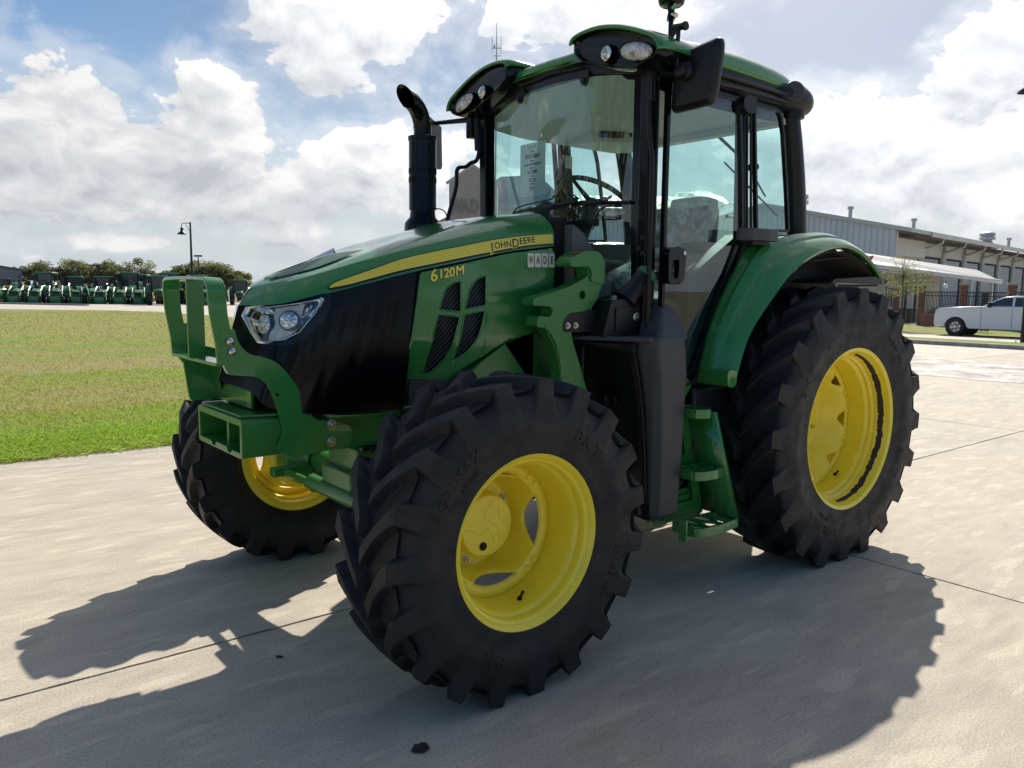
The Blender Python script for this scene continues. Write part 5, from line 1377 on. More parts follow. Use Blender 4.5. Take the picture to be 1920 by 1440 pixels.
bm = bmesh.new(); tube(bm, [tuple(p) for p in catmull([tuple(ex+Vector((-.02, .078, 1.972))), tuple(ex+Vector((-.07, .10, 1.965))), tuple(ex+Vector((-.10, .10, 1.92))), tuple(ex+Vector((-.09, .09, 1.80)))], 14)], .0035, 6); finish('sensor_lead', bm, BLACKP, mf)
# grab rail at the right of the screen
bm = bmesh.new(); tube(bm, [tuple(p) for p in catmull([(1.325, -.69, 2.46), (1.33, -.69, 2.36), (1.345, -.695, 2.30), (1.385, -.70, 2.28), (1.42, -.70, 2.255), (1.47, -.70, 2.245), (1.495, -.69, 2.215), (1.52, -.66, 2.12), (1.60, -.63, 1.93), (1.66, -.60, 1.76)], 30)], .0125, 10); finish('grab_rail', bm, BLACKP, T)
# ------------------------------------------------------------------ fenders
def fender(sg):
    outer = [(.905, 1.060), (.800, 1.300), (.600, 1.500), (.440, 1.628), (.28, 1.712), (.10, 1.768), (-.08, 1.790), (-.24, 1.765), (-.36, 1.718), (-.47, 1.655), (-.545, 1.590)]
    inner = [(.968, 1.115), (.885, 1.350), (.722, 1.610), (.590, 1.765), (.40, 1.822), (.16, 1.842), (-.06, 1.846), (-.26, 1.820), (-.40, 1.768), (-.52, 1.685), (-.585, 1.610)]
    a = np.array(catmull([(x, 0, z) for x, z in outer], 60)); b = np.array(catmull([(x, 0, z) for x, z in inner], 60))
    def yo(i): return .925
    bm = bmesh.new(); rows = []
    for i in range(61):
        o, n = a[i], b[i]; row = []
        # lip, outer roll, crown, raised rib, inner edge
        ol = np.array([o[0], .918, o[2]-.012]); row += [(o[0]-.0, .905, o[2]-.018), tuple(ol), (o[0], .926, o[2]+.004)]
        for t, lift in ((.10, .016), (.28, .026), (.44, .022), (.47, .034), (.66, .038), (.72, .026), (.9, .008), (1.0, .0)):
            y = .925-(.925-.735)*t; p = o*(1-t)+n*t
            tang = a[min(i+1, 60)]-a[max(i-1, 0)]; nr = np.array([-tang[2], 0, tang[0]]); nr = nr/np.linalg.norm(nr); nr = nr if nr[2] > 0 or nr[0] > .5 else -nr
            if np.dot(nr, [o[0], 0, o[2]-.76]) < 0: nr = -nr
            fade = min(1, i/10)*min(1, (60-i)/6) if .40 < t < .75 else 1
            p = p + nr*(lift if not .40 < t < .75 else .022+(lift-.022)*fade); row.append((p[0], y, p[2]))
        rows.append([(x, y*sg, z) for x, y, z in row])
    grid(bm, rows); f = finish('fender', bm, GREEN, T, sharp=30); s = f.modifiers.new('sheet', 'SOLIDIFY'); s.thickness = .006; s.offset = -1 if sg > 0 else 1
    # front foot cap
    bm = bmesh.new(); prof = smooth_poly([(.890, 1.062), (.915, 1.042), (.960, 1.050), (.968, 1.118), (.945, 1.136), (.890, 1.125)], .010, 4)
    plate_xz(bm, prof, .924*sg, .726*sg); finish('fender_foot', bm, GREEN, f, sharp=40, bevel=.006, segs=3)
    # liner, black, between tyre and cab
    bm = bmesh.new(); rows = []
    for i in range(0, 61, 3):
        o = a[i]; c = np.array([0, 0, .76]); v = o-c; v = v/np.linalg.norm(v)
        r1 = np.linalg.norm(o-c)-.03
        rows.append([(r1*v[0], .90*sg, .76+r1*v[2]), (r1*v[0]*.99, .70*sg, .76+r1*v[2]*.99), (r1*v[0]*.97, .66*sg, .76+r1*v[2]*.97), (b[i][0]-.004*v[0], .72*sg, b[i][2]-.014)])
    grid(bm, rows); finish('fender_liner', bm, mat('liner_brown', (.095, .085, .075), .5), f, sharp=50)
    bm = bmesh.new(); boxp(bm, (-.45, .58*sg, .70), (.98, .665*sg, 1.62)); plate_xz(bm, [(-.45, 1.62), (.95, 1.62), (.60, 1.83), (-.2, 1.85), (-.5, 1.66)], .60*sg, .68*sg); finish('wheel_arch_wall', bm, DARKIN, T)
    bm = bmesh.new(); plate_xz(bm, smooth_poly([(-.555, 1.575), (-.60, 1.585), (-.60, 1.60), (-.40, 1.62), (.0, 1.60), (.05, 1.58), (-.3, 1.575)], .01), .92*sg, .66*sg); finish('fender_tail_flange', bm, BLACKP, f)
    bm = bmesh.new(); c = Vector((-.46, .86*sg, 1.728)); box(bm, c, (.06, .05, .016), Matrix.Rotation(radians(38), 3, 'Y')); finish('tail_lamp', bm, mat('lamp_red', (.45, .01, .02), .25, coat=.5), f, bevel=.01)
    bm = bmesh.new(); tube(bm, [(.45, .74*sg, 1.60), (.10, .80*sg, 1.70), (-.25, .84*sg, 1.735)], .008); finish('lamp_cable', bm, BLACKP, f)
fender(1); fender(-1)
# marker lamp on a bracket over the left fender
bm = bmesh.new(); plate_xy(bm, smooth_poly([(.770, .80), (.74, .865), (.62, .885), (.50, .875), (.47, .82), (.50, .78), (.74, .775)], .03, 4), 1.788, 1.848)
finish('side_marker_lamp', bm, GREYP, T, sharp=40, bevel=.008)
bm = bmesh.new(); boxp(bm, (.52, .72, 1.77), (.66, .82, 1.79)); finish('marker_bracket', bm, BLACKP, T)
# ------------------------------------------------------------------ fuel tank and steps on the left, battery box on the right
bm = bmesh.new()
# sections across z: outline in (x, y)
def tank_sec(z, xi, yi, xo, yo, xr, cc=.05):
    return (z, [(xi-.07, yi), (xi-.07, yi+.05), ((xi+xo)/2-.075, (yi+yo)/2), (xo+.012, yo-.10), (xo, yo-.035), (xo-.03, yo), (xo-.10, yo+.004), (xr+.04, yo+.004), (xr, yo-.03), (xr, yi)])
secs = [tank_sec(.40, 1.30, .45, 1.355, .800, 1.20), tank_sec(.425, 1.34, .42, 1.372, .835, 1.175), tank_sec(.70, 1.42, .38, 1.380, .846, 1.170), tank_sec(.95, 1.47, .36, 1.392, .850, 1.165), tank_sec(1.12, 1.53, .34, 1.408, .852, 1.160), tank_sec(1.24, 1.62, .36, 1.435, .855, 1.180), tank_sec(1.292, 1.72, .40, 1.440, .850, 1.185), tank_sec(1.305, 1.72, .41, 1.43, .842, 1.19)]
V = grid(bm, [[(x, y, z) for x, y in s] for z, s in secs], closed_v=True); bm.faces.new(V[0]); bm.faces.new(V[-1])
tank = finish('fuel_tank', bm, GREYP, T, sharp=30, bevel=.010, segs=3)
bm = bmesh.new()      # near-black sheet laid over the front face, scooped round the wheel
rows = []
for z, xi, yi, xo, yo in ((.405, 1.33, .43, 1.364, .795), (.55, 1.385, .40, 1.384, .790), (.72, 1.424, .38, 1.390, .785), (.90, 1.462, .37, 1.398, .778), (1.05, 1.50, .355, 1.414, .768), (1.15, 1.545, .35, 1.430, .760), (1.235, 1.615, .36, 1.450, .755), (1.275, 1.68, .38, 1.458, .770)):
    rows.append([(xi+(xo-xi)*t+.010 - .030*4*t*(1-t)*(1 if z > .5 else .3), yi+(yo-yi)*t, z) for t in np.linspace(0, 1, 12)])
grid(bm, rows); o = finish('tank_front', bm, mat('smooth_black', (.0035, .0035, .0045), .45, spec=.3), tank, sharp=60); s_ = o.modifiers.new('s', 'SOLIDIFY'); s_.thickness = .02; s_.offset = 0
bm = bmesh.new(); rows = [[(xi+dx, y, z) for dx, z in ((0, 1.280), (.022, 1.285), (.022, 1.302), (0, 1.308))] for xi, y in ((1.72, .38), (1.60, .55), (1.50, .72), (1.43, .84))]
V = grid(bm, rows, closed_v=True); bm.faces.new(V[0]); bm.faces.new(V[-1]); finish('tank_ledge', bm, GREYP, tank, bevel=.006)
bm = bmesh.new()
for (z, y, x) in ((.985, .590, 1.452), (.66, .640, 1.398)):
    lathe(bm, [(.0, .042), (.004, .040), (-.018, .026), (-.040, .022), (-.04, 0)], (x, y, z), 'x', 24)
finish('tank_dimple', bm, mat('dimple_black', (.004, .004, .005), .6), tank)
bm = bmesh.new()
up = smooth_poly([(1.58, 1.30), (1.535, 1.45), (1.52, 1.478), (1.42, 1.482), (1.36, 1.498), (1.24, 1.485), (1.09, 1.482), (1.02, 1.44), (.985, 1.36), (.975, 1.29)], .02, 4)
plate_xz(bm, up, .655, .46); tu = finish('tank_shoulder', bm, BLACKP, T, sharp=40, bevel=.014, segs=3)
bm = bmesh.new(); secs = [(1.285, [(1.40, .845), (1.19, .855), (1.17, .66), (1.35, .66)]), (1.36, [(1.33, .80), (1.19, .83), (1.17, .66), (1.34, .66)]), (1.44, [(1.27, .735), (1.19, .75), (1.17, .65), (1.29, .65)]), (1.484, [(1.22, .68), (1.19, .69), (1.17, .64), (1.25, .64)])]
V = grid(bm, [[(x, y, z) for x, y in s] for z, s in secs], closed_v=True); bm.faces.new(V[0]); bm.faces.new(V[-1]); finish('tank_corner', bm, GREYP, tank, bevel=.015, segs=3)
bm = bmesh.new(); plate_xz(bm, smooth_poly([(1.50, 1.325), (1.50, 1.44), (1.13, 1.452), (1.08, 1.41), (1.08, 1.325)], .012), .662, .650); pl = finish('tank_panel', bm, BLACKP, tank, bevel=.003)
bm = bmesh.new(); lathe(bm, [(0, .022), (.004, .022), (.006, .013), (.010, .013), (.010, .006), (.004, .006), (.004, 0)], (1.362, .663, 1.395), 'y', 28); finish('panel_screw', bm, STEEL, tank)
for x, z in ((1.735, 1.356), (1.685, 1.356)):
    bm = bmesh.new(); hexbolt(bm, (x, .575, z), (0, 1, 0), .010, .012); finish('bracket_screw', bm, STEEL, tank)
bm = bmesh.new(); plate_xz(bm, smooth_poly([(1.76, 1.325), (1.76, 1.375), (1.72, 1.415), (1.60, 1.425), (1.50, 1.425), (1.50, 1.325)], .02), .575, .50); finish('tank_bracket', bm, mat('bracket_black', (.006, .006, .008), .5), tank)
# filler neck and green cap
bm = bmesh.new(); p0 = Vector((1.395, .62, 1.475)); p1 = Vector((1.300, .655, 1.595)); tube(bm, [p0, p0.lerp(p1, .4), p0.lerp(p1, .7), p1], [.060, .052, .045, .045], 24); tube(bm, [p0.lerp(p1, .74), p0.lerp(p1, .80)], .048, 24); finish('filler_neck', bm, BLACKP, tank, sharp=60)
bm = bmesh.new(); ax_ = (p1-p0).normalized(); a, b = frame_of(ax_); rows = []
for h, r in ((-.004, .045), (0, .052), (.022, .054), (.030, .050), (.033, .0)):
    rows.append([p1+ax_*h+(a*cos(2*pi*i/36)+b*sin(2*pi*i/36))*(r*(1+.03*cos(6*2*pi*i/36)*(1 if .02 < r else 0))) for i in range(36)])
grid(bm, rows, closed_v=True); finish('fuel_cap', bm, mat('cap_green', (.05, .19, .11), .5), tank, sharp=50)
# clear plastic scrap caught behind the hook
bm = bmesh.new(); rows = [[(1.50+.10*u-.02*t+rnd.uniform(-.01, .01), .52+.02*t+rnd.uniform(-.01, .01), 1.58-.17*t+rnd.uniform(-.006, .006)+.02*u) for u in np.linspace(0, 1, 7)] for t in np.linspace(0, 1, 7)]
grid(bm, rows); o = finish('plastic_scrap', bm, FILM, T, sharp=180)
# steps
def steps():
    bm = bmesh.new()
    # rear stringer: folded sheet leaning out at the foot
    rows = [[(1.045, .93, .930), (1.075, .925, .930), (1.075, .70, .930)], [(.870, .958, .372), (.902, .955, .372), (.902, .72, .372)]]
    V = grid(bm, rows); st = finish('step_ladder', bm, GREEN, T); s = st.modifiers.new('sheet', 'SOLIDIFY'); s.thickness = .008
    bm = bmesh.new(); plate_xz(bm, smooth_poly([(1.30, .98), (1.06, .985), (1.01, 1.05), (1.08, 1.10), (1.30, 1.10)], .02), .74, .73)
    boxp(bm, (1.18, .735, .36), (1.20, .75, .98)); boxp(bm, (.93, .715, .36), (1.30, .725, .50)); boxp(bm, (1.11, .715, .62), (1.30, .725, .84)); boxp(bm, (.90, .728, .34), (1.26, .738, .47)); boxp(bm, (.95, .728, .47), (1.0, .738, .64)); boxp(bm, (1.04, .728, .64), (1.09, .738, .93)); finish('step_back_plate', bm, GREEN, st)
    bm = bmesh.new(); plate_xz(bm, smooth_poly([(1.22, .36), (.905, .36), (1.065, .925), (1.22, .925)], .02), .760, .752, [smooth_poly([(1.19, .44), (.99, .44), (1.03, .60), (1.19, .60)], .015), smooth_poly([(1.19, .69), (1.07, .69), (1.10, .86), (1.19, .86)], .015)]); finish('step_back_sheet', bm, GREEN, st)
    for z, x0, x1, yo in ((.945, 1.19, 1.07, .93), (.640, 1.20, .955, .945), (.368, 1.225, .870, .975)):
        yi = yo-.165
        bm = bmesh.new(); rim = smooth_poly([(x0, yi), (x0, yo-.02), (x0-.04, yo+.008), ((x0+x1)/2, yo+.018), (x1+.02, yo), (x1, yo-.02), (x1, yi)], .02, 3)
        n = len(rim); inn = []
        cx = (x0+x1)/2; cy = (yi+yo)/2
        inn = [(cx+(x-cx)*.90, cy+(y-cy)*.80) for x, y in rim]
        plate_xy(bm, rim, z-.038, z+.006, [inn]); tr = finish('step_tread', bm, GREEN, st, sharp=40, bevel=.003)
        bm = bmesh.new()
        for k in range(7):
            x = x1+.03+(x0-x1-.06)*k/6; box(bm, (x, cy, z-.004), (.008, .15, .014), Matrix.Rotation(radians(28 if k % 2 else -22), 3, 'Z'))
        boxp(bm, (x1+.02, cy-.004, z-.012), (x0-.02, cy+.004, z-.002)); finish('tread_grip', bm, GREEN, st)
    bm = bmesh.new(); boxp(bm, (1.262, .90, .31), (1.272, .945, .42)); finish('step_bracket', bm, GREEN, st)
steps()
bm = bmesh.new(); boxp(bm, (.80, .45, .42), (1.16, .70, .80)); finish('battery_box', bm, BLACKP, T, bevel=.02)
for p in ((1.15, .7025, .735), (1.12, .7025, .68)):
    bm = bmesh.new(); boxp(bm, (p[0]-.02, .700, p[2]-.011), (p[0]+.02, .703, p[2]+.011)); finish('box_label', bm, mat('label_grey', (.6, .6, .6), .5), T)
bm = bmesh.new(); boxp(bm, (.55, .50, .86), (1.02, .76, 1.03)); finish('cab_mount', bm, BLACKP, T, bevel=.02)
bm = bmesh.new(); boxp(bm, (.9, -.85, .42), (1.45, -.45, 1.25)); finish('toolbox', bm, BLACKP, T, bevel=.03)
# rear axle, gearbox and hitch mass
bm = bmesh.new(); lathe(bm, [(-.66, .12), (-.42, .14), (-.25, .22), (.25, .22), (.42, .14), (.66, .12)], (0, 0, .76), 'y', 32); boxp(bm, (-.35, -.25, .45), (.5, .25, 1.05)); finish('rear_axle', bm, GREEN2, T, bevel=.02)

# hoses and lines
HOSE = mat('rubber_hose', (.010, .010, .011), .55)
def hose(name, pts, r, m=HOSE):
    bm = bmesh.new(); tube(bm, [tuple(p) for p in catmull(pts, 26)], r, 8); finish(name, bm, m, T)
hose('hydraulic_hose', [(2.62, .30, .63), (2.56, .34, .74), (2.44, .33, .84), (2.28, .30, .80)], .011)
hose('hydraulic_hose', [(2.62, .24, .62), (2.66, .32, .70), (2.60, .34, .80), (2.42, .30, .86)], .009)
hose('hydraulic_hose', [(1.95, .34, .98), (1.80, .44, .86), (1.62, .46, .84), (1.42, .42, .80)], .013)
hose('drain_hose', [(1.56, .50, 1.30), (1.58, .52, 1.12), (1.56, .50, .92), (1.50, .46, .72)], .008)
hose('step_cable', [(1.04, .74, .88), (1.02, .76, .76), (1.03, .74, .60), (1.10, .72, .48)], .007)
bm = bmesh.new(); tube(bm, [(2.30, .34, 1.02), (2.62, .34, .985), (2.84, .33, .99)], .006); finish('brake_line', bm, GREEN, T)
bm = bmesh.new(); boxp(bm, (2.66, .255, .815), (2.50, .285, .835)); box(bm, (2.58, .28, .825), (.10, .05, .02)); finish('axle_stop_plate', bm, BLACKP, T, bevel=.003)
# ================================================================== SURROUNDINGS
WALLW = mat('white_ribbed_metal', (.52, .52, .50), .5, var=(.6, .06))
def ribbed(name, color, scale=5.0, axis='X', depth=.04):
    m = bpy.data.materials.new(name); m.use_nodes = True; N = NT(m.node_tree); b = N.n['Principled BSDF']
    tc = N.add('ShaderNodeTexCoord'); wv = N.add('ShaderNodeTexWave'); wv.bands_direction = axis; wv.inputs['Scale'].default_value = scale; N.link(tc.outputs['Object'], wv.inputs['Vector'])
    n = N.noise(tc.outputs['Object'], .5, 4, .6)
    c = N.mix(.6, N.ramp(wv.outputs['Fac'], [(.0, tuple(x*.72 for x in color)), (.25, color), (1, color)]), N.ramp(n, [(.3, (.85, .85, .84)), (.7, (1.08, 1.08, 1.07))]), 'MULTIPLY')
    N.link(c, b.inputs['Base Color']); b.inputs['Roughness'].default_value = .5
    bp = N.add('ShaderNodeBump'); bp.inputs['Distance'].default_value = depth; bp.inputs['Strength'].default_value = .8; N.link(wv.outputs['Fac'], bp.inputs['Height']); N.link(bp.outputs[0], b.inputs['Normal'])
    return m
def local(o, loc, az):
    o.location = loc; o.rotation_euler = (0, 0, radians(az)); return o
# ---- long metal warehouse (local x runs back along the eave, y along the gable)
def warehouse():
    W = tag(empty('warehouse'), 'long white ribbed metal warehouse with low gable and roller doors behind the brick fence', 'warehouse')
    local(W, (-66.27, -31.38, 0), -172)
    L, G, zE, zR, z0 = 92, 24.8, 7.04, 9.75, -.5
    RW = ribbed('gable_cladding', (.60, .615, .62), .60, 'Y')
    bm = bmesh.new(); g = [(0, z0), (0, zE), (G/2, zR), (G, zE), (G, z0)]
    # gable wall: local y runs 0..G
    plate_yz(bm, g, 0, .25); o = finish('gable_wall', bm, RW, W, smooth=False)
    BG = mat('beige_wall', (.60, .57, .51), .7, var=(.5, .06))
    bm = bmesh.new(); boxp(bm, (.3, .8, z0), (L, 1.0, zE-.1)); finish('side_wall', bm, BG, W, smooth=False)
    bm = bmesh.new(); boxp(bm, (.3, .0, z0), (.8, .8, zE-.1)); boxp(bm, (.3, .15, zE-2.2), (9, .8, zE-.4)); finish('end_return', bm, BG, W, smooth=False)
    RF = ribbed('roof_sheet', (.50, .50, .48), .3, 'X')
    bm = bmesh.new(); t = .35
    for a, b in (((-1.4, zE-.30), (G/2, zR)), ((G+.6, zE-.13), (G/2, zR))):
        vs = [bm.verts.new((x, y, z+dz)) for x in (-.35, L+1) for (y, z) in (a, b) for dz in (0, t)]
        for f in ((0, 1, 3, 2), (4, 6, 7, 5), (0, 4, 5, 1), (2, 3, 7, 6), (0, 2, 6, 4), (1, 5, 7, 3)): bm.faces.new([vs[i] for i in f])
    finish('roof', bm, RF, W, smooth=False)
    bm = bmesh.new(); boxp(bm, (5, -1.55, zE-.42), (L, -1.38, zE-.02)); finish('gutter', bm, WALLW, W)
    bm = bmesh.new(); boxp(bm, (1, -1.35, zE-.62), (L, .75, zE-.52)); finish('soffit', bm, mat('soffit_brown', (.10, .08, .065), .8), W)
    DG = ribbed('roller_door', (.36, .37, .39), 1.0, 'Z', .03); DK = mat('door_void', (.01, .012, .02), .8)
    for i in range(11):
        x = 9.0+i*7.6
        bm = bmesh.new(); boxp(bm, (x+1.0, .70, z0 if i % 3 else 1.6), (x+6.3, .79, 4.9)); dd = finish('roller_door', bm, DG, W, smooth=False)
        bm = bmesh.new(); boxp(bm, (x+6.3, .64, z0), (x+6.8, .78, 5.0)); boxp(bm, (x+1.0, .74, z0), (x+6.3, .78, 1.6)); boxp(bm, (x+.9, .66, 4.9), (x+6.8, .78, 5.1)); finish('door_frame', bm, DK, dd, smooth=False)
        bm = bmesh.new(); tube(bm, [(x, -1.4, zE-.4), (x, -1.3, zE-.8), (x, .55, zE-1.4), (x, .6, zE-1.7), (x, .6, z0)], .13, 8); finish('downspout', bm, WALLW, W)
        bm = bmesh.new(); boxp(bm, (x+.35, .50, z0), (x+.62, .8, zE-.6)); finish('wall_column', bm, WALLW, W)
    TV = mat('galvanised', (.42, .42, .41), .4, metal=.7, bump=(4, .2, .05))
    for x, y, r in ((6.5, G/2-.5, 1.0), (52, 5.0, 1.0)):
        z = zR-abs(y-G/2)*.22
        bm = bmesh.new(); lathe(bm, [(z-.3, r*.75), (z+.5, r*.75), (z+.6, r*.6), (z+.75, r*.6), (z+.8, r), (z+1.15, r*1.02), (z+1.2, r*.8), (z+1.3, r*.8), (z+1.35, r*1.0), (z+1.75, r*.95), (z+1.95, r*.5), (z+1.96, 0)], (x, y, 0), 'z', 20); finish('roof_ventilator', bm, TV, W)
    for x, y in ((14, G/2-3), (24, 6), (55, 3), (78, 3)):
        z = zR-abs(y-G/2)*.22
        bm = bmesh.new(); cyl(bm, (x, y, z), (x, y, z+1.3), .2, n=10); cyl(bm, (x, y, z+1.3), (x, y, z+1.6), .32, n=10); finish('vent_pipe', bm, TV, W)
    # low canopy roof in front with its walls
    C = tag(empty('canopy_building'), 'low metal-roofed annex with ribbed walls standing in front of the warehouse', 'building')
    bm = bmesh.new()
    top = [(-45.1, -22.3, 3.28), (-61.9, -21.2, 2.55), (-66.5, -24.6, 3.45), (-51.0, -27.5, 4.55), (-44.0, -28.5, 4.6)]
    a = [bm.verts.new(p) for p in top]; b = [bm.verts.new((p[0], p[1], p[2]-.25)) for p in top]
    bm.faces.new(a); bm.faces.new(list(reversed(b)))
    for i in range(5): bm.faces.new((a[i], b[i], b[(i+1) % 5], a[(i+1) % 5]))
    finish('roof', bm, ribbed('standing_seam', (.33, .34, .35), .5, 'X'), C, smooth=False)
    bm = bmesh.new(); tube(bm, [(-45.1, -22.15, 3.16), (-61.9, -21.05, 2.43)], .16, 8); finish('gutter', bm, WALLW, C)
    bm = bmesh.new(); boxp(bm, (-60.0, -27, -.5), (-44.5, -24.6, 2.9)); finish('wall', bm, ribbed('annex_cladding', (.48, .455, .41), .9, 'X'), C, smooth=False)
    for x in (-47.0, -52.5):
        bm = bmesh.new(); boxp(bm, (x-.8, -24.6, .5), (x+.8, -24.55, 1.9)); wn = finish('window', bm, mat('dark_window', (.015, .02, .03), .1), C)
        bm = bmesh.new()
        for p, q in (((x-.86, -24.56, .44), (x+.86, -24.50, .52)), ((x-.86, -24.56, 1.88), (x+.86, -24.50, 1.96)), ((x-.86, -24.56, .52), (x-.80, -24.50, 1.88)), ((x+.80, -24.56, .52), (x+.86, -24.50, 1.88)), ((x-.03, -24.56, .52), (x+.03, -24.50, 1.88))): boxp(bm, p, q)
        finish('window_frame', bm, WALLW, wn)
    for x in (-57.5, -61.2):
        bm = bmesh.new(); boxp(bm, (x-.1, -21.5, -.5), (x+.1, -21.3, 2.6)); finish('post', bm, WALLW, C)
warehouse()
# ---- gabled frontage with raised letters, and the long roof between
def frontage():
    W = tag(empty('gabled_frontage'), 'tan gabled frontage with raised letters above an arched window', 'building')
    local(W, (-35.93, -56.18, 0), 141.5)       # local x along the face, -y outwards
    TAN = mat('tan_stucco', (.40, .345, .30), .85, var=(.8, .05)); 
    bm = bmesh.new(); plate_xz(bm, [(0, -.3), (0, 10.8), (2.1, 12.15), (4.2, 10.8), (4.2, -.3)], 0, 6); finish('wall', bm, TAN, W, smooth=False)
    bm = bmesh.new(); tube(bm, [(-.25, .0, 10.62), (2.1, .0, 12.22), (4.45, .0, 10.62)], .13, 4); finish('coping', bm, mat('coping_stone', (.50, .46, .42), .8), W)
    for i, ch in enumerate('WADE'):
        bm = bmesh.new(); text_bm(bm, ch, 1.75, lambda u, v, w, i=i: (.62+i*.80+u, -.02-w, 8.6+v), depth=.06, offset=.03, sx=.58)
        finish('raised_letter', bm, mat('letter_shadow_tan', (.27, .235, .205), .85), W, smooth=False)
    bm = bmesh.new(); ar = [(1.55+.95*cos(a), 6.0+.95*sin(a)) for a in np.linspace(0, pi, 16)] + [(.6, 3.2), (2.5, 3.2)]
    plate_xz(bm, ar, -.05, -.12); wn = finish('arched_window', bm, mat('window_sky', (.10, .14, .22), .08), W, smooth=False)
    bm = bmesh.new(); tube(bm, [(1.55+1.02*cos(a), -.1, 6.0+1.02*sin(a)) for a in np.linspace(0, pi, 20)], .08, 6); tube(bm, [(1.55, -.13, 3.2), (1.55, -.13, 6.95)], .04, 4); tube(bm, [(.6, -.13, 6.0), (2.5, -.13, 6.0)], .04, 4); finish('window_frame', bm, WALLW, wn)
    bm = bmesh.new(); plate_xz(bm, [(-2.2, -.3), (-2.2, 6.9), (-.0, 8.0), (-.0, -.3)], 1.2, 7); finish('side_wing', bm, TAN, W, smooth=False)
    B = tag(empty('showroom_hall'), 'grey-roofed hall stretching behind the tractor cab, seen through its glass', 'building')
    local(B, (-45.6, -63.0, 0), 141.5)
    bm = bmesh.new(); boxp(bm, (-3, 0, -.3), (22, 14, 9.7)); finish('wall', bm, ribbed('hall_cladding', (.58, .59, .58), .7, 'X'), B, smooth=False)
    bm = bmesh.new(); plate_xz(bm, [(-3.5, 9.72), (1.0, 13.2), (5.0, 13.4), (9, 9.72)], 3, 14); vs = [bm.verts.new(p) for p in ((-3.6, -.8, 9.5), (22.5, -.8, 9.5), (22.5, 7, 11.6), (-3.6, 7, 11.6), (-3.6, -.8, 9.72), (22.5, -.8, 9.72), (22.5, 7, 11.8), (-3.6, 7, 11.8))]
    for f in ((0, 1, 2, 3), (4, 7, 6, 5), (0, 4, 5, 1), (2, 6, 7, 3), (0, 3, 7, 4), (1, 5, 6, 2)): bm.faces.new([vs[i] for i in f])
    finish('roof', bm, ribbed('hall_roof', (.30, .32, .31), .4, 'X'), B, smooth=False)
frontage()
# ---- grey metal shed at far left
S_ = tag(empty('metal_shed'), 'grey corrugated metal shed with sloping roof at the far left edge', 'shed')
bm = bmesh.new()
P0, P1 = Vector((-6.87, -84.5, 0)), Vector((-1.0, -89.0, 0)); d = (P1-P0).normalized(); n_ = Vector((-d.y, d.x, 0))
for (a, b) in ((0, 1),):
    f = [P0+Vector((0, 0, -.3)), P1+Vector((0, 0, -.3)), P1+Vector((0, 0, 4.0)), P0+Vector((0, 0, 2.75))]; k = [p - n_*8*(-1 if n_.y > 0 else 1)*-1 for p in f]
    k = [p + Vector((0, -9, 0)) for p in f]
    A = [bm.verts.new(p) for p in f]; Bq = [bm.verts.new(p) for p in k]
    bm.faces.new(A); bm.faces.new(list(reversed(Bq)))
    for i in range(4): bm.faces.new((A[i], Bq[i], Bq[(i+1) % 4], A[(i+1) % 4]))
finish('wall', bm, ribbed('shed_cladding', (.20, .215, .23), .9, 'Z', .03), S_, smooth=False)
bm = bmesh.new(); q = [P0+Vector((-.2, .1, 2.74)), P1+Vector((.2, .1, 4.0))]; tube(bm, q, .09, 4); finish('roof_trim', bm, mat('trim_dark', (.10, .11, .12), .6), S_)
# ---- brick piers, low wall, railings, hedge
def brick_mat():
    m = bpy.data.materials.new('red_brick'); m.use_nodes = True; N = NT(m.node_tree); b = N.n['Principled BSDF']
    tc = N.add('ShaderNodeTexCoord'); mp = N.add('ShaderNodeMapping'); N.link(tc.outputs['Object'], mp.inputs[0]); mp.inputs['Rotation'].default_value = (radians(90), 0, 0)
    br = N.add('ShaderNodeTexBrick'); N.link(mp.outputs[0], br.inputs['Vector']); br.inputs['Scale'].default_value = 1
    for k, v in (('Color1', (.20, .055, .035, 1)), ('Color2', (.27, .085, .05, 1)), ('Mortar', (.30, .25, .22, 1))): br.inputs[k].default_value = v
    br.inputs['Mortar Size'].default_value = .010; br.inputs['Brick Width'].default_value = .22; br.inputs['Row Height'].default_value = .075
    n = N.noise(tc.outputs['Object'], 3, 4, .6); N.link(N.mix(.6, br.outputs['Color'], N.ramp(n, [(.3, (.7, .7, .7)), (.68, (1.2, 1.2, 1.2)), (.75, (2.0, 2.0, 2.0))]), 'MULTIPLY'), b.inputs['Base Color']); b.inputs['Roughness'].default_value = .9
    return m
BRICK = brick_mat(); STONE = mat('cap_stone', (.42, .37, .33), .85); IRON = mat('black_iron', (.008, .008, .011), .5)
pp = [(-45.6, -20.9), (-43.62, -18.44), (-42.5, -15.7), (-41.2, -12.85), (-39.9, -10.0)]
labs = ['brick gate pier half hidden by the rear tractor tyre', 'brick pier at the gateway beside the young tree', 'brick pier behind the bonnet of the white pickup', 'brick pier behind the roof of the white pickup', 'brick pier hidden by the dark lamp post at right']
pier0 = None
for i, ((x, y), lb) in enumerate(zip(pp, labs)):
    if pier0 is None:
        pier0 = empty('brick_pier'); 
        bm = bmesh.new(); box(bm, (0, 0, .85), (.36, .36, 2.3)); box(bm, (0, 0, 2.02), (.42, .42, .14)); finish('shaft', bm, BRICK, pier0, smooth=False)
        bm = bmesh.new(); box(bm, (0, 0, 2.15), (.46, .46, .13)); finish('cap', bm, STONE, pier0, bevel=.02)
        o = pier0
    else: o = copy_tree(pier0)
    o.location = (x, y, -.12 if i else -.3); o.rotation_euler.z = radians(24); tag(o, lb, 'brick pier', 'brick piers along the fence')
rail0 = None
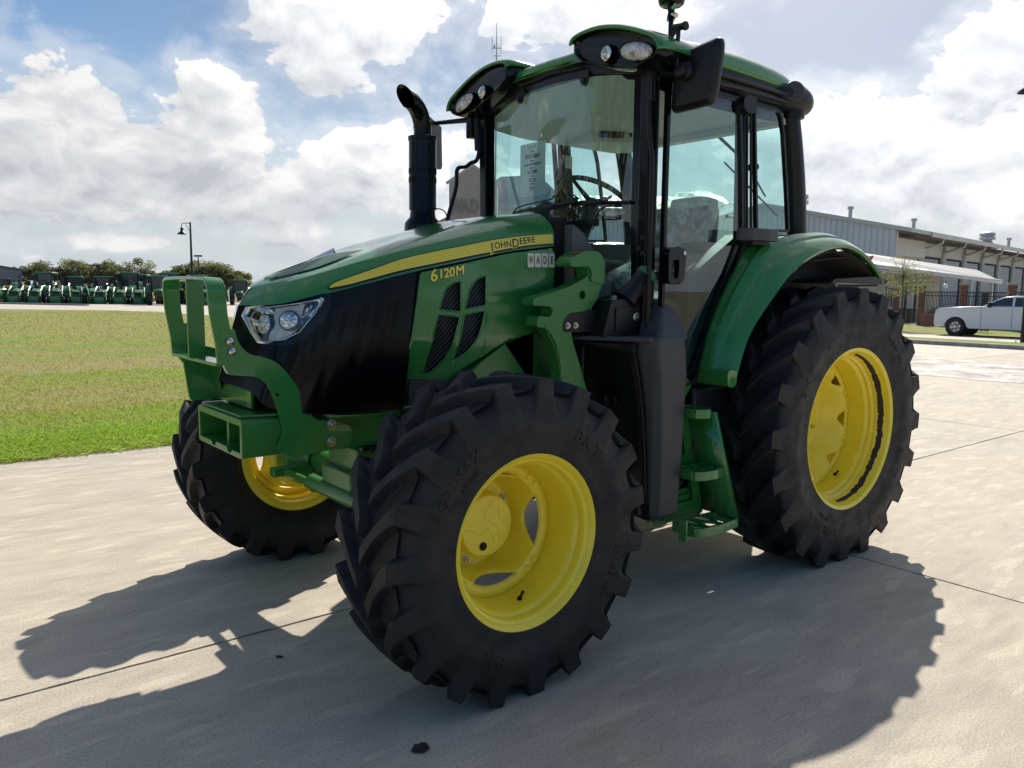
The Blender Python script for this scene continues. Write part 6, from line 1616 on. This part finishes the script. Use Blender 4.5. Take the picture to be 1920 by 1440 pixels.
for i in range(1, 4):
    a, b = Vector((*pp[i], 0)), Vector((*pp[i+1], 0)); L = (b-a).length
    if rail0 is None:
        rail0 = empty('iron_railing'); bm = bmesh.new()
        for k in range(24): box(bm, (.25+(L-.5)*k/23, 0, 1.0), (.022, .022, 1.5))
        r = finish('bars', bm, IRON, rail0, smooth=False)
        bm = bmesh.new()
        for z in (.30, 1.50, 1.72): box(bm, (L/2, 0, z), (L-.36, .035, .04))
        finish('rails', bm, IRON, rail0, smooth=False); o = rail0
    else: o = copy_tree(rail0)
    o.location = (a.x, a.y, -.12); o.rotation_euler.z = atan2(b.y-a.y, b.x-a.x)
    tag(o, ['black iron railing left of the pickup, above the low brick wall', 'black iron railing between the piers behind the pickup bonnet', 'black iron railing behind the pickup roof near the lamp post'][i-1], 'railing', 'iron railings between brick piers')
a, b = Vector((*pp[1], 0)), Vector((*pp[4], 0)); bm = bmesh.new(); box(bm, ((a+b)/2)+Vector((0, 0, -.05)), ((b-a).length, .3, .85), Matrix.Rotation(atan2(b.y-a.y, b.x-a.x), 3, 'Z'))
tag(finish('brick_wall', bm, BRICK, smooth=False), 'low red brick wall under the iron railings', 'wall')
bm = bmesh.new(); gt = Vector((-44.6, -19.6, 0))
box(bm, gt+Vector((.35, .5, .9)), (.12, .12, 2.1)); tag(finish('gate_post', bm, IRON), 'black gate post touching the brick pier beside the young tree', 'gate post')
bm = bmesh.new(); box(bm, gt+Vector((-.45, -.45, .9)), (.12, .12, 2.1)); tag(finish('gate_post', bm, IRON), 'black gate post on the far side of the gateway, just right of the tyre', 'gate post')
bm = bmesh.new(); box(bm, (-47.2, -21.0, .1), (1.6, .4, .9), Matrix.Rotation(radians(60), 3, 'Z')); tag(finish('stone_planter', bm, mat('rubble_stone', (.16, .13, .11), .9, bump=(6, 1, .08), var=(9, .7))), 'rough stone planter beyond the open gateway', 'planter')
def globe(x, y, z, lb):
    o = empty('globe_lamp', (x, y, z)); bm = bmesh.new(); lathe(bm, [(-.14+.28*i/10, .14*sqrt(max(0, 1-(2*i/10-1)**2))) for i in range(11)], (0, 0, 0), 'z', 16); finish('globe', bm, mat('globe_white', (.9, .88, .82), .3), o)
    bm = bmesh.new(); cyl(bm, (0, 0, .12), (0, 0, .3), .03, n=8); finish('bracket', bm, IRON, o); tag(o, lb, 'lamp', 'white globe lamps on the annex')
globe(-44.3, -18.9, 1.90, 'white globe lamp just left of the gateway pier'); globe(-44.6, -17.6, 1.95, 'white globe lamp above the railing left of the pickup')
# ---- leaf clumps for trees, hedges and shrubs
def leaf_mat(name, cols, tr=.5):
    m = bpy.data.materials.new(name); m.use_nodes = True; N = NT(m.node_tree); b = N.n['Principled BSDF']
    tc = N.add('ShaderNodeTexCoord'); oi = N.add('ShaderNodeObjectInfo'); v = tc.outputs['Object']
    n = N.noise(v, 1.6, 3, .6); n2 = N.noise(v, 9, 2, .6); f = N.math('ADD', N.math('MULTIPLY', n, .6), N.math('MULTIPLY', n2, .4)); f = N.math('ADD', f, N.math('MULTIPLY', N.math('SUBTRACT', oi.outputs['Random'], .5), .16))
    c = N.ramp(f, [(.36, cols[0]), (.5, cols[1]), (.62, cols[2])]); N.link(c, b.inputs['Base Color']); b.inputs['Roughness'].default_value = .6; b.inputs['Specular IOR Level'].default_value = .25
    tl = N.add('ShaderNodeBsdfTranslucent'); N.link(c, tl.inputs[0]); mx = N.add('ShaderNodeMixShader'); mx.inputs[0].default_value = tr
    N.link(b.outputs[0], mx.inputs[1]); N.link(tl.outputs[0], mx.inputs[2]); N.link(mx.outputs[0], N.n['Material Output'].inputs[0]); return m
LEAF = leaf_mat('leaf_olive', [(.17, .185, .09), (.24, .255, .12), (.30, .305, .15)])
LEAF2 = leaf_mat('leaf_spring', [(.15, .17, .055), (.21, .23, .08), (.27, .27, .11)])
LEAF3 = leaf_mat('leaf_bare', [(.15, .135, .095), (.20, .185, .13), (.24, .22, .16)])
HEDGE = leaf_mat('leaf_hedge', [(.02, .05, .02), (.035, .08, .03), (.06, .11, .04)])
BARK = mat('bark', (.10, .085, .07), .95, bump=(12, .8, .03), var=(6, .3))
def leaves(name, centres, n, spread, size, m, parent, seed, squash=.8):
    rng = np.random.default_rng(seed); C_ = np.array(centres, float); k = rng.integers(0, len(C_), n)
    d = rng.normal(0, 1, (n, 3)); d /= np.linalg.norm(d, axis=1)[:, None]; r = rng.random(n)**.45
    p = C_[k, :3] + d*r[:, None]*C_[k, 3:4]*spread*np.array([1, 1, squash])
    u = rng.normal(0, 1, (n, 3)); u /= np.linalg.norm(u, axis=1)[:, None]; w = np.cross(u, rng.normal(0, 1, (n, 3))); w /= np.linalg.norm(w, axis=1)[:, None]
    s = size*rng.uniform(.5, 1.3, n)[:, None]; V = np.stack([p-u*s, p+w*s*.5, p+u*s, p-w*s*.5], 1).reshape(-1, 3); i = 4*np.arange(n)
    return np_mesh(name, V, np.stack([i, i+1, i+2, i+3], 1), m, parent, smooth=False)
def tree(loc, h, w, label, group, seed, m=LEAF, n=2600, size=.14, trunk=.16, fork=.3, cat='tree'):
    o = empty('tree', loc); rnd = random.Random(seed); bm = bmesh.new(); cen = []
    tube(bm, [(0, 0, -.3), (.05*w, 0, h*fork), (0, .04*w, h*.6), (0, 0, h*.85)], [trunk, trunk*.8, trunk*.45, trunk*.12], 8)
    for i in range(11):
        a = rnd.uniform(0, 2*pi); z0 = h*rnd.uniform(fork*.8, .62); r = w/2*rnd.uniform(.45, .85); z1 = h*rnd.uniform(.45, .9)
        e = (r*cos(a), r*sin(a), z1); tube(bm, [(0, 0, z0), (e[0]*.5, e[1]*.5, (z0+z1)/2+.05*h), e], [trunk*.4, trunk*.22, trunk*.06], 5)
        cen.append((*e, w*rnd.uniform(.13, .24)))
        cen.append((e[0]*.6+rnd.uniform(-.1, .1)*w, e[1]*.6+rnd.uniform(-.1, .1)*w, z1+rnd.uniform(-.05, .12)*h, w*rnd.uniform(.12, .22)))
    cen.append((0, 0, h*.86, w*.18))
    finish('trunk', bm, BARK, o); leaves('crown', cen, n, 1.0, size, m, o, seed); tag(o, label, cat, group); return o
# far tree line on the left
spots = [(52, 3.3, 3.0, LEAF2, 'pale thin tree rising beside the grey shed roof'), (97, 4.2, 5.6, LEAF, 'broad olive tree, first full crown right of the grey shed'), (125, 3.4, 3.4, LEAF3, 'small brownish tree between the two broad olive crowns'), (155, 4.3, 5.0, LEAF, 'rounded dark tree left of the square floodlight'),
         (182, 3.7, 3.8, LEAF3, 'thin half-bare tree behind the square floodlight'), (213, 4.2, 5.4, LEAF2, 'light green tree just right of the square floodlight'), (252, 4.3, 5.6, LEAF, 'dark tree over the tall cab tractors'), (281, 3.6, 3.6, LEAF3, 'bare brown tree at the right end of the left tree group'),
         (305, 2.9, 3.6, LEAF3, 'low scrubby tree in the dip of the tree line'), (330, 3.2, 3.2, LEAF2, 'low pale tree just left of the guard frame'), (357, 4.1, 5.2, LEAF2, 'light olive tree directly behind the tall bell lamp post'), (398, 4.3, 5.4, LEAF, 'broad tree beyond the T-shaped floodlight post'), (432, 4.1, 4.6, LEAF, 'dense tree above the tractor nose at left'), (452, 3.4, 3.6, LEAF2, 'last small tree beside the bonnet tip')]
def gp(u, depth, z=0.0):
    """ground spot seen in the direction of photo column u"""
    d = D + Rv*((u-960)/1498.7); t = depth; return (4.2807+d.x*t, 3.3531+d.y*t, z)
for i, (u, h, w, m, lb) in enumerate(spots):
    tree(gp(u, 95), h*.97, w*.93, lb, 'trees beyond the parked tractors', 20+i, m, 6500, .13, .13)
# a few more behind the viewer, mirrored in the cab glass
for i in range(7):
    tree((20+5*sin(i*2.1), 28-9.0*i+60*0 + 10, 0), 7+1.5*sin(i*1.7), 7, 'leafy tree standing well behind the viewpoint', 'trees behind the viewpoint', 60+i, LEAF, 1500, .3, .22)
for i in range(6):
    tree((12-8*i, 42+3*sin(i*2.0), 0), 7.5+1.2*sin(i*1.3), 7, 'leafy tree standing well behind the viewpoint', 'trees behind the viewpoint', 70+i, LEAF, 1500, .3, .22)
# young tree by the gateway
o = empty('young_tree', (-35.6, -15.75, -.3)); rnd = random.Random(5); bm = bmesh.new(); cen = []
tube(bm, [(0, 0, -.1), (.03, .05, 1.0), (0, .02, 1.9), (.05, 0, 2.6), (0, 0, 3.5)], [.06, .05, .045, .03, .008], 8)
for i in range(26):
    a = 2*pi*i/26*2.4; z = 1.7+rnd.random()*1.0; r = rnd.uniform(.9, 1.7); e = Vector((r*cos(a), r*sin(a), z+rnd.uniform(-.1, .45))); p = Vector((0, 0, z-.1))
    tube(bm, [p, p.lerp(e, .5)+Vector((0, 0, .10)), e], [.015, .009, .004], 4); 
    for k in range(4): cen.append((*(p.lerp(e, .3+.22*k)+Vector((0, 0, .06))), .28))
for i in range(10):
    a = rnd.uniform(0, 6.3); e = Vector((.5*cos(a), .5*sin(a), rnd.uniform(2.8, 3.6))); tube(bm, [(0, 0, 2.5), e], [.010, .003], 4); cen.append((*e, .25)); cen.append((*(e*.9), .25))
finish('trunk', bm, BARK, o); leaves('crown', cen, 2600, 1.0, .040, LEAF2, o, 9, .55); tag(o, 'young spreading tree in thin spring leaf by the brick gateway', 'tree')
# clipped hedge and shrubs behind the railings
cen = [(-43.6+ .47*i+.0, -17.6+ .98*i, .25, .55) for i in range(9)]
hg = leaves('hedge', cen, 9000, 1.0, .06, HEDGE, None, 3, .9); tag(hg, 'dark clipped hedge behind the iron railings', 'hedge')
cen = [(-37.5+.2*i, -12.9+.25*i, -.05, .25) for i in range(3)]
hg = leaves('shrub', cen, 700, 1.0, .05, LEAF2, None, 4, .9); tag(hg, 'small yellow-green shrub at the foot of the railing near the pickup', 'shrub')
# ---- lamp posts
def bell_post(loc, h, arm, rz, label, k=1.0):
    o = empty('street_lamp', loc, rz); bm = bmesh.new(); tube(bm, [(0, 0, 0), (0, 0, h*.5), (0, 0, h)], [.085*k, .075*k, .05*k], 12); box(bm, (0, 0, .02), (.34*k, .34*k, .05)); 
    for sx in (-1, 1):
        for sy in (-1, 1): cyl(bm, (.13*k*sx, .13*k*sy, .03), (.13*k*sx, .13*k*sy, .12), .02, n=8)
    finish('post', bm, IRON, o)
    bm = bmesh.new(); tube(bm, [(0, 0, h-.06), (arm*.8, 0, h-.06), (arm, 0, h-.12), (arm, 0, h-.3)], .022, 6); tube(bm, [(0, 0, h-.6), (arm*.25, 0, h-.42), (arm*.55, 0, h-.10)], .015, 6); finish('arm', bm, IRON, o)
    bm = bmesh.new(); lathe(bm, [(h-.30, .03), (h-.36, .09), (h-.46, .10), (h-.5, .07), (h-.58, .13), (h-.70, .27), (h-.74, .28), (h-.72, .24), (h-.60, .1), (h-.60, 0)], (arm, 0, 0), 'z', 24); finish('lamp_shade', bm, IRON, o)
    return tag(o, label, 'street lamp')
p = gp(367.5, 50); bell_post((p[0], p[1], 0), 5.35, .52, radians(180-128.6+90+170+90), 'tall black post with a bell-shaped lamp beyond the lawn')
street = bpy.data.objects['street_lamp']; street.rotation_euler.z = atan2(-Rv.y, -Rv.x)
r = bell_post((-26.97, -7.30, -.22), 9.2, .62, atan2(-Rv.y, -Rv.x), 'dark lamp post at the right edge with bolted base plate', 1.25)
o = empty('floodlight_post', gp(380, 78)); bm = bmesh.new(); tube(bm, [(0, 0, 0), (0, 0, 4.35)], .05, 8); finish('post', bm, IRON, o)
o.rotation_euler.z = atan2(Rv.y, Rv.x); bm = bmesh.new(); boxp(bm, (-.36, -.1, 4.30), (.36, .1, 4.40)); boxp(bm, (-.36, -.15, 4.24), (-.12, .15, 4.30)); boxp(bm, (.12, -.15, 4.24), (.36, .15, 4.30)); finish('lamp_head', bm, IRON, o); tag(o, 'slim post with a T-shaped twin floodlight behind the bell lamp', 'floodlight')
o = empty('floodlight_post', gp(194.5, 72)); bm = bmesh.new(); tube(bm, [(.06, 0, 0), (0, 0, 3.05)], .055, 8); finish('post', bm, IRON, o); bm = bmesh.new(); boxp(bm, (-.12, -.1, 3.0), (.14, .1, 3.24)); finish('lamp_head', bm, IRON, o); tag(o, 'short dark post with one square floodlight among the parked tractors', 'floodlight')
# radio mast behind the frontage
o = empty('radio_mast', gp(926, 150)); bm = bmesh.new(); tube(bm, [(0, 0, 10), (0, 0, 42.5), (0, 0, 48.5)], [.16, .13, .05], 6); finish('mast', bm, WALLW, o)
o.rotation_euler.z = atan2(Rv.y, Rv.x); bm = bmesh.new(); boxp(bm, (-.85, -.05, 44.1), (.85, .05, 44.25)); 
for x in (-.8, .8): tube(bm, [(x, 0, 43.2), (x, 0, 46.2)], .05, 5)
boxp(bm, (-.55, -.1, 44.3), (-.25, .1, 44.7)); boxp(bm, (-.5, -.05, 42.8), (.75, .05, 42.9)); finish('aerial', bm, WALLW, o); tag(o, 'thin radio mast with a cross-arm aerial above the roofs', 'mast')
# ---- white pickup
def pickup():
    o = empty('pickup_truck', (-33.9, -12.15, -.33)); o.rotation_euler.z = radians(-90+ 3)     # local x forward
    WP = mat('white_car_paint', (.62, .64, .68), .25, coat=.8); TR = mat('truck_tyre', (.012, .012, .013), .7); AL = mat('alloy', (.55, .55, .56), .25, metal=.9); CG = mat('car_glass', (.02, .03, .035), .04, spec=.8)
    # side profile, front axle at x=0
    def arch(cx, r): return [(cx+r*cos(a), .39+r*sin(a)) for a in np.linspace(pi*.02, pi*.98, 15)]
    body = [(.86, .42), (.90, .62), (.86, .95), (.82, 1.05), (.68, 1.12), (-.80, 1.19), (-1.10, 1.22), (-5.1, 1.24), (-5.15, .6), (-5.0, .42)]
    low = [(-5.0, .38), (-4.0, .36)]
    prof = [(.84, .36), (.90, .58), (.885, .80), (.83, 1.00), (.70, 1.08), (-.30, 1.16), (-.95, 1.20), (-5.0, 1.20), (-5.1, .5)] + [(-4.0, .36)] + list(reversed([(q[0], q[1]) for q in arch(-3.55, .46)])) [::-1][::-1]
    A1 = arch(0, .44); A2 = arch(-3.55, .44)
    prof = [(.84, .36), (.90, .58), (.89, .90), (.84, 1.12), (.68, 1.21), (-.30, 1.285), (-.95, 1.31), (-5.0, 1.31), (-5.1, .5), (-4.6, .36)] + A2[::-1] + A1[::-1][0:0] + [(-3.0, .34), (-.55, .34)] + A1[::-1]
    bm = bmesh.new(); rows = []
    for k, (y, s) in enumerate(((.955, .97), (.975, .985), (.99, 1.0), (.99, 1.0))):
        pass
    F_ = [bm.verts.new((x, .90, z)) for x, z in prof]; B_ = [bm.verts.new((x, -.90, z)) for x, z in prof]; bm.faces.new(F_); bm.faces.new(B_[::-1]); [bm.faces.new((F_[i], B_[i], B_[(i+1) % len(prof)], F_[(i+1) % len(prof)])) for i in range(len(prof))]; body_o = finish('body', bm, WP, o, sharp=30, bevel=.03, segs=3)
    bm = bmesh.new(); cab = [(-.95, 1.29), (-1.45, 1.55), (-1.80, 1.72), (-2.2, 1.775), (-3.3, 1.775), (-3.6, 1.72), (-3.85, 1.3)]
    fill_plate(bm, cab, [], lambda u, v: Vector((u, .86-.16*max(0, v-1.2)/.55, v)), lambda u, v: Vector((u, -.86+.16*max(0, v-1.2)/.55, v))); finish('cabin', bm, WP, o, sharp=30, bevel=.03, segs=3)
    for (pts, nm) in (([(-1.20, 1.335), (-1.52, 1.56), (-1.85, 1.68), (-2.14, 1.70), (-2.16, 1.335)], 'front_window'), ([(-2.24, 1.335), (-2.24, 1.70), (-3.25, 1.69), (-3.45, 1.6), (-3.52, 1.335)], 'rear_window')):
        for s in (1, -1):
            bm = bmesh.new(); bm.faces.new([bm.verts.new((u, (.868-.16*max(0, v-1.2)/.55)*s, v)) for u, v in pts]); finish(nm, bm, CG, o, smooth=False)
    bm = bmesh.new(); bm.faces.new([bm.verts.new(p) for p in ((-1.0, -.72, 1.33), (-1.0, .72, 1.33), (-1.76, .66, 1.71), (-1.76, -.66, 1.71))]); finish('windscreen', bm, CG, o, smooth=False)
    for x in (0, -3.55):
        for s in (1, -1):
            w = empty('wheel'); w.parent = o; w.location = (x, .80*s, .40)
            bm = bmesh.new(); lathe(bm, [(-.13, .24), (-.13, .38), (-.10, .40), (.10, .40), (.13, .38), (.13, .24)], (0, 0, 0), 'y', 32, closed=True); finish('tyre', bm, TR, w)
            bm = bmesh.new(); lathe(bm, [(.12*s, .255), (.135*s, .25), (.10*s, .235), (.04*s, .22), (.04*s, 0)], (0, 0, 0), 'y', 32)
            for k in range(6):
                a = 2*pi*k/6+.3
                for da in (-.16, .16): tube(bm, [(.04*cos(a), .10*s, .04*sin(a)), (.22*cos(a+da), .115*s, .22*sin(a+da))], .020, 4)
            cyl(bm, (0, .06*s, 0), (0, .125*s, 0), .05, n=12); finish('rim', bm, AL, w)
            bm = bmesh.new(); lathe(bm, [(.135*s, .46), (.135*s, .0)], (0, -.0, 0), 'y', 24); 
            for v in bm.verts: v.co.y -= .2*s
            finish('wheel_well', bm, DARKIN, w)
    for s in (1, -1):
        bm = bmesh.new(); box(bm, (-1.35, 1.0*s, 1.38), (.12, .20, .22)); finish('door_mirror', bm, IRON, o, bevel=.03)
        bm = bmesh.new(); box(bm, (.80, .74*s, 1.03), (.14, .34, .15)); finish('headlight', bm, AL, o, bevel=.03)
        bm = bmesh.new(); box(bm, (.86, .72*s, .52), (.08, .34, .10)); finish('fog_lamp', bm, AL, o, bevel=.02)
        for x in (-1.02, -2.2, -3.3):
            bm = bmesh.new(); boxp(bm, (x-.006, .902*s, .40), (x+.006, .906*s, 1.29)); finish('door_gap', bm, IRON, o)
        for x in (-2.02, -3.1):
            bm = bmesh.new(); boxp(bm, (x-.11, .905*s, 1.12), (x+.11, .925*s, 1.15)); finish('door_handle', bm, WP, o, bevel=.006)
    bm = bmesh.new(); boxp(bm, (.84, -.6, .55), (.91, .6, .95)); finish('radiator_grille', bm, IRON, o, bevel=.02)
    bm = bmesh.new(); boxp(bm, (-.95, .903, 1.19), (-.60, .912, 1.23)); finish('fender_badge', bm, AL, o)
    tag(o, 'white crew-cab pickup parked facing left behind the grass verge', 'pickup truck')
pickup()
# ---- rows of tractors for sale beyond the lawn
FG = mat('far_green', (.025, .14, .045), .35, coat=.3); FY = mat('far_yellow', (.75, .50, .03), .4); FB = mat('far_black', (.010, .011, .012), .5); FGL = mat('far_glass', (.03, .05, .055), .08, spec=.7); FW = mat('far_white', (.55, .55, .52), .5)
def wheel_far(parent, x, y, r, w):
    o = empty('wheel'); o.parent = parent; o.location = (x, y, r); s = 1 if y > 0 else -1
    bm = bmesh.new(); lathe(bm, [(-w/2, r*.55), (-w/2, r*.95), (-w*.35, r), (w*.35, r), (w/2, r*.95), (w/2, r*.55)], (0, 0, 0), 'y', 20, closed=True)
    for k in range(14):
        a = 2*pi*k/14; box(bm, (r*1.0*cos(a), 0, r*1.0*sin(a)), (.05, w*.95, .05), Matrix.Rotation(-a, 3, 'Y'))
    finish('tyre', bm, FB, o); bm = bmesh.new(); lathe(bm, [(w*.5*s, r*.56), (w*.2*s, r*.5), (w*.2*s, 0)], (0, 0, 0), 'y', 18); finish('rim', bm, FY, o)
def yard_tractor(cab, loader, k=1.0):
    o = empty('yard_tractor'); hh = 1.15 if cab else .95
    bm = bmesh.new(); V = grid(bm, [[(x, y*w, z) for y, z in ((-1, hh-.45), (-1, zt-.10), (-.7, zt), (.7, zt), (1, zt-.10), (1, hh-.45))] for x, w, zt in ((1.55, .24, hh-.05), (1.45, .30, hh+.02), (.9, .33, hh+.13), (.3, .34, hh+.2))], closed_v=True); bm.faces.new(V[0]); bm.faces.new(V[-1]); finish('hood', bm, FG, o, sharp=40)
    bm = bmesh.new(); boxp(bm, (1.40, -.25, hh-.42), (1.58, .25, hh-.08)); finish('front_grille', bm, FB, o); bm = bmesh.new(); boxp(bm, (-.5, -.2, .4), (1.4, .2, .7)); finish('chassis', bm, FB, o)
    for y in (-.62, .62): wheel_far(o, 1.15, y, .38 if not cab else .50, .26)
    for y in (-.70, .70): wheel_far(o, -.45, y, .58 if not cab else .74, .38)
    for s in (1, -1):
        bm = bmesh.new(); lathe(bm, [(.50*s, .70 if not cab else .86), (.90*s, .70 if not cab else .86)], (-.45, 0, .60 if not cab else .74), 'y', 14, arc=(radians(10), radians(150))); finish('fender', bm, FG, o)
    if cab:
        bm = bmesh.new()
        for x, y in ((.30, .55), (.30, -.55), (-.75, .6), (-.75, -.6), (-.2, .6), (-.2, -.6)): boxp(bm, (x-.035, y-.035, .9), (x+.035, y+.035, 2.12))
        finish('cab_frame', bm, FB, o); bm = bmesh.new(); boxp(bm, (-.85, -.66, 2.10), (.42, .66, 2.24)); finish('cab_roof', bm, FG, o, bevel=.05); bm = bmesh.new(); boxp(bm, (-.87, -.5, 2.245), (.2, .5, 2.27)); finish('roof_panel', bm, FW, o)
        bm = bmesh.new(); boxp(bm, (-.72, -.56, 1.0), (.29, .56, 2.08)); finish('cab_glass', bm, FGL, o)
        for s in (1, -1):
            bm = bmesh.new(); tube(bm, [(.35, .58*s, 1.9), (.38, .85*s, 1.92)], .02, 5); boxp(bm, (.36, .80*s, 1.65), (.41, .96*s, 1.95)); finish('mirror', bm, FB, o)
        bm = bmesh.new(); cyl(bm, (.28, -.48, 1.0), (.28, -.48, 1.95), .05, n=8); finish('exhaust', bm, FB, o)
    else:
        bm = bmesh.new(); tube(bm, [(-.75, -.42, .7), (-.75, -.42, 1.78), (-.75, .42, 1.78), (-.75, .42, .7)], .04, 6); finish('roll_bar', bm, FB, o)
        bm = bmesh.new(); box(bm, (-.45, 0, 1.0), (.4, .45, .12)); box(bm, (-.64, 0, 1.18), (.1, .42, .35)); finish('seat', bm, FY, o, bevel=.03)
        bm = bmesh.new(); cyl(bm, (.1, 0, 1.15), (.0, 0, 1.32), .16, n=14); finish('steering_wheel', bm, FB, o)
    if loader:
        bm = bmesh.new()
        for y in (-.42, .42): tube(bm, [(.2, y, .9), (.9, y, 1.30), (1.55, y, .95), (2.05, y, .32)], .055, 4); tube(bm, [(.25, y, .55), (.22, y, 1.1)], .06, 4)
        cyl(bm, (1.75, -.42, .62), (1.75, .42, .62), .04, n=8); finish('loader_arm', bm, FG, o)
        bm = bmesh.new(); rows = [[(x, y, z) for x, z in ((2.52, .06), (2.10, .06), (2.02, .20), (2.06, .50), (2.12, .54))] for y in (-.58, -.2, .2, .58)]; grid(bm, rows)
        for y in (-.58, .58): bm.faces.new([bm.verts.new((x, y, z)) for x, z in ((2.52, .06), (2.10, .06), (2.02, .20), (2.06, .50), (2.12, .54))])
        b_ = finish('bucket', bm, FG, o); s = b_.modifiers.new('s', 'SOLIDIFY'); s.thickness = .02
    return o
PT = {'l': yard_tractor(False, True), 'c': yard_tractor(True, False), 'cl': yard_tractor(True, True)}; used = set()
row = [(20, 65.2, 'l', 1.0, 'small loader tractor, leftmost of the front row beyond the lawn'), (51, 65.3, 'l', 1.0, 'small loader tractor, second from left in the front row'), (83, 65.2, 'l', 1.0, 'small loader tractor below the first tall cab from the left'), (117, 65.1, 'l', 1.05, 'small loader tractor with pale bucket edge, fourth in the front row'), (149, 65, 'l', 1.0, 'small loader tractor in front of the cab tractor left of the floodlight'), (178, 65, 'l', 1.05, 'small loader tractor with a pale bucket edge left of the square floodlight'), (207, 64.9, 'l', 1.0, 'small loader tractor in front of the cab tractor at the square floodlight'), (237, 64.8, 'l', 1.0, 'small loader tractor in front of the tallest cab tractor'), (267, 64.7, 'l', 1.0, 'small loader tractor, rightmost with a bucket'),
       (17, 69.5, 'c', .88, 'green cab tractor at the far left end, in front of the shed'), (64, 69, 'l', 1.25, 'green roll-bar tractor in the second row beside the shed corner'), (97, 70, 'c', 1.12, 'tall cab tractor, first tall one right of the shed'), (133, 69.5, 'l', 1.2, 'open green tractor in the second row between two cab tractors'), (151, 70, 'c', .97, 'cab tractor in the second row, left of the square floodlight'), (202, 69.5, 'cl', .98, 'cab tractor with loader by the square floodlight'), (251, 69.5, 'c', 1.15, 'tallest cab tractor under the dark tree'), (272, 72, 'c', 1.08, 'cab tractor half hidden behind the tallest one'), (226, 70, 'l', 1.2, 'open green tractor left of the tallest cab tractor'),
       (305, 62.5, 'c', 1.0, 'cab tractor with yellow wheels at the right end of the row'), (324, 67, 'c', 1.12, 'dark cab tractor just left of the guard frame'), (378, 66, 'c', 1.05, 'cab tractor seen through the gap of the guard frame'), (400, 64, 'l', 1.1, 'loader tractor seen between the guard uprights'), (455, 66, 'c', .9, 'cab tractor glimpsed between guard and tractor nose'), (345, 68, 'cl', 1.0, 'loader tractor behind the left leg of the guard frame')]
for i, (u, dep, kd, k, lb) in enumerate(row):
    if kd in used: o = copy_tree(PT[kd])
    else: o = PT[kd]; used.add(kd)
    p = gp(u, dep); o.location = (p[0], p[1], 0); o.scale = (k, k, k); o.rotation_euler.z = radians(74 + (i*37 % 31)-15)
    tag(o, lb, 'tractor', 'green tractors parked in rows beyond the lawn')
# long low rail in front of the row
bm = bmesh.new(); a = Vector(gp(-20, 63.6)); b = Vector(gp(292, 63.0)); tube(bm, [a+Vector((0, 0, .92)), b+Vector((0, 0, .90))], .03, 6)
for k in range(14): q = a.lerp(b, k/13); box(bm, q+Vector((0, 0, .45)), (.05, .05, .9))
tag(finish('rail_fence', bm, IRON), 'low dark rail fence running in front of the parked tractors', 'fence')
bm = bmesh.new(); a = Vector(gp(-10, 60.5)); b = Vector(gp(172, 57.5)); box(bm, (a+b)/2+Vector((0, 0, .05)), ((b-a).length, .25, .12), Matrix.Rotation(atan2(b.y-a.y, b.x-a.x), 3, 'Z')); tag(finish('far_kerb', bm, KERB), kind='structure')
# ---- small things on the concrete
def litter(name, pts, m, label, cat):
    bm = bmesh.new(); plate_xy(bm, pts, .0045, .0075); tag(finish(name, bm, m, smooth=False), label, cat)
rnd = random.Random(12)
def blob(cx, cy, rx, ry, n=18, j=.25, rot=0): return [(cx + (rx*cos(a)*cos(rot)-ry*sin(a)*sin(rot))*(1+rnd.uniform(-j, j)), cy + (rx*cos(a)*sin(rot)+ry*sin(a)*cos(rot))*(1+rnd.uniform(-j, j))) for a in np.linspace(0, 2*pi, n, False)]
litter('tar_spot', blob(2.95, 1.22, .034, .026), mat('tar', (.02, .022, .026), .5, bump=(90, .8, .003)), 'dark tar spot on the concrete near the lower edge', 'tar spot')
litter('dead_leaf', blob(3.06, .30, .017, .007, rot=-.8), mat('leaf_brown', (.018, .018, .02), .7), 'small dark leaf lying left of the near front wheel', 'leaf')
litter('twig', blob(3.83, -3.4, .03, .012, 10, .3), mat('twig_brown', (.05, .035, .02), .8), 'tiny twig lying on the sunlit concrete at left', 'twig')
litter('pebble', blob(2.62, -.72, .006, .004, 8, .2), mat('pebble_grey', (.5, .49, .46), .8), 'tiny pale pebble in the shadow of the far front wheel', 'pebble')
